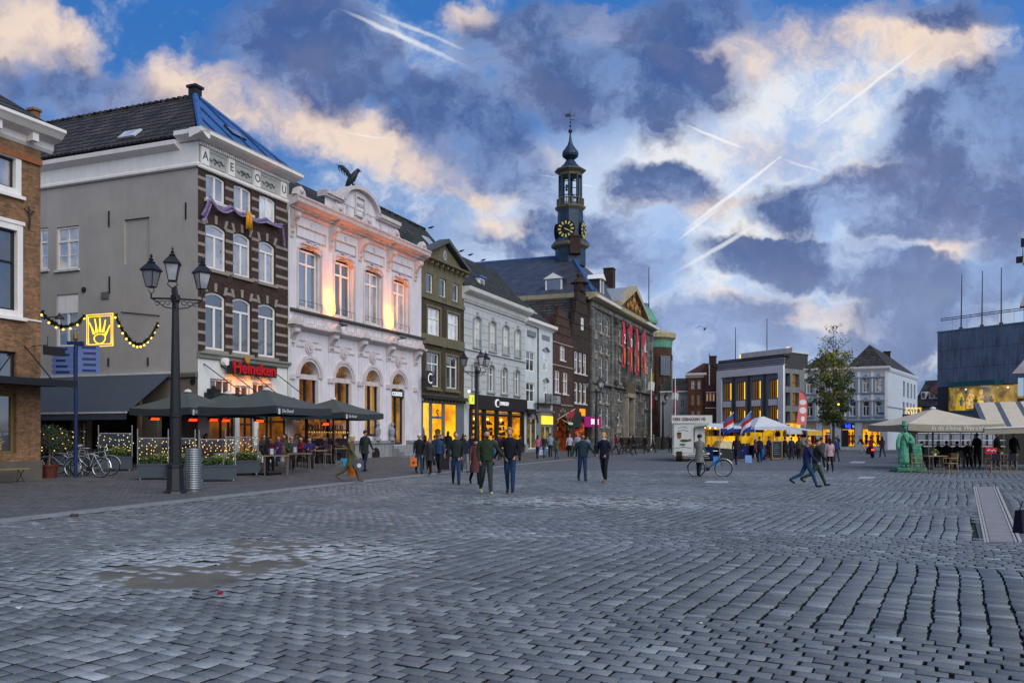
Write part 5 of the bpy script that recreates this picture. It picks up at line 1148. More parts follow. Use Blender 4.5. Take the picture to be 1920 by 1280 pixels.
for h in hs: win(b, *h, WHITE, GL_SKY, cols=2, tr=(.6,), fw=.1); box(b, 'window_sill', TRIM, h[0]-.1, h[1]+.1, -.08, -.003, h[2]-.12, h[2]-.01)
o, zz = stepped(fc, b, RB, L/2, L/2, ze, [(.7, .5), (.8, .55), (.8, .5), (.8, .35)])
for z in (ze-.3, fc.z(1050, 688), 4.4): cornice(b, 0, L, z, [(.02, 0), (.1, .05), (.1, .16)], BAND)
for k in range(9):
    a = math.pi*k/8; xx = zx+1.6*math.cos(a); z = 2.3+1.75*math.sin(a); mb = MB(); mb.box(xx-.09, xx+.09, -.05, -.004, z-.16, z+.16); mb.build('arch_stone', BAND, b)
interior(b, fc.x(1042), fc.x(1068), -.1, 3.5, 2.6, emis('lit_room_brown', (150, 60, 20), .4, scale=2, c2=(30, 18, 14)), yf=.36)
mb = MB(); mb.prism([(zx-1.6, 2.5), (zx+1.6, 2.3), (zx+1.0, 3.9), (zx-.4, 3.7)], -1.5, -1.44); mb.build('door_awning', mat('dark_awning', (30, 44, 40), .7), b)
box(b, 'green_fascia', mat('fascia_green', (24, 84, 52), .5), zx-1.2, zx+1.7, -.7, -.6, 2.35, 2.6); text('De Kroeg', .36, emis('green_sign_letters', (230, 230, 200), .8), b, (zx+.3, -.71, 2.78), ext=.01)
for k in range(2):
    mb = MB(); mb.tube([(zx-1.9+k*1.6, -.1, 3.1), (zx-1.2+k*2.2, -1.6, 4.1 if k == 0 else 2.0)], .03, 4); mb.build('flag_staff', WHITE, b)
    xx = zx-1.2+k*2.2; mb = MB(); mb.add([(xx, -1.6, 4.0-k*1.2), (xx-.6, -1.2, 3.8-k*1.2), (xx-.9, -1.1, 3.2-k*1.2), (xx-.25, -1.5, 3.3-k*1.2)], [(0, 1, 2, 3)]); mb.build('small_flag', mat('flag_red', (150, 26, 40), .7), b)
pitched(b, 'roof', REDTILE, [[(L/2, .2, ze+2.4), (L/2, 8, ze+2.4), (-.2, 8, ze), (-.2, .2, ze)], [(L/2, 8, ze+2.4), (L/2, .2, ze+2.4), (L+.2, .2, ze), (L+.2, 8, ze)]])
body(b, L, 8, ze, RB, y0=3.0)
fc = Fac(1073, ROW(1073), 1107, ROW(1107)); L = fc.L
b = thing('gabled_house', 'taller dark brick house with stepped gable beside the town hall', 'house', tuple(fc.A), fc.rz)
hs = []
for (ya, yb, dy) in ((657, 698, 3), (715, 755, 2)):
    for (a, c) in ((1077, 1084), (1085.5, 1092), (1093.5, 1100)): hs.append(fc.r(a, c, ya, yb, 1077))
sl = fc.r(1087, 1091.5, 618, 640); ze = fc.z(1080, 628)
wall(b, 0, L, 4.2, ze, hs+[sl] if sl[3] < ze else hs, DB); wall(b, 0, L, -.3, 4.2, [(1.0, L-1.0, 0, 3.4)], DB, arches=[(1.0, L-1.0, 3.4, 1.0)])
for h in hs: win(b, *h, WHITE, GL_SKY, cols=1, tr=(.6,), fw=.12); box(b, 'window_sill', TRIM, h[0]-.05, h[1]+.05, -.08, -.003, h[2]-.12, h[2]-.01)
o, zz = stepped(fc, b, DB, L/2, L/2, ze, [(1.1, .6), (1.2, .6), (1.2, .5), (1.0, .4)]); 
mb = MB(); mb.box(L/2-.75, L/2+.75, -.2, .6, zz+.1, zz+.9); mb.lathe([(1.0, 0), (.7, .25), (.3, .6), (.35, .9), (.05, 1.1)], (L/2, .2, zz+.9), 8); mb.build('gable_finial', DB, b)
mb = MB(); frame_ring(mb, L/2-.35, L/2+.35, ze+.7, ze+1.9, .1, -.08, -.02); mb.build('slit_window', WHITE, b); box(b, 'slit_pane', GL_BRIGHT, L/2-.25, L/2+.25, -.05, -.025, ze+.8, ze+1.8)
pk = box(b, 'magenta_sign', emis('sign_magenta', (150, 20, 110), .7), .5, L-.1, -1.2, -1.05, 2.5, 3.5); text('DIVA BE', .75, emis('sign_pinkwhite', (250, 230, 245), 1.5), b, (L/2+.6, -1.22, 3.0), ext=.01, bold=.01)
interior(b, 1.0, L-1.0, 0, 3.4, 2.6, emis('lit_room_red', (220, 100, 30), .6, scale=3, c2=(50, 14, 12)), yf=.36)
for k in range(5): mb = MB(); mb.tube([(1.6+k*.4, -.3, 4.3), (1.6+k*.4, -.3, 3.6)], .05, 5); mb.build('neon_bar', emis('neon_orange', (240, 150, 30), 1.4), b)
pitched(b, 'roof', PANT, [[(L/2, .2, ze+4), (L/2, 9, ze+4), (-.2, 9, ze), (-.2, .2, ze)], [(L/2, 9, ze+4), (L/2, .2, ze+4), (L+.2, .2, ze), (L+.2, 9, ze)]])
body(b, L, 9, ze, DB, y0=3.0)
# ================================================================== town hall
fc = Fac(1107, ROW(1107), 1222, ROW(1222)); L = fc.L
th = thing('town_hall', 'grey stone town hall with hipped slate roof, pediment and banners', 'town hall', tuple(fc.A), fc.rz); b = th; DT = 40
STN = brickmat('weathered_stone', (136, 136, 130), (98, 100, 98), (70, 71, 70), .9, .42, .02, .45, .55, .85, .5); STL = mat('light_stone', (150, 144, 128), .8, .3, 1.2, .2, streak=.3); STK = mat('dark_stone', (70, 68, 62), .85, .3, 1.5, .2, streak=.3)
TBR = brickmat('townhall_brick', (92, 76, 64), (72, 62, 56), (66, 60, 54), .22, .07, .01, .3, .3)
ze = 16.2
wins = []
def vset(cols_, ya, yb, ref):
    z0, z1 = fc.z(ref, yb), fc.z(ref, ya)
    return [(fc.x(a), fc.x(c), z0, z1) for a, c in cols_]
LC = [(1112, 1118), (1124, 1130), (1136, 1141)]; RC = [(1201.5, 1205), (1209.5, 1213)]; CC = [(1160, 1164.5), (1173, 1177.5), (1186, 1190)]
for C_ in (LC, RC):
    wins += vset(C_, 586, 617, 1111)+vset(C_, 641, 655, 1111)+vset(C_, 664, 712, 1111)+vset(C_, 733, 752, 1111)+vset(C_, 760, 798, 1111)
cw = vset(CC, 592, 625, 1111)+vset(CC, 645, 658, 1111)+vset(CC, 666, 706, 1111)
lw = vset([(1158, 1163.5), (1187, 1191.5)], 735, 750, 1158)+vset([(1157, 1163), (1187, 1191.5)], 770, 797, 1158)
port = (fc.x(1171.5), fc.x(1181), 1.4, fc.z(1176, 757))
wall(b, 0, L, -.3, ze, wins+cw+lw+[port], STN, arches=[(port[0], port[1], port[3], (port[1]-port[0])/2-.01)])
for i, h in enumerate(wins+cw+lw):
    w = win(b, *h, [TRIM, STL][i % 2] if i % 4 == 0 else TRIM, GL_DARK, cols=1, tr=(.55,) if h[3]-h[2] > 1.6 else (), fw=.13, yr=.12)
    box(b, 'window_sill', STL, h[0]-.2, h[1]+.2, -.12, -.003, h[2]-.25, h[2]-.01)
    if i % 3 == 0: box(b, 'stone_panel', STL, h[0]-.3, h[1]+.3, -.06, -.004, h[2]-.9, h[2]-.26)
box(b, 'entrance_door', mat('portal_door', (52, 34, 24), .6), port[0], port[1], .25, .28, port[2], port[3])
xc = (port[0]+port[1])/2; mb = MB(); mb.box(xc-1.9, xc-1.15, -.5, -.003, 1.3, 6.2); mb.box(xc+1.15, xc+1.9, -.5, -.003, 1.3, 6.2); mb.box(xc-2.0, xc+2.0, -.6, -.003, 6.2, 6.7); mb.build('portal', STL, b)
mb = MB(); mb.prism([(xc-2.1, 6.7), (xc+2.1, 6.7), (xc+1.0, 7.7), (xc, 8.1), (xc-1.0, 7.7)], -.6, -.01); mb.build('portal_pediment', mat('portal_lead', (86, 80, 58), .7, .3, 3), b)
pcol = [fc.x(v) for v in (1151, 1164.5+.5, 1178, 1191)]
pl = [fc.x(v) for v in (1149.5, 1158.5, 1166.5, 1171.8, 1179.8, 1184.5, 1192.5, 1197.5)]
for x in [fc.x(1150), fc.x(1167.5), fc.x(1181.5), fc.x(1194)]:
    MB().box(x-.45, x+.45, -.45, -.004, 7.9, 14.4).build('giant_pilaster', STN, b)
    box(b, 'pilaster_capital', STK, x-.6, x+.6, -.6, -.004, 14.4, 15.0); box(b, 'pilaster_base', STK, x-.55, x+.55, -.55, -.004, 7.4, 7.9)
for x in (.5, fc.x(1146), fc.x(1199), L-.5): MB().box(x-.5, x+.5, -.2, -.003, -.1, 15.0).build('corner_pilaster', STN, b)
cornice(b, 0, L, 7.0, [(.05, 0), (.35, .1), (.35, .35), (.1, .45)], STN, ends=.1); cornice(b, 0, L, 15.0, [(.05, 0), (.2, .1), (.2, .6)], STN)
GOLD = mat('pale_gold', (176, 166, 132), .7, .2, 3, .1, streak=.3)
cornice(b, -.2, L, 15.7, [(.1, 0), (.5, .15), (.7, .3), (.75, .75)], GOLD, ends=.5)
mb = MB(); k = 0
while k*.55 < L: 
    x = k*.55
    if not (fc.x(1150) < x < fc.x(1200)): mb.box(x, x+.28, -.98, -.76, 15.95, 16.2)
    k += 1
mb.build('modillions', WHITE, b, kind='stuff')
p0, p1, pp = fc.x(1150), fc.x(1201), fc.x(1178)
mb = MB(); mb.prism([(p0, 16.4), (p1, 16.4), ((p0+p1)/2, 19.1)], -.6, -.3); mb.build('pediment', mat('gilt_relief', (90, 66, 34), .5, .5, 2.2, .8, 6, c2=(24, 22, 18)), b)
mb = MB(); xm = (p0+p1)/2
mb.prism([(p0-.5, 16.3), (p0-.5, 16.8), (xm, 19.75), (xm, 19.1)], -1.1, -.2); mb.prism([(p1+.5, 16.3), (xm, 19.1), (xm, 19.75), (p1+.5, 16.8)], -1.1, -.2); mb.build('pediment_cornice', GOLD, b)
mb = MB(); rng = random.Random(4)
for (fx, fz, s) in [(0, 18.6, .6), (-1.7, 17.7, .45), (1.7, 17.7, .45), (-3.0, 17.1, .4), (3.1, 17.1, .4), (-.8, 17.3, .45), (.9, 17.2, .45), (0, 19.8, .35)]:
    mb = MB(); mb.lathe([(s*.5, -s), (s*.6, -s*.3), (s*.45, s*.4), (s*.2, s*.7)], (xm+fx, -.7, 16.6+(fz-16.4)*.62), 6); mb.ball((xm+fx, -.75, 16.6+(fz-16.4)*.62+s), s*.3, n=4); mb.build('relief_figure', mat('gilding', (150, 104, 40), .5, .4, 4, .2, metal=.2), b)
pitched(b, 'pediment_roof', mat('zinc', (150, 158, 165), .5, .15, 2, streak=.2), [[(xm, -.9, 19.6), (xm, 5.2, 19.6), (p0-.4, 3.5, 16.9), (p0-.4, -.9, 16.9)], [(xm, 5.2, 19.6), (xm, -.9, 19.6), (p1+.4, -.9, 16.9), (p1+.4, 3.5, 16.9)]])
# hipped roof
zr = 23.7
pitched(b, 'roof', SLATE, [[(-.5, -.5, 16.4), (L+.5, -.5, 16.4), (L/2, 6.7, zr)], [(-.5, DT, 16.4), (-.5, -.5, 16.4), (L/2, 6.7, zr), (L/2, DT, zr)], [(L+.5, -.5, 16.4), (L+.5, DT, 16.4), (L/2, DT, zr), (L/2, 6.7, zr)]])
mb = MB(); mb.tube([(-.5, -.5, 16.5), (L/2, 6.7, zr+.05)], .22, 5); mb.tube([(L/2, 6.7, zr+.05), (L/2, DT, zr+.05)], .16, 5); mb.build('ridge_lead', LEAD, b)
TT = Matrix.Translation((0, DT, 0)) @ Matrix(((0, 1, 0, 0), (-1, 0, 0, 0), (0, 0, 1, 0), (0, 0, 0, 1)))
wall(b, 0, DT, -.3, ze, [], TBR, T=TT); cornice(b, 0, DT, 15.7, [(.1, 0), (.5, .15), (.7, .3), (.75, .75)], GOLD, T=TT, ends=.4); box(b, 'belt', STN, 0, DT, -.1, -.003, 13.0, 13.5, T=TT)
box(b, 'back_wall', TBR, L-.01, L, 0, DT, -.3, ze)
def dormer(x, y, z, w, h, d, face=0):
    T = Matrix.Translation((x, y, z)) @ (Matrix.Rotation(R(-90), 4, 'Z') if face else Matrix())
    mb = MB(T); mb.box(-w/2, w/2, 0, d, 0, h); o = mb.build('dormer', SLATE, b)
    mb = MB(T); mb.box(-w/2-.05, -w/2+.12, -.06, .02, 0, h); mb.box(w/2-.12, w/2+.05, -.06, .02, 0, h); mb.prism([(-w/2-.25, h), (w/2+.25, h), (0, h+.62)], -.25, d*.6); mb.build('dormer_frame', WHITE, o)
    MB(T).box(-w/2+.12, w/2-.12, -.02, -.01, .05, h).build('pane', GL_DARK, o)
# side dormer found on the left slope, front dormer on the hip
dormer(1.4, 4.5, 17.2, 1.8, 1.25, 2.2, 1); dormer(6.1, .5, 17.3, 1.3, 1.6, 2.6, 0)
chimney(b, 22.2, 4.0, 19, 23.3, 1.25, DB)
# red banners hung on the front: 2 0 1 6
BAN = mat('banner_red', (196, 44, 62), .7, .12, 3, .05); BANP = mat('banner_orange', (226, 120, 60), .7)
for (a, c, y0, y1, ch) in [(1152, 1157.5, 601, 688, '2'), (1165.2, 1170.4, 608, 695, '0'), (1178.6, 1183.2, 614, 703, '1'), (1191.6, 1196.3, 621, 703, '6')]:
    x0, x1, z0, z1 = fc.x(a), fc.x(c), fc.z(a, y1), fc.z(a, y0)
    bn = thing('banner', {'2': 'red hanging banner with white digit 2, first from the left on the town hall', '0': 'red hanging banner with white digit 0, second on the town hall', '1': 'red hanging banner with white digit 1, third on the town hall', '6': 'red hanging banner with white digit 6, last on the town hall'}[ch], 'banner', tuple(fc.A), fc.rz, 'red banners on the town hall')
    mb = MB(); n = 12; V = []
    for i in range(n+1):
        for x in (x0, (x0+x1)/2, x1): V.append((x, -.95-.07*math.sin(i*1.1+x), lerp(z0, z1, i/n)))
    mb.add(V, [(i*3+j, i*3+j+1, i*3+j+4, i*3+j+3) for i in range(n) for j in range(2)]); mb.build('cloth', BAN, bn)
    MB().tube([(x0-.1, -.95, z1), (x1+.1, -.95, z1), ((x0+x1)/2, -.4, z1+.1)], .04, 4).build('rod', BLACK, bn)
    text(ch, 1.5, WHITE, bn, ((x0+x1)/2, -1.06, lerp(z0, z1, .6)), ext=.01, bold=.02)
    mb = MB(); mb.disc_y((x0+x1)/2, -1.04, lerp(z0, z1, .28), .35, .02, 8, ry=.8); mb.disc_y((x0+x1)/2, -1.045, lerp(z0, z1, .12), .3, .02, 8, ry=.3); mb.build('motif', BANP, bn)
# steps and balustrade in front
PX = [(1150, 14.6), (1258, 14.6)]
bal = thing('balustrade', 'stone balustrade with posts in front of the town hall steps', 'balustrade', tuple(fc.A), fc.rz)
box(b, 'steps', STK, xc-3, xc+3, -3.4, -.01, -.1, .7); box(b, 'steps', STK, xc-2.4, xc+2.4, -2.2, -.011, .7, 1.4)
x0, x1 = fc.x(1153), L+6
for x in np.arange(x0, x1, 3.0): box(bal, 'post', STK, x-.2, x+.2, -3.9, -3.5, 0, 1.5)
box(bal, 'rail', STK, x0, x1, -3.8, -3.6, 1.25, 1.42); 
mb = MB()
for x in np.arange(x0+.3, x1, .3): mb.tube([(x, -3.7, .1), (x, -3.7, 1.25)], .045, 5)
mb.build('baluster', STK, bal)
# clock tower: octagonal, leaning on the ridge
TB = mat('tower_blue', (36, 66, 92), .5, .35, 1.6, .2, 8, c2=(22, 36, 50), streak=.3); TG = mat('tower_gold', (112, 104, 84), .5, .2, 3)
ctr = Vector((L/2, 6.2, 0))
tw = thing('clock_tower', 'slender blue-green carillon tower with clock faces and onion spire above the town hall', 'tower', tuple(th.matrix_basis @ Vector((0, 0, 0))), 0)
tw.location = fc.A+fc.u*(L/2-.9)+Vector((-fc.u.y, fc.u.x, 0))*6.6
Yt = tw.location.y; kt = F/Yt; zt = lambda py: H0+(CY-py)/kt
OCT = math.pi/8+R(12)
def oct(prof, m_, name, n=8): mb = MB(); mb.lathe([(r/math.cos(math.pi/8) if n == 8 else r, z) for r, z in prof], (0, 0, 0), n, ph=OCT); return mb.build(name, m_, tw)
oct([(1.72, zt(500)), (1.72, zt(468))], TB, 'base_drum'); oct([(1.7, zt(469)), (2.15, zt(464)), (2.2, zt(460)), (2.0, zt(456)), (1.55, zt(447))], TG, 'lower_cornice'); oct([(2.21, zt(460.5)), (2.02, zt(456)), (1.5, zt(446))], TB, 'lower_skirt')
oct([(1.5, zt(448)), (1.42, zt(396))], TB, 'clock_stage'); oct([(1.42, zt(397)), (1.72, zt(392)), (1.76, zt(389)), (1.3, zt(387))], TG, 'balcony_cornice')
mb = MB(); ro = 1.48/math.cos(math.pi/8)
P8 = [(ro*math.cos(OCT+math.pi/4*i), ro*math.sin(OCT+math.pi/4*i)) for i in range(8)]
for i in range(8):
    a, c = P8[i], P8[(i+1) % 8]; mb.tube([(a[0], a[1], zt(375)), (c[0], c[1], zt(375))], .07, 4); mb.tube([(a[0], a[1], zt(388)), (a[0], a[1], zt(373))], .08, 4)
    for t in (.25, .5, .75): x, y = lerp(a[0], c[0], t), lerp(a[1], c[1], t); mb.tube([(x, y, zt(388)), (x, y, zt(375))], .04, 4)
mb.build('balcony_rail', TG, tw)
mb = MB(); ro = 1.22/math.cos(math.pi/8); P8 = [(ro*math.cos(OCT+math.pi/4*i), ro*math.sin(OCT+math.pi/4*i)) for i in range(8)]
for x, y in P8: mb.tube([(x, y, zt(388)), (x, y, zt(330))], .15, 6)
mb.build('belfry_column', TB, tw)
for i in range(8):
    a, c = Vector((*P8[i], 0)), Vector((*P8[(i+1) % 8], 0)); mid = (a+c)/2; T = Matrix.Translation(mid) @ Matrix.Rotation(math.atan2((c-a).y, (c-a).x), 4, 'Z'); w = (c-a).length/2
    mb = MB(T); arch_fill(mb, -w, w, zt(330), .35, -.08, .08, 6); mb.build('belfry_arch', TB, tw)
for i in range(7):
    a = i*.9; mb = MB(); zb_ = zt(372-i*5.2); mb.lathe([(.2, 0), (.17, .06), (.12, .22), (.05, .3)], (.5*math.cos(a), .5*math.sin(a), zb_), 8); mb.build('bell', mat('bell_bronze', (60, 84, 84), .5), tw)
mb = MB(); mb.tube([(0, 0, zt(388)), (0, 0, zt(330))], .08, 5)
for k in range(4): mb.tube([(-.9, 0, zt(378-k*13)), (.9, 0, zt(378-k*13))], .05, 4); mb.tube([(0, -.9, zt(374-k*13)), (0, .9, zt(374-k*13))], .05, 4)
mb.build('bell_frame', TB, tw)
oct([(1.3, zt(331)), (1.35, zt(327)), (1.78, zt(322)), (1.8, zt(320.5)), (1.7, zt(319.5))], TG, 'belfry_cornice')
oct([(1.81, zt(320.6)), (1.35, zt(316)), (.85, zt(309)), (.55, zt(302)), (.45, zt(300)), (.6, zt(298.5)), (.95, zt(294)), (1.02, zt(290)), (.95, zt(285)), (.65, zt(279)), (.35, zt(272)), (.18, zt(264)), (.08, zt(250)), (.06, zt(247))], TB, 'onion_spire', 16)
mb = MB(); mb.ball((0, 0, zt(246)), .26, n=8); mb.build('ball', TB, tw)
mb = MB(); mb.tube([(0, 0, zt(244)), (0, 0, zt(208))], .035, 5); mb.ball((0, 0, zt(237)), .14, n=5); mb.ball((0, 0, zt(230)), .1, n=5); mb.tube([(-.1, 0, zt(224.5)), (.5, 0, zt(225))], .03, 4); mb.tube([(-.6, 0, zt(217)), (.55, 0, zt(217))], .03, 4)
mb.prism([(-.62, zt(219.5)), (-.05, zt(219.5)), (-.0, zt(214.5)), (-.3, zt(212.8)), (-.55, zt(215)), (-.62, zt(214.5))], -.03, .03); mb.tube([(.5, 0, zt(217)), (.58, 0, zt(214)), (.48, 0, zt(212.5))], .02, 4); mb.build('weather_vane', IRON, tw)
CLK = mat('clock_black', (14, 16, 20), .5); NUM = emis('clock_gold', (232, 222, 130), .35)
for i, ang in enumerate((-112, -22, 158, 68)):
    a = R(ang); c = Vector((math.cos(a)*1.62, math.sin(a)*1.62, zt(435))); T = Matrix.Translation(c) @ Matrix.Rotation(a+R(90), 4, 'Z')
    mb = MB(T); mb.disc_y(0, 0, 0, 1.12, .1, 28); d = mb.build('clock_face', CLK, tw)
    mb = MB(T)
    for k in range(12):
        t = R(30*k); p = [(math.cos(t)*r+math.sin(t)*w, math.sin(t)*r-math.cos(t)*w) for r, w in ((.62, -.07), (.98, -.11), (.98, .11), (.62, .07))]; mb.prism(p, -.13, -.101)
    mb.build('numerals', NUM, d)
    mb = MB(T)
    for hh, ln, wd in ((-22, .88, .045), (-33, .6, .07)):
        t = R(hh); mb.prism([(math.sin(t)*wd-math.cos(t)*.15, -math.cos(t)*wd-math.sin(t)*.15), (math.cos(t)*ln, math.sin(t)*ln), (-math.sin(t)*wd-math.cos(t)*.15, math.cos(t)*wd-math.sin(t)*.15)], -.17, -.14)
    mb.build('hands', NUM, d)
mb = MB(); xx = .25; mb.box(-.2, 1.1, -2.3, -1.4, zt(482), zt(450)); mb.box(-.3, 1.2, -2.4, -1.3, zt(451), zt(449)); mb.build('tower_chimney', DB, tw)
# ================================================================== round brick department building
rb = thing('round_building', 'tall rounded brick building with green copper lantern beyond the town hall', 'building', (0, 0, 0))
kx = 13.2; c = gp(1222, kx); cx_, cy_, rr_ = c.x-0.35, c.y+4.9, 3.3
cen = Vector(((1233-CX)/kx, F/kx+3.0, 0)); rad = 2.55
RBB = brickmat('round_brick', (96, 70, 52), (74, 54, 42), (60, 50, 42), .3, .1, .014, .25, .3); COP = mat('copper_green', (92, 156, 136), .6, .2, 1.5, .1, streak=.3)
rb.location = cen; Yc = cen.y-1; Zr = lambda py: H0+(CY-py)/F*Yc
mb = MB(); mb.lathe([(rad, -.3), (rad, Zr(652))], (0, 0, 0), 28); mb.box(-6.5, 0, -1.2, 8, -.3, Zr(652)); mb.build('wall', RBB, rb)
mb = MB(); mb.lathe([(rad+.02, Zr(652)), (rad+.1, Zr(640)), (rad+.1, Zr(632))], (0, 0, 0), 28); mb.build('frieze', COP, rb)
mb = MB(); mb.lathe([(rad, Zr(640)), (rad+.55, Zr(634)), (rad+.6, Zr(626)), (rad+.2, Zr(622)), (.5, Zr(621))], (0, 0, 0), 28); mb.build('cornice', GOLD, rb)
for k in range(9):
    a = R(-175+k*21); x, y = math.cos(a)*(rad+.0), math.sin(a)*(rad+.0)
    mb = MB(Matrix.Translation((x, y, 0)) @ Matrix.Rotation(a+R(90), 4, 'Z')); mb.box(-.13, .13, -.1, .05, 5.0, Zr(665)); mb.build('brick_rib', DB, rb)
for (pa, pb, m2) in ((668, 705, 'upper_glazing'), (722, 745, 'lower_glazing')):
    a = R(-62); mb = MB(Matrix.Translation((math.cos(a)*rad, math.sin(a)*rad, 0)) @ Matrix.Rotation(a+R(90), 4, 'Z')); frame_ring(mb, -.9, .9, Zr(pb), Zr(pa), .08, -.16, .05)
    for t in (-.45, 0, .45): mb.box(t-.03, t+.03, -.15, .04, Zr(pb), Zr(pa))
    mb.build('glazing_frame', OLV, rb); mb = MB(Matrix.Translation((math.cos(a)*rad, math.sin(a)*rad, 0)) @ Matrix.Rotation(a+R(90), 4, 'Z')); mb.box(-.85, .85, -.12, -.1, Zr(pb), Zr(pa)); mb.build('glazing_pane', GL_DARK, rb)
ln = Vector((-1.3, .4, 0)); mb = MB(); mb.lathe([(1.35, Zr(640)), (1.35, Zr(604))], ln, 8, ph=.3); mb.build('lantern_drum', mat('drum_dark', (50, 60, 62), .6), rb)
mb = MB(); mb.lathe([(1.9, Zr(605)), (1.95, Zr(600)), (1.2, Zr(583)), (.9, Zr(575)), (.7, Zr(574))], ln, 8, ph=.3); mb.build('lantern_roof', COP, rb)
mb = MB(); mb.lathe([(.6, Zr(574)), (.5, Zr(566)), (.1, Zr(565))], ln, 8); mb.build('lantern_cap', LEAD, rb)
fp = thing('flagpole', 'tall thin bare flagpole rising above the green copper lantern', 'flagpole', tuple(cen+ln+Vector((.6, 0, 0))+Vector((0, 0, Zr(590)))))
MB().tube([(0, 0, -1), (0, 0, Zr(497)-Zr(590))], [.09, .05], 6).build('pole', IRON, fp)
# ================================================================== far end of the square
FAR = lambda px: 16.5*(px+3040)/4704
def skb(root, name, m_, fc, dw, x0, x1, y0, y1, z0, z1):
    c, sn = math.cos(-fc.rz), math.sin(-fc.rz); dx, dy = dw[0]*c-dw[1]*sn, dw[0]*sn+dw[1]*c
    mb = MB(); mb.hprism([(x0+dx*y0, dy*y0), (x1+dx*y0, dy*y0), (x1+dx*y1, dy*y1), (x0+dx*y1, dy*y1)], z0, z1); return mb.build(name, m_, root)
def farfac(a, c, off=-.1): return Fac(a, FAR(a)+off, c, FAR(c)+off)
# low white house far left behind the market
fc = farfac(1238, 1290, -.8); L = fc.L
b = thing('low_white_house', 'low white house with dark window openings behind the market stalls', 'house', tuple(fc.A), fc.rz)
hs = [fc.r(*q) for q in [(1263, 1268, 749, 763), (1276, 1283, 749, 763), (1263, 1269, 772, 785), (1276, 1283, 772, 785)]]; zt = fc.z(1262, 737)
WF = mat('far_white', (196, 202, 204), .75, .1, 1)
wall(b, 0, L, -.3, zt, hs, WF)
for h in hs: win(b, *h, TRIM, GL_DARK, cols=2, fw=.08, tr=(.6,))
cornice(b, 0, L, zt, [(.05, 0), (.3, .1), (.3, .3)], WHITE); pitched(b, 'roof', PANT2, [[(-.1, -.2, zt+.3), (L+.1, -.2, zt+.3), (L+.1, 4, zt+2.2), (-.1, 4, zt+2.2)]]); body(b, L, 8, zt, WF, y0=2)
chimney(b, fc.x(1285), 2.5, zt, zt+2.2, .6, RB)
# brick gable house
fc = farfac(1290, 1321); L = fc.L
b = thing('brick_gable_house', 'red brick house with white cornice and hipped tile roof behind the market', 'house', tuple(fc.A), fc.rz)
REDB = brickmat('far_red_brick', (122, 74, 56), (92, 58, 46), (74, 62, 54), .3, .1, .013, .25, .2)
hs = [fc.r(*q) for q in [(1296, 1303, 713, 729), (1308, 1314, 713, 729), (1296, 1302.5, 739, 759), (1307, 1313, 739, 759), (1296, 1303, 769, 785), (1307, 1313.5, 769, 785)]]; zt = fc.z(1290, 708)
wall(b, 0, L, -.3, zt, hs, REDB)
for i, h in enumerate(hs): win(b, *h, TRIM if i < 2 else mat('tan_frame', (170, 140, 100), .6), GL_DARK if i % 2 else GL_LIT if i == 3 else GL_DARK, cols=2, fw=.08, tr=(.6,))
cornice(b, 0, L, zt, [(.05, 0), (.1, .1), (.35, .3), (.4, .55)], WHITE, ends=.3)
pitched(b, 'roof', brickmat('far_brown_tiles', (104, 62, 50), (80, 50, 42), (30, 22, 20), .3, .3, .03, .3, .2, .7, .8), [[(-.3, -.3, zt+.5), (L+.3, -.3, zt+.5), (L+.3, 3, zt+1.9), (L*.75, 2.6, zt+2.0)], [(-.3, 8, zt+.5), (-.3, -.3, zt+.5), (L*.75, 2.6, zt+2), (L*.75, 8, zt+2)]])
body(b, L, 8, zt, REDB, y0=2)
fc2 = farfac(1321, 1347, -.05); L2 = fc2.L
b = thing('dark_brick_house', 'dark red brick gable wall with three small windows and a pale pipe', 'house', tuple(fc2.A), fc2.rz)
hs = [fc2.r(*q) for q in [(1324, 1328, 737, 752), (1330, 1334, 737, 752), (1336, 1340, 737, 752)]]; zt = fc2.z(1321, 682)
DRB = brickmat('far_dark_brick', (84, 54, 48), (66, 44, 42), (56, 48, 46), .3, .1, .013, .25, .2)
wall(b, 0, L2, -.3, zt, hs, DRB)
for h in hs: win(b, *h, TRIM, GL_LIT, cols=1, fw=.07)
box(b, 'white_band', WHITE, .2, L2-.1, -.06, -.002, fc2.z(1324, 736), fc2.z(1324, 735)); box(b, 'white_band', WHITE, .1, L2-.1, -.06, -.002, fc2.z(1324, 765), fc2.z(1324, 764))
box(b, 'pale_pipe', TRIM, fc2.x(1329.5), fc2.x(1331), -.2, -.05, fc2.z(1330, 722), fc2.z(1330, 683)); MB().tube([(fc2.x(1330.3), -.1, fc2.z(1330, 683)), (fc2.x(1330.3), -.1, fc2.z(1330, 663))], .05, 4).build('mast', IRON, b)
pitched(b, 'roof', PANT2, [[(L2*.4, -.1, zt+.0), (L2*2.4, -.1, zt-1.4), (L2*2.4, 9, zt-1.4), (L2*.4, 9, zt)]]); chimney(b, L2*.55, .8, zt-.2, zt+1.0, .7, DRB)
body(b, L2, 8, zt-.1, DRB, y0=2)
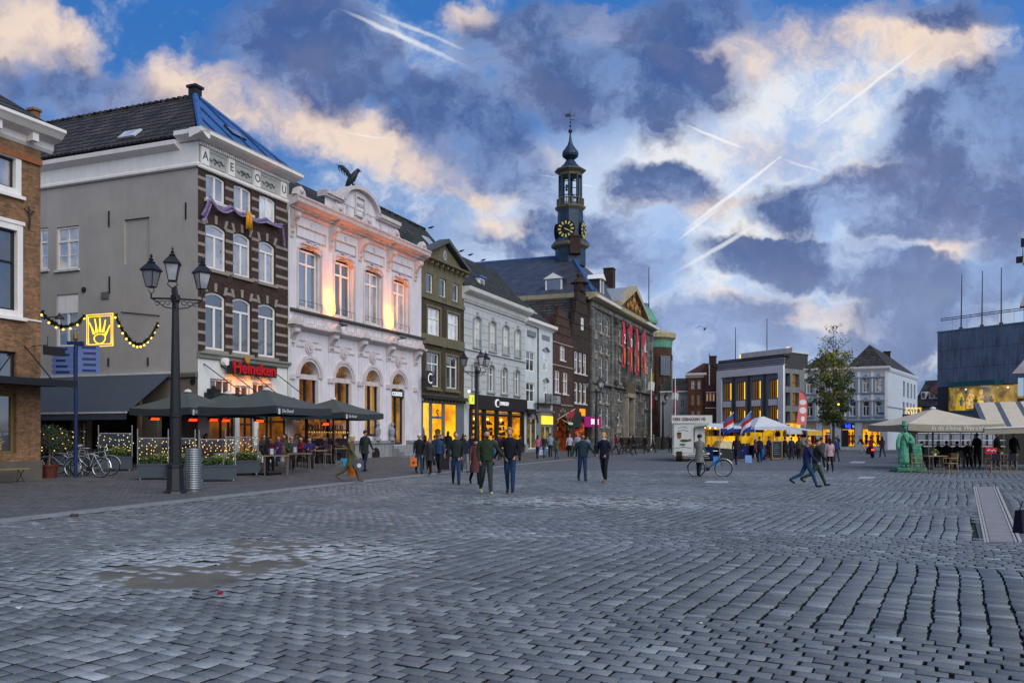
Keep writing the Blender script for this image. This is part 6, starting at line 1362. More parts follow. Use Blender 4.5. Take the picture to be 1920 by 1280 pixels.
# modern white-framed block
fc = Fac(1347, 15.5, 1470, 17.05); L = fc.L; DW = (.275, .96)
b = thing('modern_building', 'modern block with white frame, grey cladding and tall yellow-lit bays', 'building', tuple(fc.A), fc.rz)
ZT = fc.z(1347, 704); ZB = fc.z(1347, 797)
cols_ = [(1356, 1371), (1381, 1397), (1410, 1426), (1442, 1459)]; CL = mat('slate_cladding', (112, 120, 130), .6, .12, 1.5); WFr = mat('white_frame', (228, 232, 238), .5, .06, 1)
hs = []; hu = []; hl = []
for a, c in cols_:
    x0, x1 = fc.x(a), fc.x(c); hu.append((x0, x1, fc.z(1347, 753), fc.z(1347, 718.5))); hl.append((x0, x1, fc.z(1347, 789), fc.z(1347, 764)))
wall(b, 0, L, ZB, ZT, hu+hl, CL)
mb = MB(); frame_ring(mb, -.1, L+.1, ZB-.6, ZT+.5, .8, -.22, .0); mb.build('outer_frame', WFr, b)
mb = MB(); mb.box(-.1, L+.1, -.1, .2, ZT+.5, ZT+.6)
for k in range(3): mb.box(-.1, L+.1, -.1+.05*k, .0+.05*k, ZT+.66+k*.26, ZT+.8+k*.26)
mb.build('roof_louvre', mat('louvre_grey', (150, 158, 168), .5), b)
YW = emis('yellow_strip', (255, 205, 50), 1.6); WARMP = glass('glass_warm', (120, 84, 20), .15, em=(190, 130, 24), es=.35)
for i, (u_, l_) in enumerate(zip(hu, hl)):
    for j, h in enumerate((u_, l_)):
        w = win(b, *h, CL, WARMP, cols=1, fw=.08, yr=.15)
        n = 4; mb = MB()
        for t in range(1, n): x = lerp(h[0], h[1], t/n); mb.box(x-.05, x+.05, .12, .19, h[2]+.05, h[3]-.05)
        mb.build('mullion', mat('mullion_dark', (44, 46, 50), .5), b)
        x = lerp(h[0], h[1], .82 if i != 1 else .8); MB().box(x-.12, x+.12, .155, .185, h[2]+.15, h[3]-.4*(j)-.1).build('light_strip', YW, b)
    box(b, 'white_panel', WFr, u_[0], u_[1], -.1, -.003, l_[3]+.0, u_[2]-.02)
for k in range(5): x = lerp(.3, L-.3, k/4); box(b, 'dark_column', mat('col_grey', (60, 66, 74), .5), x-.25, x+.1, -.1, -.003, ZB, ZT)
wall(b, 0, L, -.3, ZB-.6, [(.5, L-.5, .3, 3.0)], CL); interior(b, .5, L-.5, .3, 3.0, 3, LITW2, yf=.3); MB().add([(.5, .1, .3), (L-.5, .1, .3), (L-.5, .1, 3.0), (.5, .1, 3.0)], [(0, 1, 2, 3)]).build('pane', SHOPG, b)
skb(b, 'side_wall', CL, fc, DW, .05, L-.05, 3.3, 12, -.3, ZT); PHG = mat('penthouse_grey', (96, 104, 116), .6, .1)
skb(b, 'penthouse', PHG, fc, DW, -.2, L*.5, 2.5, 10, ZT, ZT+2.0); skb(b, 'penthouse', PHG, fc, DW, L*.4, L*1.0, 2.0, 10, ZT, ZT+1.9); skb(b, 'penthouse_roof', TRIM, fc, DW, L*.36, L*1.12, 1.6, 10, ZT+1.9, ZT+2.5)
# grey concrete building
fc = Fac(1470, 17.0, 1508, 16.5); L = fc.L
b = thing('concrete_building', 'grey concrete building with deep square window openings between modern block and tree', 'building', tuple(fc.A), fc.rz)
CON = mat('grey_concrete', (124, 128, 128), .8, .15, 1, streak=.25); hs = []
for (a, c) in ((1473, 1482), (1486, 1499)):
    for (y0, y1) in ((699, 724), (735, 760), (771, 798)): hs.append(fc.r(a, c, y0, y1, 1473))
zt = fc.z(1470, 690); wall(b, 0, L, 2.9, zt, hs, CON, th=.6)
for i, h in enumerate(hs): win(b, *h, BLACK, GL_DARK if i < 3 else WARMP, cols=1, fw=.06, yr=.4, tr=(.35,))
wall(b, 0, L, -.3, 2.9, [(.4, L-.4, .2, 2.5)], CON); interior(b, .4, L-.4, .2, 2.5, 2, LITDIM, yf=.3)
skb(b, 'side_wall', CON, fc, (.3, .95), 0, L-.02, 2.4, 10, -.3, zt); skb(b, 'roof_block', mat('roof_block_brown', (62, 62, 66), .7, .15), fc, (.3, .95), -.6, L+1.0, 4, 10, zt, zt+2.2); skb(b, 'roof_edge', TRIM, fc, (.3, .95), -.7, L+1.2, 3.8, 10, zt+2.2, zt+2.4)
# pale blue-grey corner building behind the tree
fc = Fac(1508, 15.83, 1664, 16.5); L = fc.L; k1 = 14.1; Bc = gp(1664, 16.5); Cc = gp(1720, 14.1)
b = thing('pale_corner_building', 'pale blue-grey corner building with hipped dark roofs behind the tree', 'building', tuple(fc.A), fc.rz)
PB = mat('pale_blue_stucco', (186, 198, 210), .7, .1, 1.2, .1, streak=.15); PBT = mat('blue_grey_trim', (130, 146, 164), .7, .1)
cs = [(1512, 1524), (1541, 1553), (1567, 1579), (1592.5, 1605), (1617.5, 1630), (1641.5, 1654)]
hu = [(fc.x(a), fc.x(c), fc.z(1620, 735), fc.z(1620, 708.5)) for a, c in cs]; hl = [(fc.x(a), fc.x(c), fc.z(1620, 779.5), fc.z(1620, 752)) for a, c in cs]
zt = fc.z(1620, 697); zb_ = fc.z(1620, 789)
wall(b, 0, L, zb_, zt, hu+hl, PB)
for h in hu+hl:
    win(b, *h, WHITE, GL_SKY if h in hu else GL_DARK, cols=2, tr=(.66,), topcols=1, fw=.07, yr=.1)
    mb = MB(); mb.box(h[0]-.25, h[0], -.08, -.002, h[2], h[3]); mb.box(h[1], h[1]+.25, -.08, -.002, h[2], h[3]); mb.box(h[0]-.3, h[1]+.3, -.14, -.002, h[3], h[3]+.14); mb.box(h[0]-.3, h[1]+.3, -.16, -.002, h[2]-.16, h[2]-.003)
    mb.prism([(h[0]+.1, h[3]+.14), (h[1]-.1, h[3]+.14), ((h[0]+h[1])/2, h[3]+.5)], -.14, -.002); mb.build('window_surround', PBT, b)
for k in range(7): x = lerp(.15, L-.15, k/6); box(b, 'pilaster', WHITE, x-.14, x+.14, -.06, -.003, zb_+.2, zt)
cornice(b, 0, L, zt, [(.05, 0), (.1, .1), (.35, .35), (.4, .6)], WHITE, ends=.3); cornice(b, 0, L, zb_-.1, [(.05, 0), (.2, .1), (.2, .25)], PBT, ends=.1)
gh = [(fc.x(a), fc.x(c), .35, fc.z(1620, 811)) for a, c in [(1514, 1530), (1541, 1557), (1577, 1603), (1616, 1652)]]
gh = [(h[0], h[1], h[2], 3.1) for h in gh]; wall(b, 0, L, -.3, zb_-.1, gh, PB); interior(b, .2, L-.2, .3, 2.6, 2.6, LITW2, yf=.3)
for i, h in enumerate(gh):
    mb = MB(); frame_ring(mb, h[0], h[1], h[2], h[3], .08, .05, .2); mb.box(h[0], h[1], .04, .12, 2.35, h[3]-.05, 1 if i != 2 else 0); w = mb.build('shop_window', [BLACK, mat('blind_grey', (150, 146, 130), .7)], b); MB().add([(h[0], .1, h[2]), (h[1], .1, h[2]), (h[1], .1, h[3]), (h[0], .1, h[3])], [(0, 1, 2, 3)]).build('pane', SHOPG, w)
    for j in range(3): mb = MB(); x = lerp(h[0]+.4, h[1]-.3, j/2.2); mb.lathe([(.03, 0), (.2, .4), (.14, .8), (.22, 1.15), (.05, 1.3)], (x, .9+.2*j, .5), 7); mb.ball((x, .9+.2*j, 1.95), .11, n=5); mb.build('mannequin', DARKROOM if j != 1 else mat('red_dress', (190, 50, 30), .6), b)
box(b, 'dark_door', BLACK, gh[2][0]+.1, gh[2][0]+.8, .02, .11, .3, 2.3)
text('bij', .62, emis('neon_blue', (30, 60, 255), 3), b, (gh[2][0]+.75, .0, 2.75), ext=.03, bold=.02); text('k', .5, emis('neon_white', (190, 200, 230), 1), b, (gh[2][0]+1.35, .0, 2.7), ext=.02)
# right flank
sf2 = Fac.__new__(Fac); sf2.A = Bc; sf2.B = Cc; d_ = Cc-Bc; sf2.L = d_.length; sf2.u = d_/sf2.L; sf2.rz = math.atan2(sf2.u.y, sf2.u.x)
inv = fc.rz
Ts = Matrix.Rotation(-fc.rz, 4, 'Z') @ Matrix.Translation(Bc-fc.A) @ Matrix.Rotation(sf2.rz, 4, 'Z')
hs = [sf2.r(*q) for q in [(1693.5, 1697, 714, 744), (1701, 1704.5, 717, 746), (1707.5, 1710.5, 719, 747), (1713.5, 1716.5, 721, 748), (1693, 1696.5, 753, 783), (1700, 1703.5, 754, 782), (1706.5, 1709.5, 756, 781), (1712, 1715, 758, 781)]]
wall(b, 0, sf2.L, -.3, zt, hs, PB, T=Ts)
for h in hs: win(b, *h, PBT, GL_DARK, T=Ts, cols=1, fw=.1, tr=(.6,))
cornice(b, 0, sf2.L, zt, [(.05, 0), (.1, .1), (.15, .3), (.15, .5)], PB, T=Ts); box(b, 'belt', PBT, 0, sf2.L, -.08, -.003, sf2.z(1664, 763), sf2.z(1664, 761), T=Ts)
P = lambda x, y=0: Ts @ Vector((x, y, 0))
e0 = Vector((L+.1, -.3, zt+.55)); e1 = P(sf2.L); e1.z = zt+.5; m0 = Vector((L*.52, -.3, zt+.55)); 
rp0 = Vector((fc.x(1628)-.1, 3.0, 0)); Yr = (fc.A+fc.u*rp0.x+Vector((-fc.u.y, fc.u.x, 0))*3.0).y; zr_ = H0+(CY-646)/F*Yr; rp0.z = zr_; rp1 = e1+Vector((-3.4, -1.0, 0)); rp1.z = zr_-.1
pitched(b, 'roof', PANT, [[m0, e0, rp0], [e0, e1, rp1, rp0], [Vector((L*.52, 12, zt+.55)), m0, rp0]])
rq = Vector((L*.27, 3.0, zr_-.6)); q0 = Vector((-.3, -.3, zt+.55)); q1 = Vector((L*.54, -.3, zt+.55)); pitched(b, 'roof', PANT2, [[q0, q1, rq], [q1, q1+Vector((0, 9, 0)), rq+Vector((0, 5, 0)), rq], [q0+Vector((0, 9, 0)), q0, rq, rq+Vector((0, 5, 0))]])
chimney(b, rp1.x-.2, rp1.y-.5, zr_-2, zr_+.5, .8, DB)
mb = MB(); mb.add([(0, 0, -.3), (0, 10, -.3), (0, 10, zt), (0, 0, zt)], [(0, 3, 2, 1)]); mb.build('side_wall', PB, b)
box(b, 'street_plate', MATS['plate_blue'], L-1.0, L-.35, -.12, -.07, fc.z(1650, 776), fc.z(1650, 773))
# low dark-roofed houses down the side street
fc = Fac(1716, 12.6, 1765, 12.9); L = fc.L
b = thing('side_street_house', 'low house with dark tiled roof down the side street', 'house', tuple(fc.A), fc.rz)
zt = fc.z(1720, 762); wall(b, 0, L, -.3, zt, [fc.r(*q) for q in [(1722, 1728, 780, 800)]], mat('tan_wall', (120, 112, 100), .8, .15), )
pitched(b, 'roof', PANT, [[(-.3, -.3, zt), (L+.5, -.3, zt), (L+.5, 4, fc.z(1720, 711)), (-.3, 4, fc.z(1720, 711))]]); body(b, L, 8, zt, CON, y0=1.5)
for p in (1726, 1741, 1751): x = fc.x(p); mb = MB(); mb.box(x-.35, x+.35, .9, 2.6, fc.z(1720, 748), fc.z(1720, 734)); mb.build('dormer', WHITE, b); mb = MB(); mb.box(x-.22, x+.22, .86, .9, fc.z(1720, 746), fc.z(1720, 736)); mb.build('dormer_pane', GL_SKY, b)
pitched(b, 'red_roof', REDTILE, [[(L*.5, .4, zt+2.3), (L+.5, .2, zt+.9), (L+.5, 1.5, zt+2.6), (L*.45, 3, zt+3.4)]]); chimney(b, L*.45, 4, zt+3, fc.z(1720, 703), .4, DB)
# dark concrete building on the right
fc = Fac(1758, 20, 2060, 23.6); L = fc.L
b = thing('dark_concrete_building', 'dark blue-grey concrete building with lit projecting display window at the right', 'building', tuple(fc.A), fc.rz)
zt, zm, zl = fc.z(1758, 624), fc.z(1758, 726), fc.z(1758, 772)
DC = mat('dark_concrete', (104, 120, 142), .75, .25, .8, .25, 9, streak=.4); zs_ = [zm, lerp(zm, zt, .33), lerp(zm, zt, .66), zt]
rng = random.Random(2)
for r_ in range(3):
    x = 0; k = 0
    while x < L:
        w = rng.uniform(1.5, 2.6); x1 = min(L, x+w); MB().box(x+.008, x1-.008, -.03-.012*rng.random(), .05, zs_[r_]+.012, zs_[r_+1]-.012).build('concrete_panel', DC, b); x = x1
box(b, 'wall', mat('dark_joint', (34, 40, 50), .8), 0, L, .05, .3, zm, zt+.05); box(b, 'roof_edge', DC, -.05, L, -.06, .4, zt, zt+.12)
SIDE = mat('side_slate', (52, 60, 72), .7, .15, 1); box(b, 'side_panel', SIDE, 0, fc.x(1776), .0, .3, zl, zm)
xg = [fc.x(v) for v in (1776, 1799, 1877, 1935)]
mb = MB(); frame_ring(mb, xg[0], L, zl, zm, .08, -.02, .08); mb.build('window_frame', BLACK, b); interior(b, xg[0], L-.2, zl, zm, 3.5, emis('display_room', (190, 150, 60), .9, scale=.9, c2=(28, 36, 36)), yf=.12)
MB().add([(xg[0], .04, zl), (L, .04, zl), (L, .04, zm), (xg[0], .04, zm)], [(0, 1, 2, 3)]).build('pane', SHOPG, b)
TEAL = mat('teal_metal', (22, 92, 100), .5, .15, 2)
box(b, 'display_canopy', TEAL, xg[1]-.15, xg[2]+.2, -1.3, .0, zm-.1, zm+.32); box(b, 'display_floor', TEAL, xg[1]-.05, xg[2]+.05, -1.2, .0, zl-.35, zl+.02)
mb = MB(); mb.box(xg[1], xg[1]+.04, -1.18, .0, zl+.02, zm-.1); mb.box(xg[2]-.04, xg[2], -1.18, .0, zl+.02, zm-.1); mb.box(xg[1], xg[2], -1.2, -1.17, zl+.02, zm-.1); mb.build('display_glass', SHOPG, b)
SKN = emis('poster_gold', (240, 190, 100), 1.3, scale=5, c2=(150, 90, 40))
for (px, w, h0, h1) in [(1824, .55, .1, 1.0), (1842, .5, .0, .95), (1864, .35, .1, .6)]:
    x = fc.x(px); z0 = lerp(zl, zm, h0); z1 = lerp(zl, zm, .25+h1*.6); mb = MB()
    mb.prism([(x-w, z0), (x+w*.9, z0), (x+w*.7, lerp(z0, z1, .5)), (x+w*.35, lerp(z0, z1, .75)), (x+w*.3, z1), (x-w*.2, z1+.05), (x-w*.35, lerp(z0, z1, .78)), (x-w*.8, lerp(z0, z1, .55))], -.25, -.2); mb.build('poster_figure', SKN, b)
x = fc.x(1792); mb = MB(); mb.prism([(x-.45, zl+.1), (x+.45, zl+.1), (x+.35, zl+1.2), (x+.1, zl+1.7), (x-.1, zl+1.7), (x-.35, zl+1.2)], .6, .7); mb.build('poster_figure', emis('poster_yellow', (235, 180, 20), 1.2), b)
def torso(x, y, m_, s=1):
    mb = MB(); mb.lathe([(.02, .0), (.02, .45), (.13, .45), (.17, .75), (.24, .95), (.08, 1.05), (.06, 1.1)], (x, y, zl+.02), 8, ax=1, ay=.6); mb.ball((x, y, zl+1.2), .09, n=5); return mb.build('mannequin', m_, b)
for px, c_ in ((1812, (190, 205, 205)), (1838, (150, 210, 40)), (1857, (200, 215, 225)), (1868, (200, 180, 160))): torso(fc.x(px), -.7, mat('shirt_%d' % px, c_, .7))
for k in range(5): mb = MB(); x = fc.x(1884+k*9); mb.box(x-.25, x+.25, .8, 1.0, zl+.1, zl+.5+.25*(k % 3)); mb.build('display_shelf', emis('shelf_glow', (230, 170, 40), .7) if k in (1, 3) else DARKROOM, b)
for px in (1807, 1886): mb = MB(); mb.ball((fc.x(px), .3, zm-.3), .08, n=5); mb.build('ceiling_spot', emis('bulb_white', (250, 250, 240), 2), b)
box(b, 'lower_wall', mat('lower_brown', (60, 56, 58), .7, .2), 0, L, .3, .5, -.3, zl); box(b, 'soffit', SIDE, 0, L, -.0, .29, zl-.25, zl-.01)
for px in (1835, 1859): mb = MB(); mb.ball((fc.x(px), .0, zl-.5), .07, n=5); mb.build('soffit_light', emis('soffit_orange', (230, 150, 90), 1.2), b)
body(b, L, 12, zt, DC, y0=4)
mb = MB(); mb.add([(0, .3, -.3), (0, 12, -.3), (0, 12, zt), (0, .3, zt)], [(0, 3, 2, 1)]); mb.build('side_wall', DC, b)
rt = thing('roof_rail', 'long horizontal truss rail standing on thin posts above the dark concrete building', 'rail', tuple(fc.A), fc.rz)
za = fc.z(1758, 598); mb = MB(); mb.tube([(fc.x(1752), 1, za+.12), (L, 1, za+.18)], .035, 4); mb.tube([(fc.x(1752), 1, za-.06), (L, 1, za)], .035, 4); mb.tube([(fc.x(1752), 1, za+.12), (fc.x(1752), 1, za-.06)], .035, 4)
for k in range(14): x = .8+k*.9; mb.tube([(x, 1, za-.04), (x, 1, za+.14)], .02, 4)
mb.build('truss', IRON, rt)
for k in range(9): MB().tube([(.8+k*1.45, 1, zt), (.8+k*1.45, 1, za)], .012, 4).build('post', IRON, rt)
for i, px in enumerate((1818, 1857, 1893)):
    f = thing('flagpole', ['bare roof flagpole nearest the left corner of the dark building', 'bare roof flagpole in the middle of the dark building roof', 'bare roof flagpole closest to the right picture edge'][i], 'flagpole', tuple(fc.A+fc.u*fc.x(px-3+i)+Vector((0, 0, zt))), 0, 'flagpoles on the dark building')
    MB().tube([(0, 1.2, 0), (.08-.03*i, 1.2, fc.z(1758, 520)-zt)], [.06, .03], 6).build('pole', IRON, f); mb = MB(); mb.box(-.12, .12, 1.08, 1.32, 0, .35); mb.build('foot', IRON, f)
# sliver of the house at the right edge of the picture
fe = thing('edge_house', 'red-brown house sliver with white cornice ends at the right picture edge', 'house', tuple(at(1925, 816, 52)-Vector((0, 0, H0))), R(-33))
ez = lambda py: H0+(CY-py)/F*52
mb = MB(); mb.box(-.15, 6, 0, 6, -.2, ez(560)); mb.build('wall', REDB, fe)
for zq in (5.4, 8.6):
    for xq in (.9, 2.6, 4.3): win(fe, xq, xq+1.0, zq, zq+1.9, WHITE, GL_DARK, T=Matrix.Translation((0, -.2, 0)), cols=2, tr=(.65,), fw=.09)
for py, w in ((690, .75), (565, .35), (485, .2)):
    mb = MB(); mb.prism([(-w, ez(py+10)), (6, ez(py+10)), (6, ez(py-16)), (-.1, ez(py-16))], -.5, .3); mb.build('cornice', WD, fe)
mb = MB(); mb.box(-.55, 0, -.3, .2, ez(491), ez(481)); mb.box(-.3, 0, -.2, .1, ez(462), ez(447)); mb.tube([(-.2, 0, ez(481)), (-.2, 0, ez(462))], .02, 4); mb.build('roof_fixture', BLACK, fe)
mb = MB(); mb.box(-.45, -.15, -.2, -.1, ez(742), ez(708)); mb.build('lantern_sign', emis('pale_blue_sign', (170, 200, 220), .6), fe)
# poles behind the market
for (px, yb, yt, k, l, g) in [(1379, 690, 614, 15, 'thin bare roof flagpole left above the modern block', 1), (1438, 680, 597, 15.5, 'thin bare roof flagpole right above the modern block', 1), (1260, 800, 676, 14.5, 'thin pale bare pole beside the round building', 0)]:
    Y = F/k+ (6 if g else 0); kk = F/Y; f = thing('flagpole', l, 'flagpole', ((px-CX)/kk, Y, H0+(CY-yb)/kk))
    MB().tube([(0, 0, -1), (0, 0, (yb-yt)/kk)], [.07, .04], 6).build('pole', IRON if g else TRIM, f)
for (px, py, l) in [(1392, 664, 'glowing yellow roof lamp above the left penthouse'), (1478, 651, 'glowing yellow roof lamp above the right penthouse')]:
    Y = 112; kk = F/Y; f = thing('roof_lamp', l, 'lamp', ((px-CX)/kk, Y, H0+(CY-py-16)/kk)); MB().tube([(.25, 0, -.6), (.25, 0, .8)], .05, 4).build('pole', IRON, f); mb = MB(); mb.lathe([(.05, -.35), (.38, -.1), (.34, .3), (.1, .42)], (0, 0, .75), 8); mb.build('lamp_head', emis('roof_lamp_glow', (250, 200, 60), 1.8), f)
# ------------------------------------------------------------------ people
TMP = bpy.data.scenes.new('tmp_people')
def skin_mesh(verts, edges, radii, levels=1):
    me = bpy.data.meshes.new('t'); me.from_pydata(verts, edges, []); o = bpy.data.objects.new('t', me); TMP.collection.objects.link(o)
    m_ = o.modifiers.new('s', 'SKIN'); m_.use_smooth_shade = True; m_.branch_smoothing = .3
    if not me.skin_vertices: me.skin_vertices.new() if hasattr(me.skin_vertices, 'new') else None
    sv = me.skin_vertices[0].data
    for i, r in enumerate(radii): sv[i].radius = (r, r)
    sv[0].use_root = True
    o.modifiers.new('d', 'SUBSURF').levels = levels
    with bpy.context.temp_override(scene=TMP, view_layer=TMP.view_layers[0]): dg = bpy.context.evaluated_depsgraph_get()
    dg.update()
    ev = o.evaluated_get(dg); m2 = ev.to_mesh()
    V = [tuple(v.co) for v in m2.vertices]; Fc = [tuple(p.vertices) for p in m2.polygons]; ev.to_mesh_clear()
    bpy.data.objects.remove(o); bpy.data.meshes.remove(me); return V, Fc
PM = {}
def cloth(c, rough=.85):
    k = tuple(c)
    if k not in PM: PM[k] = mat('cloth_%d_%d_%d' % k, c, rough, .35, 9, .35, 30, spec=.2)
    return PM[k]
def skinm(c=(196, 150, 126)): k = ('skin',)+tuple(c); PM.setdefault(k, mat('skin_%d' % c[0], c, .55, .1, 8, .05)); return PM[k]
def person(px, py, hpx, yaw, label, top=(30, 32, 38), bot=(40, 60, 92), shoe=(24, 22, 22), hair=(50, 36, 28), style='short', coat=.0, skinc=(196, 150, 126),
           stride=18, phase=1, arms=None, seat=None, group=None, hat=None, scarf=None, Y=None, z=None, hs=1.0, lean=3, fat=1.07, beard=0):
    """a standing, walking or seated figure; yaw 0 faces the viewer"""
    if Y is None:
        Y = 30
        for _ in range(12): Y = F*(H0-gz((px-CX)/F*Y, Y))/(py-CY)
    X = (px-CX)/F*Y; Z = gz(X, Y) if z is None else z
    Hm = hpx*Y/F; S = Hm/1.75 if not seat else hs
    V = {}; Rr = {}; Ed = []; Lb = {}
    def j(n, p, r, par=None, lb='top'):
        V[n] = Vector(p); Rr[n] = r; Lb[n] = lb
        if par: Ed.append((par, n))
    def rotx(d, a): c, s_ = math.cos(a), math.sin(a); return Vector((d[0], d[1]*c-d[2]*s_, d[1]*s_+d[2]*c))
    hipz = .93 if not seat else .50
    ln = R(lean); up = lambda h: Vector((0, -math.sin(ln)*h, math.cos(ln)*h))
    pel = Vector((0, 0, hipz)); j('pel', pel, .125*fat, None, 'bot'); j('waist', pel+up(.16), .115*fat, 'pel'); j('chest', pel+up(.36), .135*fat, 'waist'); j('neckb', pel+up(.53), .075, 'chest'); j('neck', pel+up(.59), .058, 'neckb', 'skin')
    hd = pel+up(.69)
    for s_, sd in ((-1, 'L'), (1, 'R')):
        if seat: a, k = R(84), R(84)
        else:
            a = R(stride)*(s_*phase); k = R(6) if a > 0 else R(6+stride*1.3)
        hip = pel+Vector((s_*.085, 0, -.06)); j('hip'+sd, hip, .1*fat, 'pel', 'bot')
        d = rotx((0, 0, -1), -a); kn = hip+d*.41; j('knee'+sd, kn, .07, 'hip'+sd, 'bot')
        d2 = rotx((0, 0, -1), -(a-k)); an = kn+d2*.39; j('cf'+sd, kn+d2*.14, .066, 'knee'+sd, 'bot'); j('ank'+sd, an, .052, 'cf'+sd, 'bot')
        ft = a-k if not seat else 0
        d3 = rotx((0, -1, -.12), -max(-.5, ft)*.9); j('heel'+sd, an+Vector((0, .03, -.035)), .04, 'ank'+sd, 'shoe'); j('toe'+sd, an+Vector((0, 0, -.045))+d3*.18, .042, 'heel'+sd, 'shoe')
        sh = pel+up(.47)+Vector((s_*.165*fat, 0, 0)); j('sh'+sd, sh, .072, 'chest')
        ar = (arms or {}).get(sd, (a*-57.3*.8+5, 9, 14))
        fa, sa, eb = R(ar[0]), R(ar[1]), R(ar[2])
        d = rotx((s_*math.sin(sa), 0, -math.cos(sa)), -fa); el = sh+d*.27; j('el'+sd, el, .05, 'sh'+sd)
        ina = R(ar[3]) if len(ar) > 3 else 0
        d2 = rotx((s_*(math.sin(sa)-math.sin(ina)), 0, -math.cos(sa)), -(fa+eb)).normalized(); wr = el+d2*.24; j('wr'+sd, wr, .034, 'el'+sd)
        j('ha'+sd, wr+d2*.07, .034, 'wr'+sd, 'skin'); V['hd'+sd] = d2
    names = [n for n in V if not n.startswith('hd')]; idx = {n: i for i, n in enumerate(names)}
    vv, ff = skin_mesh([tuple(V[n]) for n in names], [(idx[a], idx[b_]) for a, b_ in Ed], [Rr[n] for n in names])
    smp = []; lab = []
    MI = {'skin': 0, 'top': 1, 'bot': 2, 'shoe': 3}
    for a, b_ in Ed:
        for t in (.25, .5, .75, 1): smp.append(V[a].lerp(V[b_], t)); lab.append(MI[Lb[b_]] if not (Lb[a] == 'top' and Lb[b_] == 'skin' and t < .6) else 1)
    smp = np.array([tuple(p) for p in smp]); lab = np.array(lab); va = np.array(vv)
    cen = np.array([va[list(f)].mean(0) for f in ff]); mi = lab[np.argmin(((cen[:, None]-smp[None])**2).sum(2), 1)]
    mb = MB(); mb.add(vv, ff, 0); mb.m = list(map(int, mi))
    # head with brow, nose, jaw, ears
    hv = []; nu, nv_ = 12, 9
    for i in range(nv_+1):
        t = math.pi*i/nv_
        for k in range(nu):
            u = 2*math.pi*k/nu; x, y, z_ = math.sin(t)*math.sin(u)*.076, -math.sin(t)*math.cos(u)*.092, math.cos(t)*.115
            if z_ < 0: x *= 1+z_*2.2; y *= 1+z_*.9
            if k == 0 and i == 5: y -= .026
            if k == 0 and i == 4: y += .004
            hv.append(hd+Vector((x, y-.008, z_)))
    mb.add(hv, [(i*nu+k, i*nu+(k+1) % nu, (i+1)*nu+(k+1) % nu, (i+1)*nu+k) for i in range(nv_) for k in range(nu)], 0)
    for s_ in (-1, 1): mb.ball(hd+Vector((s_*.076, .0, -.01)), .022, 0, 4, (.5, 1, 1.3)); mb.ball(hd+Vector((s_*.03, -.088, .012)), .011, 3, 4, (1.3, .6, .7))
    mb.ball(hd+Vector((0, -.09, -.06)), .016, 4, 4, (1.6, .5, .5))
    for sd, s_ in (('L', -1), ('R', 1)):
        w = V['ha'+sd]; d = V['hd'+sd]; sdv = Vector((s_, 0, 0)); q = d.cross(sdv); q = q.normalized() if q.length > .1 else Vector((0, -1, 0))
        for k, ln_ in enumerate((.06, .072, .078, .072, )): o_ = q*((k-1.5)*.017); mb.tube([w+o_+d*.01, w+o_+d*(.01+ln_*.55), w+o_+d*(.01+ln_)-sdv*.018], [.011, .01, .007], 4, 0)
        mb.tube([w+q*-.02, w-q*.045+d*.03, w-q*.045+d*.055-sdv*.01], [.012, .011, .008], 4, 0)
    root = mb.build('person', [skinm(skinc), cloth(top), cloth(bot), cloth(shoe, .5), cloth((140, 70, 66))], None, smooth=True, label=label, cat='person', group=group)
    root.location = (X, Y, Z); root.rotation_euler = (0, 0, R(yaw)); root.scale = (S, S, S)
    low = min(v.z for v in [V['toeL'], V['toeR'], V['heelL'], V['heelR']])-.036
    if not seat: root.location.z = Z-low*S
    else: root.location.z = Z+seat-(hipz-.08)*S
    # jacket shell with a clean hem
    jb = MB(); n = 14; hem = -.02-coat
    prof = [(hem, .165+coat*.1, .135+coat*.12), (hem*.4+.03, .162, .132), (.14, .148, .118), (.30, .172, .125), (.42, .18, .115), (.50, .13, .095), (.56, .068, .066)]
    P = []
    for (h, rx, ry) in prof:
        c = pel+(up(h) if h > 0 else Vector((0, 0, h)))
        for k in range(n): u = 2*math.pi*k/n; wv = 1+.045*math.sin(u*3+h*14)*(h < .2); P.append(c+Vector((math.cos(u)*rx*fat*wv, math.sin(u)*ry*fat*wv, 0)))
    jb.add(P, [(i*n+k, i*n+(k+1) % n, (i+1)*n+(k+1) % n, (i+1)*n+k) for i in range(len(prof)-1) for k in range(n)]); jb.build('jacket', cloth(top), root, smooth=True)
    if scarf: sb = MB(); sb.tube([pel+up(.57)+Vector((math.cos(a)*.075, math.sin(a)*.075, 0)) for a in [i*math.pi/4 for i in range(8)]], .03, 5, closed=True); sb.build('scarf', cloth(scarf), root, smooth=True)
    hb = MB()
    if style != 'bald':
        pts = []
        for i in range(6):
            t = .62*math.pi*i/5+.001
            for k in range(12):
                u = 2*math.pi*k/12; back = .5-.5*math.cos(u); lim = lerp(.5 if style == 'curly' else .53, 1.0 if style != 'short' else .86, back); tt = t*lim/.62*.62 if True else t
                rr = 1.12+(.1 if style == 'curly' else 0)+(random.uniform(-.06, .16) if style == 'curly' else 0)
                pts.append(hd+Vector((math.sin(tt)*math.sin(u)*.08*rr, -math.sin(tt)*math.cos(u)*.095*rr+.006, math.cos(tt)*.118*rr)))
        hb.add(pts, [(i*12+k, i*12+(k+1) % 12, (i+1)*12+(k+1) % 12, (i+1)*12+k) for i in range(5) for k in range(12)])
        if style == 'long': hb.tube([hd+Vector((0, .06, .03)), hd+Vector((0, .085, -.08)), hd+Vector((0, .08, -.22))], [.08, .085, .05], 8)
        if style == 'pony': hb.tube([hd+Vector((0, .09, .05)), hd+Vector((0, .15, 0)), hd+Vector((0, .14, -.12))], [.035, .04, .012], 6)
        hb.build('hair', cloth(hair, .7), root, smooth=True)
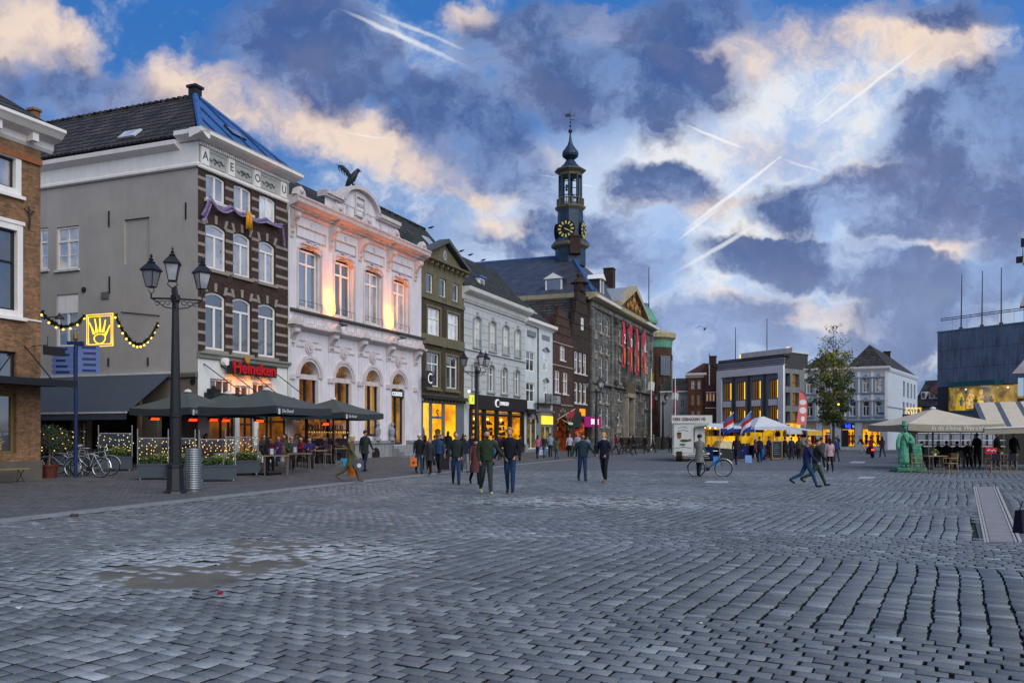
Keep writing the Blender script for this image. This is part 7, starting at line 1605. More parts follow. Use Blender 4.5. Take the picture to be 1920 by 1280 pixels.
    if beard: hb = MB(); hb.ball(hd+Vector((0, -.055, -.085)), .05, 0, 6, (1.1, .8, .9)); hb.build('beard', cloth(hair, .7), root, smooth=True)
    if hat:
        hb = MB(); hb.lathe([(.105, .02), (.11, .05), (.1, .1), (.06, .135), (.01, .145)], hd, 12, ax=.93, ay=1.08)
        if hat[1] == 'cap': hb.box(hd.x-.06, hd.x+.06, hd.y-.19, hd.y-.07, hd.z+.035, hd.z+.05)
        if hat[1] == 'beret': hb.lathe([(.09, .05), (.14, .09), (.12, .13), (.02, .14)], hd, 12)
        hb.build('hat', cloth(hat[0]), root, smooth=True)
    PH[label] = [root.matrix_basis @ (V['haL']+V['hdL']*.05), root.matrix_basis @ (V['haR']+V['hdR']*.05)]
    return root
PH = {}
def bag(p, w, h, c, label, rz=0, d=.14, handle=.12, name='shopping_bag', mark=None):
    t = thing(name, label, 'bag', (p.x, p.y, p.z-handle-h), R(rz)); mb = MB(); mb.add([(-w/2, -d/2, 0), (w/2, -d/2, 0), (w/2, d/2, 0), (-w/2, d/2, 0), (-w*.46, -d*.3, h), (w*.46, -d*.3, h), (w*.46, d*.3, h), (-w*.46, d*.3, h)], [(3, 2, 1, 0), (0, 1, 5, 4), (1, 2, 6, 5), (2, 3, 7, 6), (3, 0, 4, 7)])
    mb.build('body', cloth(c, .5), t)
    for yy in (-d*.28, d*.28): MB().tube([(-w*.22, yy, h-.01), (-w*.16, yy*.4, h+handle), (w*.16, yy*.4, h+handle), (w*.22, yy, h-.01)], .007, 4).build('handle', cloth((40, 34, 30)), t)
    if mark: mb = MB(); mb.disc_y(0, -d/2-.002, h*.45, w*.22, .004, 10); mb.build('print', cloth(mark, .5), t)
    return t
OR = (206, 110, 30)
W = 'walkers on the square'
person(658, 903, 90, 82, 'woman in olive coat and pale beret walking right with a starred shoulder bag', top=(92, 88, 62), bot=(100, 88, 66), shoe=(110, 92, 64), hair=(170, 140, 100), style='long', coat=.28, stride=24, hat=((206, 196, 160), 'beret'), group=W)
person(684, 884, 78, 160, 'man in dark green coat walking away beside the woman in olive', top=(40, 52, 46), bot=(30, 36, 56), stride=14, coat=.15, group=W)
person(786, 888, 76, 14, 'white-haired man in black jacket and blue jeans carrying an orange bag', top=(30, 32, 34), bot=(44, 70, 100), hair=(216, 212, 206), stride=16, fat=1.1, group=W)
person(806, 889, 68, -20, 'short person in dark grey coat with a strap beside the white-haired man', top=(52, 52, 58), bot=(26, 26, 30), hair=(120, 100, 70), style='long', coat=.25, stride=12, group=W)
person(823, 886, 73, -8, 'person in bright blue jacket and grey cap with a long dark bag', top=(40, 64, 100), bot=(40, 40, 46), stride=12, coat=.05, hat=((96, 100, 112), 'cap'), group=W)
person(764, 853, 54, 170, 'person in black coat and jeans standing by the ornate building steps', top=(26, 28, 34), bot=(50, 64, 96), stride=5, coat=.1, group=W)
person(777, 852, 52, -60, 'person in grey jacket with white scarf near the ornate building steps', top=(84, 84, 92), bot=(40, 42, 52), stride=5, scarf=(220, 220, 220), group=W)
person(840, 864, 55, 175, 'person in black coat with long dark hair before the yellow shop', top=(24, 24, 28), bot=(24, 26, 32), style='long', stride=10, coat=.2, group=W)
person(855, 909, 101, 5, 'tall man in dark green padded jacket, hands in pockets, blue jeans', top=(36, 46, 44), bot=(36, 60, 92), hair=(110, 84, 60), stride=15, arms={'L': (-8, 16, 40, 30), 'R': (-8, 16, 40, 30)}, group=W)
person(872, 886, 72, 12, 'man in navy jacket and grey trousers walking behind the green jacket', top=(32, 40, 60), bot=(112, 118, 124), hair=(46, 36, 30), stride=18, group=W)
person(891, 908, 88, 18, 'small woman in long maroon coat and black beanie walking left', top=(86, 52, 56), bot=(26, 24, 28), stride=17, coat=.42, hat=((26, 26, 28), 'beanie'), skinc=(206, 170, 146), group=W)
person(868, 862, 48, 180, 'person in dark coat walking away just before the yellow shop door', top=(40, 36, 44), bot=(28, 28, 32), style='long', stride=10, coat=.1, group=W)
person(912, 927, 122, 14, 'bearded man in green sweater and glasses holding hands with a woman', top=(42, 56, 38), bot=(52, 60, 60), shoe=(160, 180, 120), hair=(40, 34, 32), style='short', stride=14, arms={'R': (8, 34, 12), 'L': (-6, 12, 30, 20)}, fat=1.12, beard=1, group=W)
person(956, 926, 121, -6, 'woman with curly light hair in black jacket and slim blue jeans', top=(26, 28, 38), bot=(34, 60, 92), shoe=(34, 28, 28), hair=(156, 120, 76), style='curly', stride=9, arms={'L': (4, 26, 8), 'R': (-4, 18, 52, 40)}, group=W)
person(1092, 903, 90, 6, 'man in teal jacket and blue jeans striding alone mid square', top=(36, 58, 68), bot=(44, 62, 96), hair=(22, 20, 20), skinc=(150, 108, 84), stride=13, arms={'L': (-14, 24, 20), 'R': (10, 30, 22)}, group=W)
person(1133, 905, 92, -38, 'blonde woman in navy jacket and black trousers with tan boots', top=(28, 34, 52), bot=(34, 40, 44), shoe=(134, 96, 40), hair=(190, 150, 84), style='pony', stride=6, coat=.12, scarf=(200, 198, 200), arms={'L': (-4, 20, 46, 40), 'R': (-4, 20, 46, 40)}, group=W)
person(1513, 913, 94, 82, 'man in navy padded jacket and blue jeans striding right, nearer of two', top=(36, 50, 92), bot=(34, 72, 106), hair=(120, 92, 66), stride=26, phase=-1, arms={'L': (22, 8, 20), 'R': (-20, 8, 26)}, group=W)
person(1531, 911, 92, 84, 'dark-haired man in black jacket striding right, farther of two', top=(38, 42, 46), bot=(48, 66, 62), hair=(30, 24, 22), stride=27, phase=1, group=W)
person(1540, 883, 63, 178, 'person in dark grey jacket over a white shirt tail walking away', top=(62, 70, 78), bot=(28, 32, 44), shoe=(190, 190, 190), hair=(26, 22, 22), stride=13, group=W)
person(1556, 885, 62, 176, 'woman in pale pink padded coat and black leggings walking away', top=(184, 152, 158), bot=(26, 26, 30), hair=(40, 28, 26), style='long', stride=9, coat=.12, group=W)
person(1568, 866, 46, 180, 'person in blue jacket walking away between the pale pink coat and shops', top=(40, 66, 110), bot=(60, 60, 70), stride=12, group=W)
G2 = 'distant shoppers along the houses'
for (px, py, h, yaw, lb, kw) in [
    (1020, 858, 44, 170, 'girl with long fair hair and white bag before the narrow white house', dict(top=(40, 42, 56), bot=(70, 110, 150), hair=(176, 130, 70), style='long')),
    (1032, 857, 46, 175, 'person in light blue denim jacket among shoppers near the narrow house', dict(top=(120, 144, 168), bot=(40, 44, 52))),
    (1044, 861, 45, 178, 'person in olive parka and jeans walking away past the gabled houses', dict(top=(84, 82, 60), bot=(60, 88, 112), style='long', coat=.15)),
    (1068, 857, 45, 178, 'person in lavender padded jacket and black leggings, left of a twin jacket', dict(top=(170, 160, 180), bot=(28, 28, 34), hair=(170, 120, 80))),
    (1083, 856, 45, 174, 'person in grey-lilac padded jacket right of the lavender one', dict(top=(150, 148, 168), bot=(36, 36, 44), hair=(190, 130, 90))),
    (1155, 850, 38, 90, 'person in magenta coat before the town hall balustrade', dict(top=(140, 36, 84), bot=(40, 40, 50), style='long')),
    (1166, 852, 40, -70, 'person in dark green coat with outstretched step by the balustrade', dict(top=(34, 46, 40), bot=(50, 52, 56), stride=26)),
    (1178, 853, 40, 80, 'person in black coat leaning forward near the balustrade', dict(top=(28, 26, 32), bot=(60, 56, 62), lean=14, stride=26)),
    (1188, 851, 37, 90, 'small person in dark blue coat at the right of the balustrade group', dict(top=(40, 44, 60), bot=(30, 30, 34), style='long')),
    (1257, 849, 33, 0, 'person in black coat beside the far street lamp', dict(top=(30, 30, 34), bot=(30, 34, 44))),
    (1101, 858, 42, 160, 'person in pale blue jacket partly behind the teal-jacketed man', dict(top=(120, 140, 160), bot=(36, 40, 50))),
    (797, 880, 66, -170, 'person in dark brown coat walking away behind the white-haired man', dict(top=(66, 52, 46), bot=(36, 36, 42), style='long', coat=.2)),
    (815, 872, 58, 175, 'person in charcoal hooded jacket walking away before the yellow shop', dict(top=(50, 54, 60), bot=(40, 50, 76))),
    (829, 866, 54, -20, 'woman in black coat with pale scarf before the left pane of the yellow shop', dict(top=(28, 26, 30), bot=(30, 30, 36), style='long', scarf=(190, 180, 170))),
    (884, 866, 54, 160, 'person in dark jacket between the maroon coat and dark shop front', dict(top=(34, 36, 44), bot=(50, 60, 80))),
    (925, 872, 58, 172, 'person in blue-grey jacket half hidden behind the bearded man', dict(top=(70, 84, 110), bot=(60, 96, 130))),
    (936, 862, 50, -30, 'person in dark red jacket behind the couple, left of the curly-haired woman', dict(top=(80, 34, 40), bot=(34, 34, 40), style='long')),
    (975, 864, 50, 170, 'person in black jacket right of the curly-haired woman near the stone pier', dict(top=(30, 32, 38), bot=(44, 48, 60))),
    (1008, 860, 46, 165, 'person in pink top at the left of the shoppers by the narrow house', dict(top=(170, 96, 116), bot=(50, 60, 84), style='long')),
    (1210, 850, 36, -60, 'person in dark coat under the limp flag before the town hall', dict(top=(36, 38, 44), bot=(40, 40, 46))),
    (1224, 848, 35, 60, 'person in grey coat right of the flagpole before the round building', dict(top=(90, 92, 98), bot=(34, 36, 44), style='long'))]:
    if lb: person(px, py, h, yaw, lb, group=G2, **kw)
# the person wheeling a bicycle
person(1311, 894, 77, 140, 'person in chequered coat and dark cap pushing a bicycle', top=(112, 116, 114), bot=(34, 40, 44), shoe=(36, 30, 28), coat=.34, stride=6, hat=((40, 26, 34), 'beanie'), hair=(80, 60, 50), arms={'R': (38, 16, 24), 'L': (26, -8, 30)}, fat=1.12)
# market and terrace visitors
G3 = 'customers at the market stalls'
for (px, py, h, yaw, lb, kw) in [
    (1381, 871, 56, 150, 'woman in dark jacket at the white cloth-covered fish counter', dict(top=(46, 34, 40), bot=(40, 40, 52), style='long')),
    (1424, 866, 49, 170, 'person in black at the blue counter beside the gazebo', dict(top=(28, 30, 36), bot=(26, 28, 34))),
    (1441, 862, 45, 100, 'person in dark blue coat behind the blue cloth in the gazebo', dict(top=(36, 46, 72), bot=(32, 34, 44))),
    (1472, 862, 44, -160, 'person in black coat with white bag right of the chalkboard', dict(top=(24, 24, 30), bot=(30, 30, 38), coat=.2)),
    (1484, 861, 43, 170, 'person in navy coat before the red and yellow flower stall', dict(top=(36, 44, 66), bot=(44, 56, 80))),
    (1498, 862, 44, 160, 'person in grey hooded jacket at the flower stall', dict(top=(70, 68, 70), bot=(40, 44, 60), style='long')),
    (1416, 866, 44, 40, 'stallholder in purple top by the gazebo counter', dict(top=(86, 50, 90), bot=(30, 30, 40), style='long')),
    (1654, 857, 40, 180, 'girl with white backpack and pale skirt before the lit shop', dict(top=(60, 44, 70), bot=(60, 60, 66), style='long', hair=(60, 30, 30))),
    (1618, 849, 34, -90, 'person in dark red jacket crouched forward by the corner shop', dict(top=(90, 36, 44), bot=(180, 170, 140), lean=26)),
    (1571, 846, 30, 180, 'distant person in dark clothes at the left shop pillar', dict(top=(30, 34, 50), bot=(30, 30, 36)))]:
    person(px, py, h, yaw, lb, group=G3, **kw)
hp = PH['woman in olive coat and pale beret walking right with a starred shoulder bag']; bag(hp[0]+Vector((.05, -.05, .06)), .34, .3, (70, 78, 92), 'grey shoulder bag with a white star on the olive coat', 10, .12, .1, 'shoulder_bag', (225, 225, 235)); bag(hp[1]+Vector((0, .1, 0)), .34, .4, OR, 'orange shopping bag carried by the woman in olive', 20)
hp = PH['white-haired man in black jacket and blue jeans carrying an orange bag']; bag(hp[0], .28, .36, OR, 'orange shopping bag carried by the white-haired man', 10, mark=(150, 60, 20))
hp = PH['person in bright blue jacket and grey cap with a long dark bag']; bag(hp[1], .4, .5, (40, 34, 44), 'long dark bag carried by the person in the grey cap', 0, .1)
hp = PH['girl with long fair hair and white bag before the narrow white house']; bag(hp[1], .36, .36, (200, 205, 220), 'white plastic bag carried by the fair-haired girl', 0)
hp = PH['girl with white backpack and pale skirt before the lit shop']
# ------------------------------------------------------------------ street furniture
def gpt(px, py):
    """point on the ground seen at this photo pixel"""
    Y = 30
    for _ in range(14): Y = F*(H0-gz((px-CX)/F*Y, Y))/(py-CY)
    X = (px-CX)/F*Y; return Vector((X, Y, gz(X, Y)))
def at_ppm(px, k, z=0): return Vector(((px-CX)/k, F/k, z))
LG = glass('lantern_glass', (188, 190, 200), .15, .2); POST = mat('post_black', (16, 19, 22), .4, .2, 4, .05, spec=.5)
def lamp_post():
    t = thing('street_lamp', 'tall black three-armed street lamp nearest the viewer beside the steel bin', 'street lamp', group='three-armed street lamps')
    mb = MB(); mb.lathe([(.33, 0), (.31, .05), (.26, .1), (.22, .7), (.24, .72), (.24, .8), (.17, .86)], n=8); mb.build('base', POST, t)
    mb = MB(); mb.lathe([(.165, .84), (.15, 2.1), (.17, 2.12), (.17, 2.2), (.145, 2.22), (.12, 3.5), (.09, 5.3), (.13, 5.36), (.13, 5.5), (.07, 5.55), (.05, 5.75)], n=12); mb.build('pole', POST, t, smooth=False)
    for i, a in enumerate((-74, 46, 166)):
        c, s_ = math.cos(R(a)), math.sin(R(a)); r = .78; P = lambda q, z: (c*q, s_*q, z)
        mb = MB(); mb.tube([P(.05, 5.42), P(r, 5.46), P(r, 5.6)], .028, 6); mb.tube([P(.1, 5.15), P(.35, 5.2), P(.6, 5.36), P(.74, 5.44)], .016, 5)
        for q in (.25, .42, .58): mb.tube([P(q+.085*math.cos(w), 5.32+.06*math.sin(w)) for w in [k*.9 for k in range(7)]], .011, 4)
        ux, uy = -s_, c
        for s2 in (-1, 1): mb.tube([P(r, 5.58), (c*r+ux*.13*s2, s_*r+uy*.13*s2, 5.68), (c*r+ux*.09*s2, s_*r+uy*.09*s2, 5.78)], .014, 4)
        mb.build('arm', POST, t)
        L = Vector((c*r, s_*r, 5.76)); ph = math.pi/4+R(a)
        ln = MB(); ln.lathe([(.13, 0), (.15, .03), (.12, .03)], L, 4, ph=ph)
        for k in range(4): w = ph+k*math.pi/2; ln.tube([L+Vector((math.cos(w)*.14, math.sin(w)*.14, .02)), L+Vector((math.cos(w)*.25, math.sin(w)*.25, .47))], .014, 4)
        ln.lathe([(.3, .46), (.31, .49), (.14, .66), (.1, .68), (.12, .71), (.05, .76), (.07, .8), (.02, .84), (.045, .88), (.01, .95)], L, 4, ph=ph)
        lo = ln.build('lantern', POST, t); g = MB(); g.lathe([(.125, .03), (.235, .455)], L, 4, ph=ph); g.build('glass', LG, lo)
    return t
l0 = lamp_post(); l0.location = gpt(329, 924)
dup(l0, at_ppm(894, 31.4, .02), R(3), 'three-armed black street lamp in front of the dark shop front'); dup(l0, at_ppm(1118, 21.6, 0), R(3), 'three-armed black street lamp before the town hall corner'); dup(l0, at_ppm(1243, 16, 0), R(8), 'farthest three-armed street lamp left of the white fish van')
t = thing('litter_bin', 'round ribbed steel litter bin beside the front street lamp', 'bin', tuple(gpt(362, 921)))
STEEL = mat('ribbed_steel', (138, 146, 150), .35, .12, 3, .05, metal=.7); pr = []
for k in range(18): z = .06+k*.065; pr += [(.218, z), (.225, z+.02), (.225, z+.045), (.218, z+.064)]
mb = MB(); mb.lathe([(.2, .0), (.2, .05)]+pr+[(.225, 1.24), (.2, 1.24), (.19, 1.1)], n=20); mb.build('drum', STEEL, t); mb = MB(); mb.lathe([(.19, 1.1), (.01, 1.09)], n=20); mb.build('opening', BLACK, t)
# blue finger post
t = thing('finger_post', 'dark blue finger post with stacked direction boards behind the bicycles', 'signpost', tuple(gpt(142, 897))); BLU = mat('sign_blue', (24, 44, 88), .4, .1, 3); BLB = mat('board_blue', (84, 110, 168), .5, .1, 3)
k = F/t.location.y; zz = lambda py: H0+(CY-py)/k-t.location.z
mb = MB(); mb.tube([(0, 0, 0), (0, 0, zz(646))], .065, 10); mb.box(-.28, .28, -.06, .06, zz(646), zz(640)); mb.build('pole', BLU, t); mb = MB(); mb.lathe([(.02, 0), (.1, .1), (.08, .25), (.01, .4)], (0, 0, zz(640)), 8); mb.build('finial', mat('brass', (120, 96, 50), .4), t)
for i in range(5):
    z0, z1 = zz(702)+i*.2, zz(702)+i*.2+.18; mb = MB(); mb.prism([(-.78, z0), (-.07, z0), (-.07, z1), (-.78, z1), (-.84, (z0+z1)/2)], -.02, .02); b_ = mb.build('board', BLB, t)
    MB().box(-.68, -.2-.07*(i % 3), -.026, -.021, z0+.05, z1-.06).build('lettering', mat('board_text', (20, 34, 80), .5), b_)
    z0 += .06; z1 += .06; mb = MB(Matrix.Rotation(R(20), 4, 'Z')); mb.prism([(.07, z0), (.72, z0), (.8, (z0+z1)/2), (.72, z1), (.07, z1)], -.02, .02); b_ = mb.build('board', BLB, t)
    MB(Matrix.Rotation(R(20), 4, 'Z')).box(.2+.04*(i % 2), .64, -.026, -.021, z0+.05, z1-.05).build('lettering', MATS['board_text'], b_)
# festive hand-and-crown light panels and garland
YEL = emis('tube_yellow', (255, 205, 40), 1.8); GRN = mat('garland_green', (24, 44, 24), .9, .4, 20, .5); BULB = emis('bulb_yellow', (255, 200, 70), 3)
def light_panel(loc, rz, s, label):
    t = thing('festive_sign', label, 'light', loc, rz); t.scale = (s, s, s)
    for o_ in (0, .08): mb = MB(); w = .62-o_; mb.tube([(-w, 0, -w*.92), (w, 0, -w*.92), (w, 0, w*.92), (-w, 0, w*.92)], .022, 5, closed=True); mb.build('frame_tube', YEL, t)
    for i, (x, z, x2, z2) in enumerate([(-.5, .3, -.28, -.12), (-.24, .42, -.15, -.08), (.0, .44, 0, -.06), (.27, .36, .14, -.08), (.48, .16, .26, -.18)]): mb = MB(); mb.tube([(x, 0, z), ((x+x2)/2+.015, 0, (z+z2)/2), (x2, 0, z2)], [.022, .026, .05], 5); mb.build('finger_tube', YEL, t)
    mb = MB(); mb.tube([(.27*math.cos(a), 0, -.27+.14*math.sin(a)*(1.5 if math.sin(a) < 0 else 1)) for a in [k*math.pi/8 for k in range(16)]], .022, 5, closed=True); mb.build('ring_tube', YEL, t); return t
light_panel(tuple(at(187, 619, 31)), R(-22), 1.02, 'glowing yellow crown-shaped light panel hanging by the grey wall'); light_panel(tuple(at(1713, 777, 96)), 0, 1.35, 'distant glowing yellow crown-shaped light panel above the beige parasol')
def garland(pts, label, n=9, r=.1):
    t = thing('light_garland', label, 'garland'); P = []
    for (a, b_, sg) in pts:
        for i in range(13): q = i/12; P.append(a.lerp(b_, q)-Vector((0, 0, sg*4*q*(1-q))))
    mb = MB(); rng = random.Random(5)
    for i in range(len(P)-1):
        for q in range(7): c = P[i].lerp(P[i+1], q/7); d = Vector((rng.uniform(-1, 1), rng.uniform(-1, 1), rng.uniform(-1, 1)))*r; mb.add([c-d, c+d, c+Vector((d.y, -d.x, d.z))], [(0, 1, 2)])
    mb.tube(P, r*.45, 5); mb.build('greenery', GRN, t)
    for i in range(0, len(P), max(1, len(P)//n)): mb = MB(); mb.ball(P[i]-Vector((0, .0, .1)), .042, n=5); mb.build('bulb', BULB, t)
garland([(at(78, 585, 30), at(158, 592, 31), .45)], 'green garland with bulbs between brick house and light panel', 5); garland([(at(216, 590, 31), at(296, 605, 33), .95)], 'green garland with bulbs right of the light panel on the grey wall', 7)
# ------------------------------------------------------------------ pub terrace
PAR = mat('parasol_dark', (74, 82, 80), .85, .12, 2, .1); VAL = mat('parasol_valance', (48, 56, 62), .85, .1, 2)
def parasol(loc, s, rz, label, cm, vm_, ztop=3.3, zeave=2.62, vd=.27, group=None, pm=POST, txt=None, tm=None, tz=.17):
    t = thing('parasol', label, 'parasol', loc, rz, group); h = s/2; N = 8
    E = [(-h, -h), (h, -h), (h, h), (-h, h)]; mb = MB(); V = [(0, 0, ztop)]
    for i in range(4):
        a, b_ = E[i], E[(i+1) % 4]
        for q in range(N): u = q/N; V.append((lerp(a[0], b_[0], u), lerp(a[1], b_[1], u), zeave-.06*math.sin(math.pi*u)))
    M = 4*N; V += [(x*.5, y*.5, lerp(z, ztop, .5)-.03) for x, y, z in V[1:M+1]]
    mb.add(V, [(0, M+1+i, M+1+(i+1) % M) for i in range(M)]+[(M+1+i, 1+i, 1+(i+1) % M, M+1+(i+1) % M) for i in range(M)])
    o = mb.build('canopy', cm, t)
    mb = MB(); V2 = [(x*1.003, y*1.003, z) for x, y, z in V[1:M+1]]+[(x*1.005, y*1.005, z-vd-.015*math.sin(i*1.3)) for i, (x, y, z) in enumerate(V[1:M+1])]
    mb.add(V2, [(i, i+M, (i+1) % M+M, (i+1) % M) for i in range(M)]); mb.build('valance', vm_, t)
    mb = MB(); mb.lathe([(.16, -.02), (.12, .06), (.02, .1)], (0, 0, ztop), 8); mb.build('cap', TRIM, t)
    mb = MB(); mb.tube([(0, 0, 0), (0, 0, ztop)], .045, 8); mb.build('pole', pm, t); mb = MB(); mb.box(-.4, .4, -.4, .4, .0, .07); mb.build('base', pm, t)
    for i in range(4): mb = MB(); mb.tube([(0, 0, ztop-.1), (E[i][0]*.97, E[i][1]*.97, zeave-.05)], .018, 4); mb.build('rib', pm, t)
    if txt: text(txt, tz, tm, t, (-.0 if vd > .3 else -h*.62, -h*1.012, zeave-vd*.55-.04), ext=.004, shear=.2, bold=.002)
    return t
G = 'dark parasols of the pub terrace'; PW = mat('print_white', (200, 206, 206), .6); rzp = pubfc.rz-R(90)
rzu = pubfc.rz-R(0)
def PP(px, k, s, label):
    p = at_ppm(px, k); p.z = gz(p.x, p.y); t = parasol(tuple(p), s, rzu, label, PAR, VAL, group=G, txt='De Dood', tm=PW, ztop=3.3-p.z+.1, zeave=2.62-p.z+.1)
    h = s/2; mb = MB(); mb.box(-h*.93, -h*.87, -h*1.014, -h*1.008, 2.42-p.z, 2.62-p.z); mb.build('bottle_mark', PW, t); return p
P1 = PP(352, 47, 3.0, 'dark pub parasol partly behind the front lamp post'); P2 = PP(428, 45, 2.9, 'dark pub parasol between its two neighbours, mostly overlapped'); P3 = PP(500, 49, 3.5, 'largest dark pub parasol over the crowded tables'); P4 = PP(625, 38.8, 3.5, 'rightmost dark pub parasol before the arched windows')
RH = emis('heater_red', (255, 60, 20), 2.6)
for (px, py, k) in [(290, 785, 46), (361, 787, 47), (400, 787, 46), (423, 788, 46), (486, 789, 48), (610, 795, 42)]:
    p = at(px, py, F/k); t = thing('patio_heater', {290: 'red heater bar left of the front lamp post', 361: 'red heater bar just right of the front lamp post', 400: 'red heater bar, left one of the pair above the planters', 423: 'red heater bar, right one of the pair above the planters', 486: 'red heater bar above the leftmost terrace table', 610: 'red heater bar under the rightmost parasol'}[px], 'heater', tuple(p), rzu, 'red heater bars under the parasols'); mb = MB(); mb.box(-.2, .2, -.05, .03, -.045, .045); mb.build('glow_bar', RH, t); mb = MB(); mb.box(-.24, .24, -.02, .09, -.02, .1); mb.tube([(0, .04, .1), (0, .04, .28)], .012, 4); mb.build('housing', BLACK, t)
def leaves(mb, c, r, n, s, rng, sq=(1, 1, 1), k=None):
    for _ in range(n):
        while True:
            d = Vector((rng.uniform(-1, 1), rng.uniform(-1, 1), rng.uniform(-1, 1)))
            if d.length < 1: break
        p = Vector(c)+Vector((d.x*r*sq[0], d.y*r*sq[1], d.z*r*sq[2])); a = Vector((rng.uniform(-1, 1), rng.uniform(-1, 1), rng.uniform(-1, 1))).normalized()*s; b_ = a.cross(Vector((rng.uniform(-1, 1), rng.uniform(-1, 1), .3))).normalized()*s*.5
        mb.add([p-a, p+b_, p+a, p-b_], [(0, 1, 2, 3)], k)
LEAF = mat('hedge_leaf', (58, 84, 40), .7, .45, 6); LEAFY = mat('pale_leaf', (134, 140, 80), .7, .4, 8); PLM = mat('planter_grey', (58, 70, 80), .6, .12, 3); WHL = mat('wheel_grey', (150, 150, 150), .5)
def planter(px, py, w, label, i):
    p = gpt(px, py); t = thing('planter', label, 'planter', tuple(p), R(22), 'wheeled planters of the pub terrace'); rng = random.Random(i)
    mb = MB(); mb.box(-w/2, w/2, -.2, .2, .09, .55); mb.box(-w/2-.02, w/2+.02, -.22, .22, .5, .56); mb.build('trough', PLM, t)
    for s_ in (-1, 1):
        for q in (-.14, .14): mb = MB(); mb.tube([(s_*w*.42-.02, q, .05), (s_*w*.42+.02, q, .05)], .05, 8); mb.build('wheel', WHL, t)
    mb = MB(); leaves(mb, (0, 0, .66), .5, 420, .055, rng, (w*.95, .45, .36), 0); leaves(mb, (.1, 0, .78), .3, 110, .06, rng, (w*.9, .6, .5), 1); mb.build('foliage', [LEAF, LEAFY], t)
    # glass wind screen with fairy lights standing on the trough
    mb = MB(); mb.box(-w/2, -w/2+.03, .14, .17, .5, 1.75); mb.box(w/2-.03, w/2, .14, .17, .5, 1.75); mb.box(-w/2, w/2, .14, .17, 1.42, 1.45); mb.build('screen_frame', STEEL, t); mb = MB(); mb.box(-w/2+.03, w/2-.03, .15, .16, .6, 1.42); mb.build('screen_glass', clearglass('screen_glass', .06), t)
    s = thing('fairy_lights', 'warm fairy lights strung behind the '+label, 'lights', tuple(p), R(22), 'fairy lights on the terrace screens')
    mb = MB(); pts = [];
    for r_ in range(6):
        row = [(-w/2+.06+q*(w-.12)/7+rng.uniform(-.09, .09), .2+rng.uniform(-.02, .05), .72+r_*.13+rng.uniform(-.08, .08)) for q in range(8)]; mb.tube(row, .003, 3, cap=False); pts += row
    mb.build('wire', BLACK, s)
    for q in pts: link('bulb', FB, s, q)
fb = MB(); fb.ball((0, 0, 0), .017, n=3); FB = fb.mesh('bulb', emis('fairy_bulb', (255, 210, 100), 2.6))
for i, (px, py, w, l) in enumerate([(216, 880, 1.2, 'planter under the wide awning by the bicycles'), (297, 884, 1.35, 'planter just left of the front lamp post'), (341, 884, .9, 'planter half hidden behind the front lamp post'), (408, 886, 1.2, 'planter right of the steel bin'), (454, 890, 1.2, 'planter with trailing variegated ivy at the terrace corner'), (128, 872, 1.2, 'planter in the shade behind the parked bicycles')]): planter(px, py, w, l, i)
iv = thing('ivy_plant', 'trailing pale variegated ivy spilling over the terrace corner planter', 'plant', tuple(gpt(478, 889))); mb = MB(); rng = random.Random(9); leaves(mb, (0, .1, .52), .5, 420, .045, rng, (.42, .4, .95)); mb.build('leaves', LEAFY, iv)
WOOD = mat('table_wood', (150, 124, 92), .6, .2, 5); LEGM = mat('leg_grey', (104, 98, 90), .5)
def table(p, rz, label, w=.8, d=.8, h=.76, wm=WOOD, items=1, group='terrace tables of the pub'):
    t = thing('table', label, 'table', tuple(p), rz, group); MB().box(-w/2, w/2, -d/2, d/2, h-.035, h).build('tabletop', wm, t)
    for a in (-1, 1):
        for b_ in (-1, 1): MB().tube([(a*(w/2-.06), b_*(d/2-.06), 0), (a*(w/2-.06), b_*(d/2-.06), h-.035)], .022, 5).build('leg', LEGM, t)
    for i in range(items):
        m_ = thing('menu_stand', f'upright menu card on the {label}', 'menu', (p.x-.12+i*.25, p.y-.1, p.z+h), rz+.3*i); MB().box(-.11, .11, -.02, .02, 0, .28).build('card', cloth((78, 56, 130), .5), m_); MB().box(-.06, .06, -.024, -.021, .03, .25).build('print', cloth((214, 214, 214), .5), m_)
    return t
def chair(p, rz, label, sm=LEGM, bm=WOOD, group='terrace chairs'):
    t = thing('chair', label, 'chair', tuple(p), rz, group); MB().box(-.21, .21, -.21, .21, .43, .46).build('seat', bm, t)
    mb = MB(); mb.prism([(-.2, .56), (.2, .56), (.22, .88), (-.22, .88)], .19, .225); mb.build('backrest', bm, t)
    for a in (-1, 1):
        MB().tube([(a*.19, -.19, 0), (a*.18, -.18, .44)], .02, 5).build('leg', sm, t); MB().tube([(a*.2, .24, 0), (a*.19, .2, .45), (a*.2, .22, .88)], .018, 5).build('leg', sm, t); MB().tube([(a*.21, -.18, .45), (a*.23, -.18, .66), (a*.22, .2, .66)], .016, 5).build('armrest', sm, t)
    return t
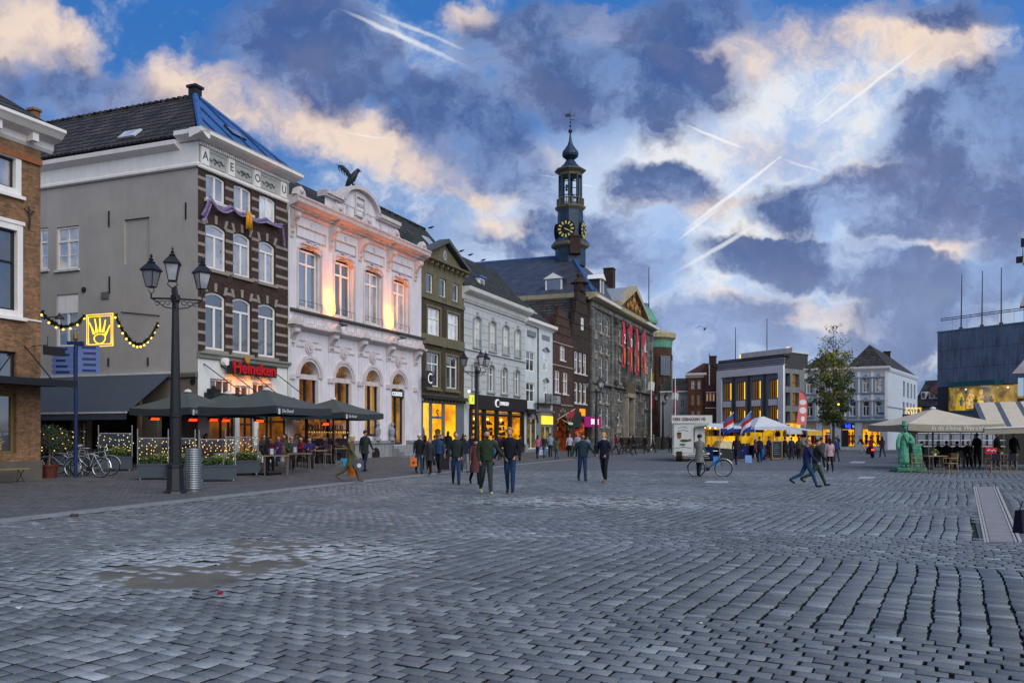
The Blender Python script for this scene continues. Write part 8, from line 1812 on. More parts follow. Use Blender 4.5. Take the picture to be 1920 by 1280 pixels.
SG = 'seated guests of the pub terrace'; sp = [(506, 876, 20, (96, 44, 56), 'seated guest in dark red at the leftmost terrace table', (60, 40, 40)), (523, 872, -10, (76, 52, 100), 'seated guest in purple beside the leftmost terrace table', (90, 70, 60)), (546, 877, 15, (60, 74, 60), 'seated guest in green with a pale orange hat', (200, 150, 110)),
    (566, 873, -30, (110, 40, 50), 'seated guest in red jacket at the middle table', (40, 30, 30)), (580, 876, 20, (50, 44, 96), 'seated guest in violet-blue jacket at the middle table', (40, 30, 30)), (625, 866, 90, (104, 92, 84), 'seated guest in grey-brown coat facing right at the far table', (150, 140, 130)), (641, 860, -90, (36, 36, 44), 'seated dark-haired guest facing left at the far table', (24, 20, 20)), (653, 858, -60, (44, 44, 58), 'second dark-clothed seated guest at the far table', (30, 24, 24)),
    (386, 872, 60, (160, 90, 96), 'seated guest in pink behind the planters by the bin', (30, 24, 24)), (600, 862, 160, (50, 50, 60), 'seated guest seen from behind under the largest parasol', (60, 50, 40)), (494, 868, 40, (60, 60, 70), 'seated guest in slate jacket deep behind the terrace corner planter', (70, 60, 50)), (535, 865, -40, (90, 74, 60), 'seated guest in brown coat behind the purple jacket', (60, 44, 36)), (556, 864, 10, (130, 130, 136), 'seated guest in light grey behind the green jacket', (30, 26, 24)),
    (588, 866, 30, (34, 40, 50), 'seated guest in navy behind the violet-blue jacket', (100, 80, 60)), (610, 868, -50, (74, 60, 80), 'seated guest in mauve between the two right tables', (120, 96, 70)), (340, 868, 10, (50, 54, 60), 'seated guest in grey behind the screen at the front lamp post', (50, 40, 36)), (150, 868, 20, (150, 136, 116), 'seated guest in beige fur jacket behind the parked bicycles', (130, 100, 70))]
for px, py, yaw, c, l, hc in sp:
    p = gpt(px, py); person(px, 0, 1, yaw, l, top=c, bot=(40, 52, 84) if px % 2 else (34, 34, 40), hair=hc, style='long' if px % 3 else 'short', seat=.46, Y=p.y, z=p.z, hs=.98, group=SG, arms={'L': (40, 10, 50, 30), 'R': (45, 12, 40, 20)}, hat=((206, 128, 96), 'beanie') if px == 546 else None)
    chair(p, R(yaw), 'chair under the '+l)
for i, (px, py, l) in enumerate([(517, 884, 'leftmost front terrace table'), (560, 882, 'middle front terrace table'), (596, 876, 'narrow table right of the middle terrace table'), (640, 869, 'far terrace table under the rightmost parasol')]): table(gpt(px, py), R(20), l, .95 if i < 2 else .7, .65, items=1 if i < 2 else 0)
bag(gpt(646, 873)+Vector((0, 0, .47)), .34, .35, (40, 150, 190), 'bright turquoise bag standing under the far terrace table'); bag(gpt(636, 874)+Vector((0, 0, .4)), .36, .28, (96, 104, 108), 'grey bag left of the turquoise bag'); bag(gpt(657, 873)+Vector((0, 0, .4)), .36, .28, (70, 80, 88), 'dark grey bag right of the turquoise bag')
# bar front with bottles and lights under the parasols
bc = thing('bar_counter', 'dark wooden bar front with lit bottle shelves under the parasols', 'bar', tuple(pubfc.A+pubfc.u*6.4+Vector((.9, -.4, .3))), pubfc.rz)
mb = MB(); mb.box(-.2, 3.4, -.1, .2, 0, 1.15); mb.box(-.25, 3.45, -.15, .25, 1.15, 1.2); mb.build('counter', OAK, bc); MB().box(-.2, 3.4, .28, .3, 1.2, 2.3).build('lit_back', emis('bar_glow', (190, 120, 40), .5, scale=5, c2=(60, 44, 50)), bc)
for xx in (-.2, 1.6, 3.4): MB().box(xx-.06, xx+.06, -.1, .02, 0, 2.6).build('post', OAK, bc)
for k in range(14): mb = MB(); mb.lathe([(.04, 0), (.04, .2), (.015, .26), (.015, .33)], (-.05+k*.25, .1, 1.65), 6); mb.build('bottle', cloth((150, 160, 170) if k % 2 else (90, 60, 90), .3), bc)
MB().box(-.2, 3.4, 0, .27, 1.6, 1.65).build('shelf', OAK, bc)
for k in range(34): link('bulb', FB, bc, (-.15+(k % 17)*.21, -.16, 2.35 if k < 17 else 1.5))
# potted olive tree with lights
p = gpt(92, 896); t = thing('potted_tree', 'round olive tree with tiny lights in a brown pot by the brick house', 'tree', tuple(p)); mb = MB(); mb.lathe([(.22, 0), (.28, .34), (.31, .42), (.31, .46), (.27, .46), (.26, .4)], n=14); mb.build('pot', mat('rust_pot', (92, 44, 34), .6, .2), t)
mb = MB(); mb.tube([(0, 0, .4), (.02, 0, .95), (0, 0, 1.4)], [.04, .03, .02], 6); mb.build('trunk', mat('bark_pale', (120, 104, 80), .8), t); mb = MB(); leaves(mb, (0, 0, 1.35), .72, 2600, .035, random.Random(3), (1, 1, .72)); mb.build('crown', mat('olive_leaf', (62, 74, 54), .7, .4, 6), t)
for k in range(22): a = k*2.4; link('bulb', FB, t, (.6*math.cos(a)*math.sin(k), -.6*abs(math.sin(a))*.9, 1.35+.4*math.cos(k*1.7)))
# bicycles
TYRE = mat('tyre_black', (18, 18, 20), .7); CHR = mat('chrome', (190, 196, 200), .25, .05, 3, 0, metal=.8)
def bicycle(loc, rz, label, fc_, lean=4, group=None):
    t = thing('bicycle', label, 'bicycle', loc, rz, group); t.rotation_euler = (R(lean), 0, rz); r = .34; fm = mat('frame_%d%d%d' % fc_, fc_, .35, .1, 4, 0, metal=.4)
    for x in (-.53, .53):
        w = MB(); w.tube([(x+r*math.cos(a), 0, r+r*math.sin(a)) for a in [k*math.pi/12 for k in range(24)]], .02, 6, closed=True); wo = w.build('wheel', TYRE, t)
        w = MB(); w.tube([(x+.315*math.cos(a), 0, r+.315*math.sin(a)) for a in [k*math.pi/12 for k in range(24)]], .011, 4, closed=True); w.build('rim', CHR, wo)
        w = MB(); [w.tube([(x, 0, r), (x+.31*math.cos(a), 0, r+.31*math.sin(a))], .0025, 3, cap=False) for a in [k*math.pi/9 for k in range(18)]]; w.tube([(x, -.04, r), (x, .04, r)], .025, 6); w.build('spokes', CHR, wo)
        w = MB(); w.tube([(x+.375*math.cos(a), 0, r+.375*math.sin(a)) for a in [R(v) for v in (range(20, 181, 20) if x < 0 else range(10, 151, 20))]], .02, 4); w.build('mudguard', CHR, t)
    mb = MB(); ps = dict(bb=(-.08, 0, .3), sc=(-.24, 0, .78), hd=(.34, 0, .86), hb=(.37, 0, .72), ra=(-.53, 0, r), fa=(.53, 0, r))
    for a, b_ in (('bb', 'sc'), ('sc', 'hd'), ('bb', 'hb'), ('bb', 'ra'), ('sc', 'ra'), ('hd', 'hb'), ('hb', 'fa')): mb.tube([ps[a], ps[b_]], .016, 6)
    mb.tube([(-.24, 0, .78), (-.27, 0, .92)], .013, 5); mb.tube([(.34, 0, .86), (.31, 0, 1.02)], .013, 5); mb.build('frame', fm, t)
    mb = MB(); mb.tube([(.12, -.27, 1.04), (.28, -.2, 1.04), (.32, 0, 1.02), (.28, .2, 1.04), (.12, .27, 1.04)], .013, 5); mb.build('handlebar', CHR, t); mb = MB(); mb.prism([(-.42, .93), (-.1, .93), (-.12, .97), (-.4, .99)], -.07, .07); mb.build('saddle', TYRE, t)
    mb = MB(); mb.tube([(-.08, -.05, .3), (-.08, .05, .3)], .08, 10); mb.tube([(-.2, -.09, .2), (-.08, -.07, .3), (.04, .07, .4)], .012, 4); mb.tube([(-.35, -.03, .7), (-.6, -.03, .72), (-.85, -.03, .7)], .01, 4); mb.build('crank', TYRE, t)
    mb = MB(); mb.ball((.42, 0, .9), .05, n=5); mb.build('headlight', CHR, t); return t
def put(px, py): p = gpt(px, py); return tuple(p)
b0 = bicycle(put(162, 896), R(172), 'silver-framed bicycle parked nearest the viewer by the finger post', (150, 158, 166), 6, 'bicycles parked by the brick house')
def dupb(px, py, rz, ln, label, g='bicycles parked by the brick house'): o = dup(b0, put(px, py), rz, label, g); o.rotation_euler = (R(ln), 0, rz); return o
dupb(176, 890, R(8), -6, 'bicycle with raised handlebar and white mudguard behind the silver one'); dupb(120, 893, R(-150), 8, 'dark bicycle with its wheel against the brown pot'); dupb(140, 886, R(20), 5, 'bicycle at the back of the parked group')
bicycle(put(1331, 893), R(-12), 'black bicycle pushed by the person in the chequered coat', (34, 34, 40), 2)
# birds
def birdobj(p, s, label, fly=False, rz=0):
    t = thing('bird', label, 'bird', tuple(p), rz); mb = MB(); mb.tube([(-.2*s, 0, -.02), (0, 0, 0), (.16*s, 0, .06*s), (.24*s, 0, .1*s), (.3*s, 0, .09*s)], [.02*s, .09*s, .07*s, .05*s, .01*s], 6)
    if fly:
        for q in (-1, 1): mb.add([(0, 0, .03), (.12*s, 0, .03), (.15*s+.1*q, q*.35*s, .28*s), (-.02, q*.35*s, .26*s), (-.2*s, q*.85*s, .1*s*(1-q))], [(0, 1, 2, 3), (3, 2, 4)])
    mb.build('body', EAG, t, smooth=True)
birdobj(at(1321, 617, 70), 1.1, 'dark gull flying alone before the clouds above the market', True, R(60))
for px, py, Y, l in [(807, 427, 61, 'pigeon perched at the end of the tiled ridge behind the pediment'), (864, 471, 64, 'pigeon on the left of the stucco house ridge'), (881, 478, 66, 'pigeon second along the stucco house ridge'), (905, 488, 69, 'pair-side pigeon near the middle of the stucco house ridge')]: birdobj(at(px, py, Y), .9, l)
# ------------------------------------------------------------------ market, statue, right terrace
# tree
p = gpt(1562, 848); t = thing('street_tree', 'tall street tree with thinning yellow-green autumn crown before the pale building', 'tree', tuple(p)); kt_ = F/p.y; zz = lambda py: H0+(CY-py)/kt_
BARK = mat('tree_bark', (74, 64, 52), .9, .3, 8, .5); LF = [mat('tree_leaf_a', (76, 90, 38), .7, .4, 3), mat('tree_leaf_b', (132, 130, 54), .7, .35, 3), mat('tree_leaf_c', (56, 72, 34), .7, .3, 3)]
mb = MB(); mb.tube([(0, 0, 0), (.05, 0, 2), (0, 0, 4.5), (.05, 0, 7.5), (0, 0, zz(612))], [.16, .13, .1, .06, .01], 8); rng = random.Random(12); tips = []
for i in range(44):
    h = 2.5+i*(zz(640)-2.6)/44; a = i*2.4; f = math.sin(math.pi*min(1, max(.05, (h-1.6)/(zz(622)-1.6))))**.8; L_ = (.35+1.75*f)*rng.uniform(.7, 1.1)
    e = Vector((math.cos(a)*L_, math.sin(a)*L_, h+L_*.65)); m1 = Vector((e.x*.5, e.y*.5, h+L_*.25)); mb.tube([(0, 0, h), m1, e], [.035, .022, .008], 4); tips += [m1, e, (m1+e)/2]
mb.build('trunk', BARK, t); mb = MB()
for i, q in enumerate(tips):
    dens = 80 if q.z < zz(700) else (44 if q.z < zz(660) else 5); kk_ = rng.choice([0, 0, 2, 2, 1]) if q.z < zz(700) else rng.choice([0, 1, 1]); leaves(mb, q, rng.uniform(.35, .7), dens, .12, rng, (1, 1, .8), kk_)
for i in range(60): a = rng.uniform(0, 6.3); leaves(mb, (math.cos(a)*rng.uniform(.1, .9), math.sin(a)*.6, rng.uniform(zz(655), zz(609))), .14, 3, .09, rng, k=2)
mb.build('crown', LF, t)
for q, m_ in (((-.2, -1.9, zz(759)), 'bulb_yellow'),): mb = MB(); mb.ball(q, .1, n=5); mb.build('hanging_bulb', MATS[m_], t)
# fish van
kv = 29.6; p = at_ppm(1261, kv); fv = thing('fish_van', 'white fish sales trailer with painted end panel and yellow-lit counter', 'trailer', tuple(p), R(-10.5)); VW = mat('van_white', (206, 212, 206), .45, .06, 2, 0, streak=.08)
z = lambda py: H0+(CY-py)/kv
mb = MB(); mb.prism([(0, .5), (1.35, .5), (1.4, .7), (1.35, 2.35), (0, 2.35)], 0, .12); mb.box(0, .1, 0, 6, .5, 2.35); mb.box(0, 2.3, 5.9, 6, .5, 2.35); mb.box(0, 2.3, 0, 6, .45, .55); mb.box(0, 2.25, .02, 6, 2.3, 2.42); mb.build('body', VW, fv)
MB().box(-.05, 2.45, -.06, .06, 2.42, 2.92).build('sign_board', VW, fv); text('VERS GEBAKKEN VIS', .26, cloth((110, 22, 34), .5), fv, (1.02, -.065, 2.66), ext=.004, bold=.008, sx=.86)
MB().box(1.32, 1.36, -.02, .05, .6, 2.1).build('door_gap', BLACK, fv); mb = MB(); mb.box(1.4, 2.0, .1, 1.2, .55, 2.3); mb.build('side_door', VW, fv)
mb = MB(); mb.disc_y(.42, -.004, 1.62, .14, .01, 12, ry=.2); mb.build('painted_head', cloth((150, 96, 70)), fv); mb = MB(); mb.disc_y(.42, -.016, 1.78, .16, .01, 10, ry=.07); mb.build('painted_cap', cloth((60, 66, 50)), fv)
for (x, zc, w, h_, c) in [(.75, 1.32, .3, .09, (74, 92, 52)), (.62, 1.08, .2, .07, (96, 106, 84)), (1.08, 1.36, .1, .09, (110, 116, 96))]: mb = MB(); mb.disc_y(x, -.004, zc, w, .01, 10, ry=h_); mb.build('painted_fish', cloth(c), fv)
for (zc, w) in [(2.15, .3), (1.95, .34), (.88, .5)]: mb = MB(); mb.tube([(.65-w, -.008, zc-.05), (.65, -.008, zc+.05), (.65+w, -.008, zc-.02)], .014, 4); mb.build('painted_line', cloth((70, 90, 100)), fv)
for y in (1.2, 3.8): mb = MB(); mb.tube([(.25, y-1.0, .36), (.6, y-1.0, .36)], .36, 14); mb.build('wheel', TYRE, fv)
mb = MB(); mb.tube([(.7, -.1, .35), (2.2, -.1, .35)], .04, 5); mb.tube([(.7, .1, .22), (2.3, .1, .22)], .035, 5); mb.build('tow_frame', CHR, fv)
MB().add([(1.3, -.1, 2.18), (2.35, -.7, 2.28), (2.6, 1, 2.34), (1.8, 1.2, 2.3)], [(0, 1, 2, 3)]).build('side_flap', VW, fv)
def stall(px0, k0, px1, k1, zt, label, am, back, depth=2.2, vd=.3, counter=(30, 40, 90), roof=None, ch=.9):
    A_, B_ = at_ppm(px0, k0), at_ppm(px1, k1); d = B_-A_; L_ = d.length; t = thing('market_stall', label, 'stall', tuple(A_), math.atan2(d.y, d.x)); mb = MB()
    mb.add([(0, -.9, zt-.2), (L_, -.9, zt-.2), (L_, depth, zt+.25), (0, depth, zt+.25)], [(0, 1, 2, 3)]); mb.build('roof_canvas', roof or am, t); mb = MB(); n = 12
    mb.add([(L_*i/n, -.9, zt-.2) for i in range(n+1)]+[(L_*i/n, -.92-.02*(i % 2), zt-.2-vd) for i in range(n+1)], [(i, n+1+i, n+2+i, i+1) for i in range(n)]); mb.build('valance', am, t)
    for x in (.03, L_-.03): MB().tube([(x, -.85, 0), (x, -.85, zt-.2)], .03, 5).build('pole', CHR, t); MB().tube([(x, depth, 0), (x, depth, zt+.2)], .03, 5).build('pole', CHR, t)
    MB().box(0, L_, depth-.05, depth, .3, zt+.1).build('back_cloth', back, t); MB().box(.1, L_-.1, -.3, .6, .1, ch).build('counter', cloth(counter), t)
    rng = random.Random(int(px0)); 
    for k_ in range(int(L_/.28)):
        c = rng.choice([(200, 60, 30), (230, 160, 30), (70, 100, 50), (180, 170, 150), (120, 40, 60), (40, 40, 50)]); x = .2+k_*.28; q = rng.random()
        if q < .6: mb = MB(); mb.ball((x, -.05, ch+.1), .11, n=5, sq=(1, 1, .8)); mb.build('goods', cloth(c), t)
        if q > .35: mb = MB(); mb.lathe([(.02, 0), (.1, -.15), (.12, -.35), (.04, -.45)], (x, .1, zt-.25), 6); mb.build('hanging_goods', cloth(c), t)
    for k_ in range(max(2, int(L_/1.1))): mb = MB(); mb.ball((.5+k_*1.1, .3, zt-.15), .055, n=5); mb.build('bulb', LAMPW, t)
    return t
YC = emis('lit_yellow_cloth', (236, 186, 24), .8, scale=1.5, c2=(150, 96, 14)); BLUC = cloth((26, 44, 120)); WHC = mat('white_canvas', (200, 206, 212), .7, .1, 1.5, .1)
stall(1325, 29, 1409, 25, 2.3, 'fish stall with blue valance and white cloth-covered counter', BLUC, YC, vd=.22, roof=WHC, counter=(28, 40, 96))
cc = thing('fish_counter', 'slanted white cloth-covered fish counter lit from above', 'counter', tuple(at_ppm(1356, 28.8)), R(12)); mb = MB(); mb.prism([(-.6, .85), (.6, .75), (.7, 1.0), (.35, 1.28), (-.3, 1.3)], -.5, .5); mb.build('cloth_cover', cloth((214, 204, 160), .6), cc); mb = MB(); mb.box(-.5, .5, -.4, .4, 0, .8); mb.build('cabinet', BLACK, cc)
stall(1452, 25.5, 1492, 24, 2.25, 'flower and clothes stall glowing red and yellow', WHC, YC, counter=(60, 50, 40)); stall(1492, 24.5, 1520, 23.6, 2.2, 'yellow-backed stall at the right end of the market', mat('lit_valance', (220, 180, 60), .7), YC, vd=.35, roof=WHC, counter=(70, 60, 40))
gz_ = thing('gazebo', 'white pop-up gazebo with peaked roof between the market stalls', 'gazebo', tuple(at_ppm(1433, 25.5)), R(8)); h = 1.35; mb = MB(); T_ = 2.3
mb.add([(-h, -h, T_), (h, -h, T_), (h, h, T_), (-h, h, T_), (-.55, -.3, 2.95), (-.2, -.3, 3.05), (-.2, .3, 3.0), (-.55, .3, 2.95), (-h, -h, T_-.25), (h, -h, T_-.25), (h, h, T_-.25), (-h, h, T_-.25)], [(0, 1, 5, 4), (1, 2, 6, 5), (2, 3, 7, 6), (3, 0, 4, 7), (4, 5, 6, 7), (0, 8, 9, 1), (1, 9, 10, 2), (2, 10, 11, 3), (3, 11, 8, 0)]); mb.build('canopy', WHC, gz_)
for a in (-1, 1):
    for b_ in (-1, 1): MB().tube([(a*h*.97, b_*h*.97, 0), (a*h*.97, b_*h*.97, T_)], .028, 5).build('leg', TRIM, gz_)
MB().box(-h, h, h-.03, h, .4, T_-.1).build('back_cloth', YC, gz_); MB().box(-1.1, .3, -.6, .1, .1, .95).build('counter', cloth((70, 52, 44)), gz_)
for k_ in range(4): mb = MB(); mb.ball((-1+k_*.6, .2, 2.1), .06, n=5); mb.build('bulb', LAMPW, gz_)
for (px, py, c, l, w, h2) in [(1343, 872, (60, 130, 200), 'blue jerrycan standing under the white fish counter', .36, .5), (1403, 867, (120, 160, 210), 'blue and white striped bag before the blue counter', .42, .45), (1428, 862, (40, 110, 190), 'tall hanging blue cloth at the gazebo edge', .4, 1.0)]: bag(gpt(px, py)+Vector((0, 0, h2+.12)), w, h2, c, l)
t = thing('chalkboard', 'standing chalkboard with wooden frame before the gazebo', 'chalkboard', tuple(gpt(1457, 863)), R(6)); mb = MB(); frame_ring(mb, -.36, .36, .12, 1.3, .06, -.03, .03); mb.tube([(-.34, .3, 0), (-.34, 0, 1.25)], .02, 4); mb.tube([(.34, .3, 0), (.34, 0, 1.25)], .02, 4); mb.tube([(-.33, 0, 0), (-.33, 0, .2)], .03, 4); mb.tube([(.33, 0, 0), (.33, 0, .2)], .03, 4); mb.build('frame', WOOD, t); bd = MB().box(-.3, .3, -.01, .01, .18, 1.24).build('board', cloth((44, 56, 66)), t)
for k_ in range(6): MB().box(-.22, .18-.05*(k_ % 3), -.014, -.011, .4+k_*.13, .43+k_*.13).build('chalk_line', cloth((120, 134, 140)), bd)
# Dutch-style wavy flags on the stall roofs and hanging flags on poles
FR, FW, FBm = cloth((176, 44, 40)), cloth((214, 214, 220)), cloth((36, 70, 150))
def wavy(base, tip, w, dn, label, mats, name='flag', skew=0):
    t = thing(name, label, 'flag', tuple(base)); v = tip-base; MB().tube([(0, 0, 0), v], .022, 5).build('staff', TRIM, t); n = 8
    for i, m_ in enumerate(mats):
        V = [];
        for q in range(n+1):
            s_ = q/n; P_ = v*(1-s_*.62)
            for e in (i, i+1): dz = dn*e/len(mats); V.append(P_+Vector((skew*dz+.06*math.sin(s_*6), .07*math.sin(s_*7+e*.4), -dz-.06*math.sin(s_*6+1))))
        mb = MB(); mb.add(V, [(2*q, 2*q+1, 2*q+3, 2*q+2) for q in range(n)]); mb.build('stripe', m_, t)
    return t
wavy(at(1345, 803, 56), at(1376, 772, 56), 0, 1.1, 'waving red, white and blue flag above the fish van end', [cloth((70, 90, 140)), FR, FW, FBm]); wavy(at(1380, 803, 58), at(1409, 770, 58), 0, 1.1, 'waving light blue, red, white and blue flag left of the gazebo', [cloth((80, 130, 190)), FR, FW, FBm])
def hangflag(px, ybase, ytop, k, fy0, fy1, mats, label):
    p = at_ppm(px, k); t = thing('flagpole', label, 'flagpole', tuple(p)); z = lambda py: H0+(CY-py)/k; MB().tube([(0, 0, 0), (0, 0, z(ytop))], [.07, .04], 6).build('pole', WHITE, t); n = len(mats)
    for i, m_ in enumerate(mats): z0, z1 = lerp(z(fy0), z(fy1), i/n), lerp(z(fy0), z(fy1), (i+1)/n); w = .45+.25*math.sin(i*2); mb = MB(); mb.add([(.05, 0, z0), (w*.6, .1, z0-.2), (-w*.4, .12, z0-.1), (.05, 0, z1), (w*.5, .12, z1-.2), (-w*.6, .1, z1-.1)], [(0, 3, 4, 1), (0, 2, 5, 3)]); mb.build('flag', m_, t)
hangflag(1221, 842, 690, 17, 698, 762, [cloth((130, 140, 60)), cloth((200, 200, 190)), cloth((150, 40, 56)), cloth((130, 30, 50))], 'white flagpole with limp red and white flag before the town hall'); hangflag(1266, 840, 703, 17, 722, 772, [cloth((120, 40, 50)), cloth((190, 190, 190)), cloth((150, 34, 50)), cloth((130, 30, 46))], 'white flagpole with limp red flag behind the fish van')
# feather banner
k_ = 24; p = at_ppm(1500, k_); t = thing('feather_banner', 'pink feather banner with three white emblems beside the tree', 'banner', tuple(p), R(4)); z = lambda py: H0+(CY-py)/k_; PNK = mat('banner_pink', (222, 112, 108), .7, .1, 2)
edge = [(.55, z(800)), (.62, z(770)), (.58, z(750)), (.35, z(738)), (-.08, z(731))]; mb = MB(); mb.tube([(.5, 0, 0)]+[(x, 0, q) for x, q in edge], .028, 5); mb.build('pole', BLACK, t)
mb = MB(); mb.prism([(-.3, z(795)), (.52, z(797)), (.6, z(770)), (.56, z(751)), (.33, z(739)), (-.06, z(732)), (-.1, z(760))], -.01, .01); fl = mb.build('cloth', PNK, t)
for py, rx, ry in ((754, .28, .2), (769, .28, .26), (785, .16, .22)): mb = MB(); mb.disc_y(.22-.0*(py-754), -.012, z(py), rx, .01, 12, ry=ry); mb.build('emblem', WHITE, fl)
# statue
p = gpt(1696, 884); t = thing('statue', 'green patinated statue of a robed bearded man with a tablet on a low plinth', 'statue', tuple(p)); GS = mat('statue_green', (100, 176, 142), .7, .3, 7, .8, 18, c2=(40, 100, 80)); GSD = mat('statue_dark', (40, 96, 80), .6, .3, 4)
t.scale = (.9, 1, 1); MB().box(-.5, .95, -.35, .5, .06, .2).build('plinth', GS, t); MB().box(-.62, .35, -.5, .3, 0, .07).build('plinth', GSD, t)
mb = MB(); rob = []; n = 18
for zz_, rx, ry, ox in [(.34, .26, .2, -.05), (.5, .27, .21, -.05), (.9, .23, .19, -.04), (1.2, .2, .17, -.02), (1.45, .22, .17, 0), (1.68, .25, .16, 0), (1.78, .17, .12, 0), (1.86, .08, .08, 0)]:
    for q in range(n): a = 2*math.pi*q/n; f = 1+.09*math.sin(a*6)*(zz_ < 1.3); rob.append((ox+math.cos(a)*rx*f, math.sin(a)*ry*f, zz_))
mb.add(rob, [(i*n+q, i*n+(q+1) % n, (i+1)*n+(q+1) % n, (i+1)*n+q) for i in range(7) for q in range(n)]+[tuple(range(n-1, -1, -1))]); mb.build('robe', GS, t, smooth=True)
mb = MB(); mb.ball((0, -.02, 2.0), .105, n=8, sq=(.9, 1, 1.2)); mb.tube([(0, -.12, 1.99), (0, -.155, 1.96)], [.02, .012], 5); mb.ball((-.04, -.1, 2.02), .015, n=4); mb.ball((.04, -.1, 2.02), .015, n=4); mb.build('head', GS, t, smooth=True); mb = MB(); mb.ball((0, -.09, 1.87), .085, n=6, sq=(1, .7, 1.3)); mb.lathe([(.1, 0), (.125, .1), (.1, .2), (.05, .24)], (0, 0, 2.0), 8); mb.build('hair_and_beard', GSD, t, smooth=True); mb = MB(); mb.lathe([(.14, 0), (.13, .04), (.11, .06), (.12, .2), (.02, .24)], (0, 0, 2.1), 10); mb.build('hat', GS, t)
for s_, pts in ((1, [(.2, 0, 1.7), (.36, -.05, 1.45), (.3, -.2, 1.3), (.1, -.25, 1.33)]), (-1, [(-.2, 0, 1.7), (-.32, 0, 1.4), (-.36, -.05, 1.15), (-.4, -.1, .98)])): mb = MB(); mb.tube(pts, [.1, .12, .12, .06] if s_ > 0 else [.1, .1, .1, .05], 8); mb.build('arm', GS, t, smooth=True)
mb = MB(); [mb.tube([(.1+q*.018, -.27, 1.33), (.1+q*.018, -.31, 1.28)], .01, 4) for q in range(5)]; mb.tube([(-.15, -.17, 1.7), (0, -.2, 1.4), (.12, -.2, 1.1)], .025, 5); mb.build('hand_and_strap', GSD, t); mb = MB(); mb.ball((-.14, -.1, .27), .09, n=6, sq=(1, 1.6, .8)); mb.ball((.08, -.1, .27), .09, n=6, sq=(1, 1.6, .8)); mb.build('feet', GS, t)
T_ = Matrix.Translation((.38, -.15, .2)) @ Matrix.Rotation(R(-14), 4, 'Y'); mb = MB(T_ @ Matrix.Shear('XZ', 4, (0, 0)) if False else T_)
T_ = Matrix.Translation((.5, -.15, .22)); mb = MB(T_); mb.prism([(-.05, 0), (.4, .05), (.22, .98), (-.2, .98)], -.04, .04); tb = mb.build('tablet', GS, t); MB(T_).box(-.26, .3, -.07, .07, .98, 1.04).build('tablet_top', GS, tb); mb = MB(T_); mb.tube([(-.22, -.02, .95), (-.1, -.02, .3), (.02, -.02, 0)], .03, 5); mb.tube([(-.3, .3, 0), (-.15, .05, .95)], .03, 5); mb.build('tablet_stand', GSD, tb)
for q in range(12): zq = .12+q*.07; MB(T_).box(-.12+.0*q-.1*(zq), .34-.18*zq, -.047, -.041, zq, zq+.022).build('text_line', GSD, tb)
# right terrace: beige parasol, striped awning, furniture, dark seated guests
BEI = mat('parasol_beige', (196, 186, 166), .8, .08, 1.5, .1, streak=.08); BEV = mat('valance_beige', (150, 142, 124), .8, .1, 2)
p = at_ppm(1749, 38); parasol(tuple(p), 4.5, R(0), 'large beige parasol with white lettering right of the statue', BEI, BEV, ztop=2.97, zeave=2.2, vd=.32, pm=mat('pole_wood', (110, 104, 94), .6), txt='In de kleine Wereld', tm=mat('print_cream', (214, 214, 208), .6), tz=.3)
aw = thing('striped_awning', 'pale awning with dark blue stripes sloping down at the right edge', 'awning', tuple(at_ppm(1842, 40)), R(-6)); n = 7
z = lambda py, k=40: H0+(CY-py)/k
for i in range(26):
    u0, u1 = i/26, (i+1)/26; yb = 3.4; x = lambda u: u*6.5; mb = MB(); mb.add([(x(u0), -.2, 1.98+.22*u0), (x(u1), -.2, 1.98+.22*u1), (x(u1)+1.0, yb, 3.3+.2*u1), (x(u0)+1.0, yb, 3.3+.2*u0)], [(0, 1, 2, 3)]); mb.build('stripe_panel', BEI if i % 4 else cloth((84, 94, 106)), aw)
MB().add([(0, -.2, 1.98), (6.5, -.2, 2.2), (6.5, -.22, 1.9), (0, -.22, 1.7)], [(3, 2, 1, 0)]).build('valance', BEV, aw); mb = MB(); mb.tube([(0, -.2, 1.98), (6.5, -.2, 2.2)], .05, 6); mb.build('front_bar', TRIM, aw)
MB().add([(0, -.2, 1.9), (0, -.2, 1.98), (1.0, 3.4, 3.3), (1.0, 3.4, 1.9)], [(0, 1, 2, 3)]).build('side_cloth', mat('awning_side', (56, 62, 74), .8), aw)
tb_ = thing('terrace_bar', 'dark glazed bar front with silver rails under the beige parasol', 'bar', tuple(at_ppm(1716, 33)), R(-3)); DKB = mat('bar_dark', (26, 27, 30), .6, .3, 3)
MB().box(0, 9, .5, .9, 0, 1.0).build('counter', DKB, tb_); MB().box(0, 9, 1.6, 1.8, 0, 2.9).build('back', DKB, tb_)
for zq in (1.0, 1.35, 1.75): MB().box(.3, 5.2, .45, .5, zq, zq+.05).build('rail', TRIM, tb_)
for q in range(9): MB().box(.3+q*.6, .34+q*.6, .44, .49, .0, 1.8).build('post', LEGM, tb_)
for q in range(7): mb = MB(); mb.box(.4+q*.68, .95+q*.68, .9, .92, 1.1, 1.7); mb.build('window_pane', glass('bar_glass', (150, 160, 172), .3, .15), tb_)
for q in range(8): mb = MB(); mb.ball((.6+q*.9, .2, 2.0+.04*(q % 2)), .055, n=5); mb.build('bulb', LAMPW, tb_)
GP = 'dark-clothed guests under the beige parasol'
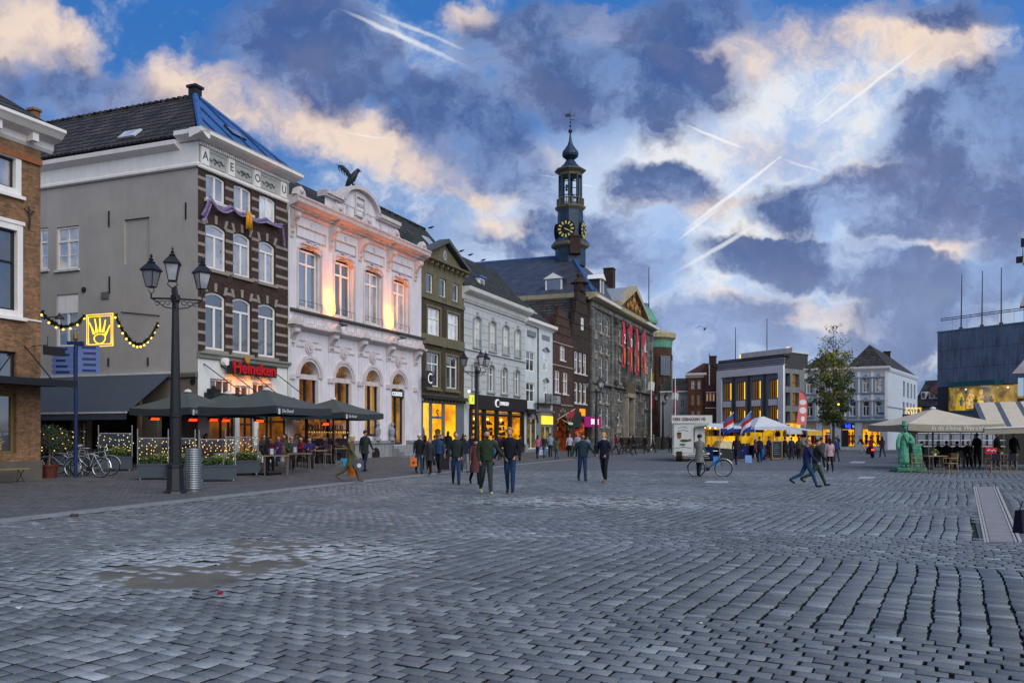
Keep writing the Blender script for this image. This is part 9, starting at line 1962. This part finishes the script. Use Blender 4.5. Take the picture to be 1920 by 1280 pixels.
for px, k, yaw, l, st in [(1728, 38.5, 20, 'seated guest in black between statue and parasol pole', 1), (1775, 36, 160, 'seated guest in black right of the parasol pole', 1), (1795, 38, 180, 'broad guest in black jacket seen from behind under the parasol', 1), (1832, 37, 180, 'tall dark guest standing by the right pole', 0), (1815, 36, -20, 'seated guest in dark grey deeper under the parasol', 1), (1868, 36, 30, 'standing waiter in black behind the red sign', 0), (1900, 37, 0, 'guest in black at the far right under the awning', 0), (1760, 37, -60, 'seated guest in charcoal left of the parasol pole', 1)]:
    p = at_ppm(px, k); person(px, 0, 70, yaw, l, top=(22, 23, 27), bot=(20, 20, 24), hair=(30, 24, 22), seat=.5 if st else None, Y=p.y, z=0, hs=.98, group=GP) if st else person(px, 0, 1.72*k, yaw, l, top=(24, 25, 29), bot=(20, 20, 24), stride=4, Y=p.y, z=0, group=GP)
    if st: chair(p, R(yaw), 'dark chair under the '+l, bm=DKB, sm=DKB)
TAN = mat('rattan', (150, 134, 84), .7, .25, 9); LW = mat('leg_wood', (160, 128, 84), .6)
t1 = gpt(1752, 886); table(t1, 0, 'small tan table by the parasol pole', .85, .7, items=0, group='right terrace tables'); chair(gpt(1719, 886), R(70), 'tan rattan chair left of the small tan table', LW, TAN); chair(gpt(1782, 887), R(-80), 'tan rattan chair right of the small tan table', LW, TAN); table(gpt(1876, 880), 0, 'pale table with flower pot at the right edge', 1.3, .8, items=0, group='right terrace tables')
chair(gpt(1862, 888), R(178), 'dark-backed wooden-legged chair left of its twin at the right edge', LW, cloth((30, 36, 48))); chair(gpt(1892, 888), R(182), 'dark-backed wooden-legged chair rightmost at the right edge', LW, cloth((30, 36, 48)))
t = thing('red_sign', 'red sign board with white script on the right terrace', 'sign', tuple(at(1858, 845, 38)), 0); mb = MB(); mb.prism([(-.26, -.14), (.24, -.14), (.28, .14), (-.24, .17)], -.02, .02); mb.build('board', cloth((190, 26, 50), .5), t); mb = MB(); mb.tube([(-.18, -.03, 0), (-.08, -.03, .06), (.02, -.03, -.03), (.1, -.03, .05), (.19, -.03, -.01)], .022, 4); mb.build('script', WHITE, t); MB().tube([(0, .03, -.1), (0, .03, -.98)], .02, 4).build('stand', BLACK, t)
for px, py, l in [(1753, 855, 'white flower pot on the small tan table'), (1878, 851, 'low green plant on the pale table')]:
    Y = t1.y if px < 1800 else gpt(1876, 880).y; q = Vector(((px-CX)/F*Y, Y, .76)); t = thing('potted_plant', l, 'plant', tuple(q)); mb = MB(); mb.lathe([(.05, 0), (.07, .1)], n=8); mb.build('pot', WHITE, t); mb = MB(); leaves(mb, (0, 0, .17), .14, 60, .04, random.Random(px), (1.3, 1, .8)); mb.build('leaves', LEAFY, t)
# scooter rider far behind
p = gpt(1633, 858); t = thing('motor_scooter', 'small scooter with red tail light ridden away past the shops', 'scooter', tuple(p)); mb = MB(); mb.box(-.14, .14, -.3, .5, .3, .72); mb.tube([(-.3, .6, 1.0), (.3, .6, 1.0)], .02, 4); mb.build('body', cloth((60, 20, 40), .4), t); mb = MB(); mb.tube([(-.05, -.25, .26), (.05, -.25, .26)], .26, 12); mb.build('wheel', TYRE, t); mb = MB(); mb.box(-.1, .1, -.32, -.305, .55, .65); mb.build('tail_light', emis('tail_red', (255, 70, 40), 3), t)
person(1633, 0, 1, 180, 'scooter rider in dark red jacket and helmet', top=(120, 34, 48), bot=(30, 30, 36), seat=.72, Y=p.y, z=p.z, hs=.95, hat=((30, 30, 36), 'beanie'))
# passer-by just outside the right edge with a dark bag
person(1985, 1100, 310, -80, 'passer-by mostly outside the right edge of the picture', top=(24, 24, 34), bot=(26, 26, 34), stride=10, arms={'L': (0, 8, 10), 'R': (30, 10, 40)})
q = at(1925, 940, 10.2); bag(q, .3, .27, (26, 26, 40), 'dark bag with pink trim at the right edge of the picture', 20, .14, .1, 'handbag', (200, 120, 190))
bpy.data.scenes.remove(TMP)
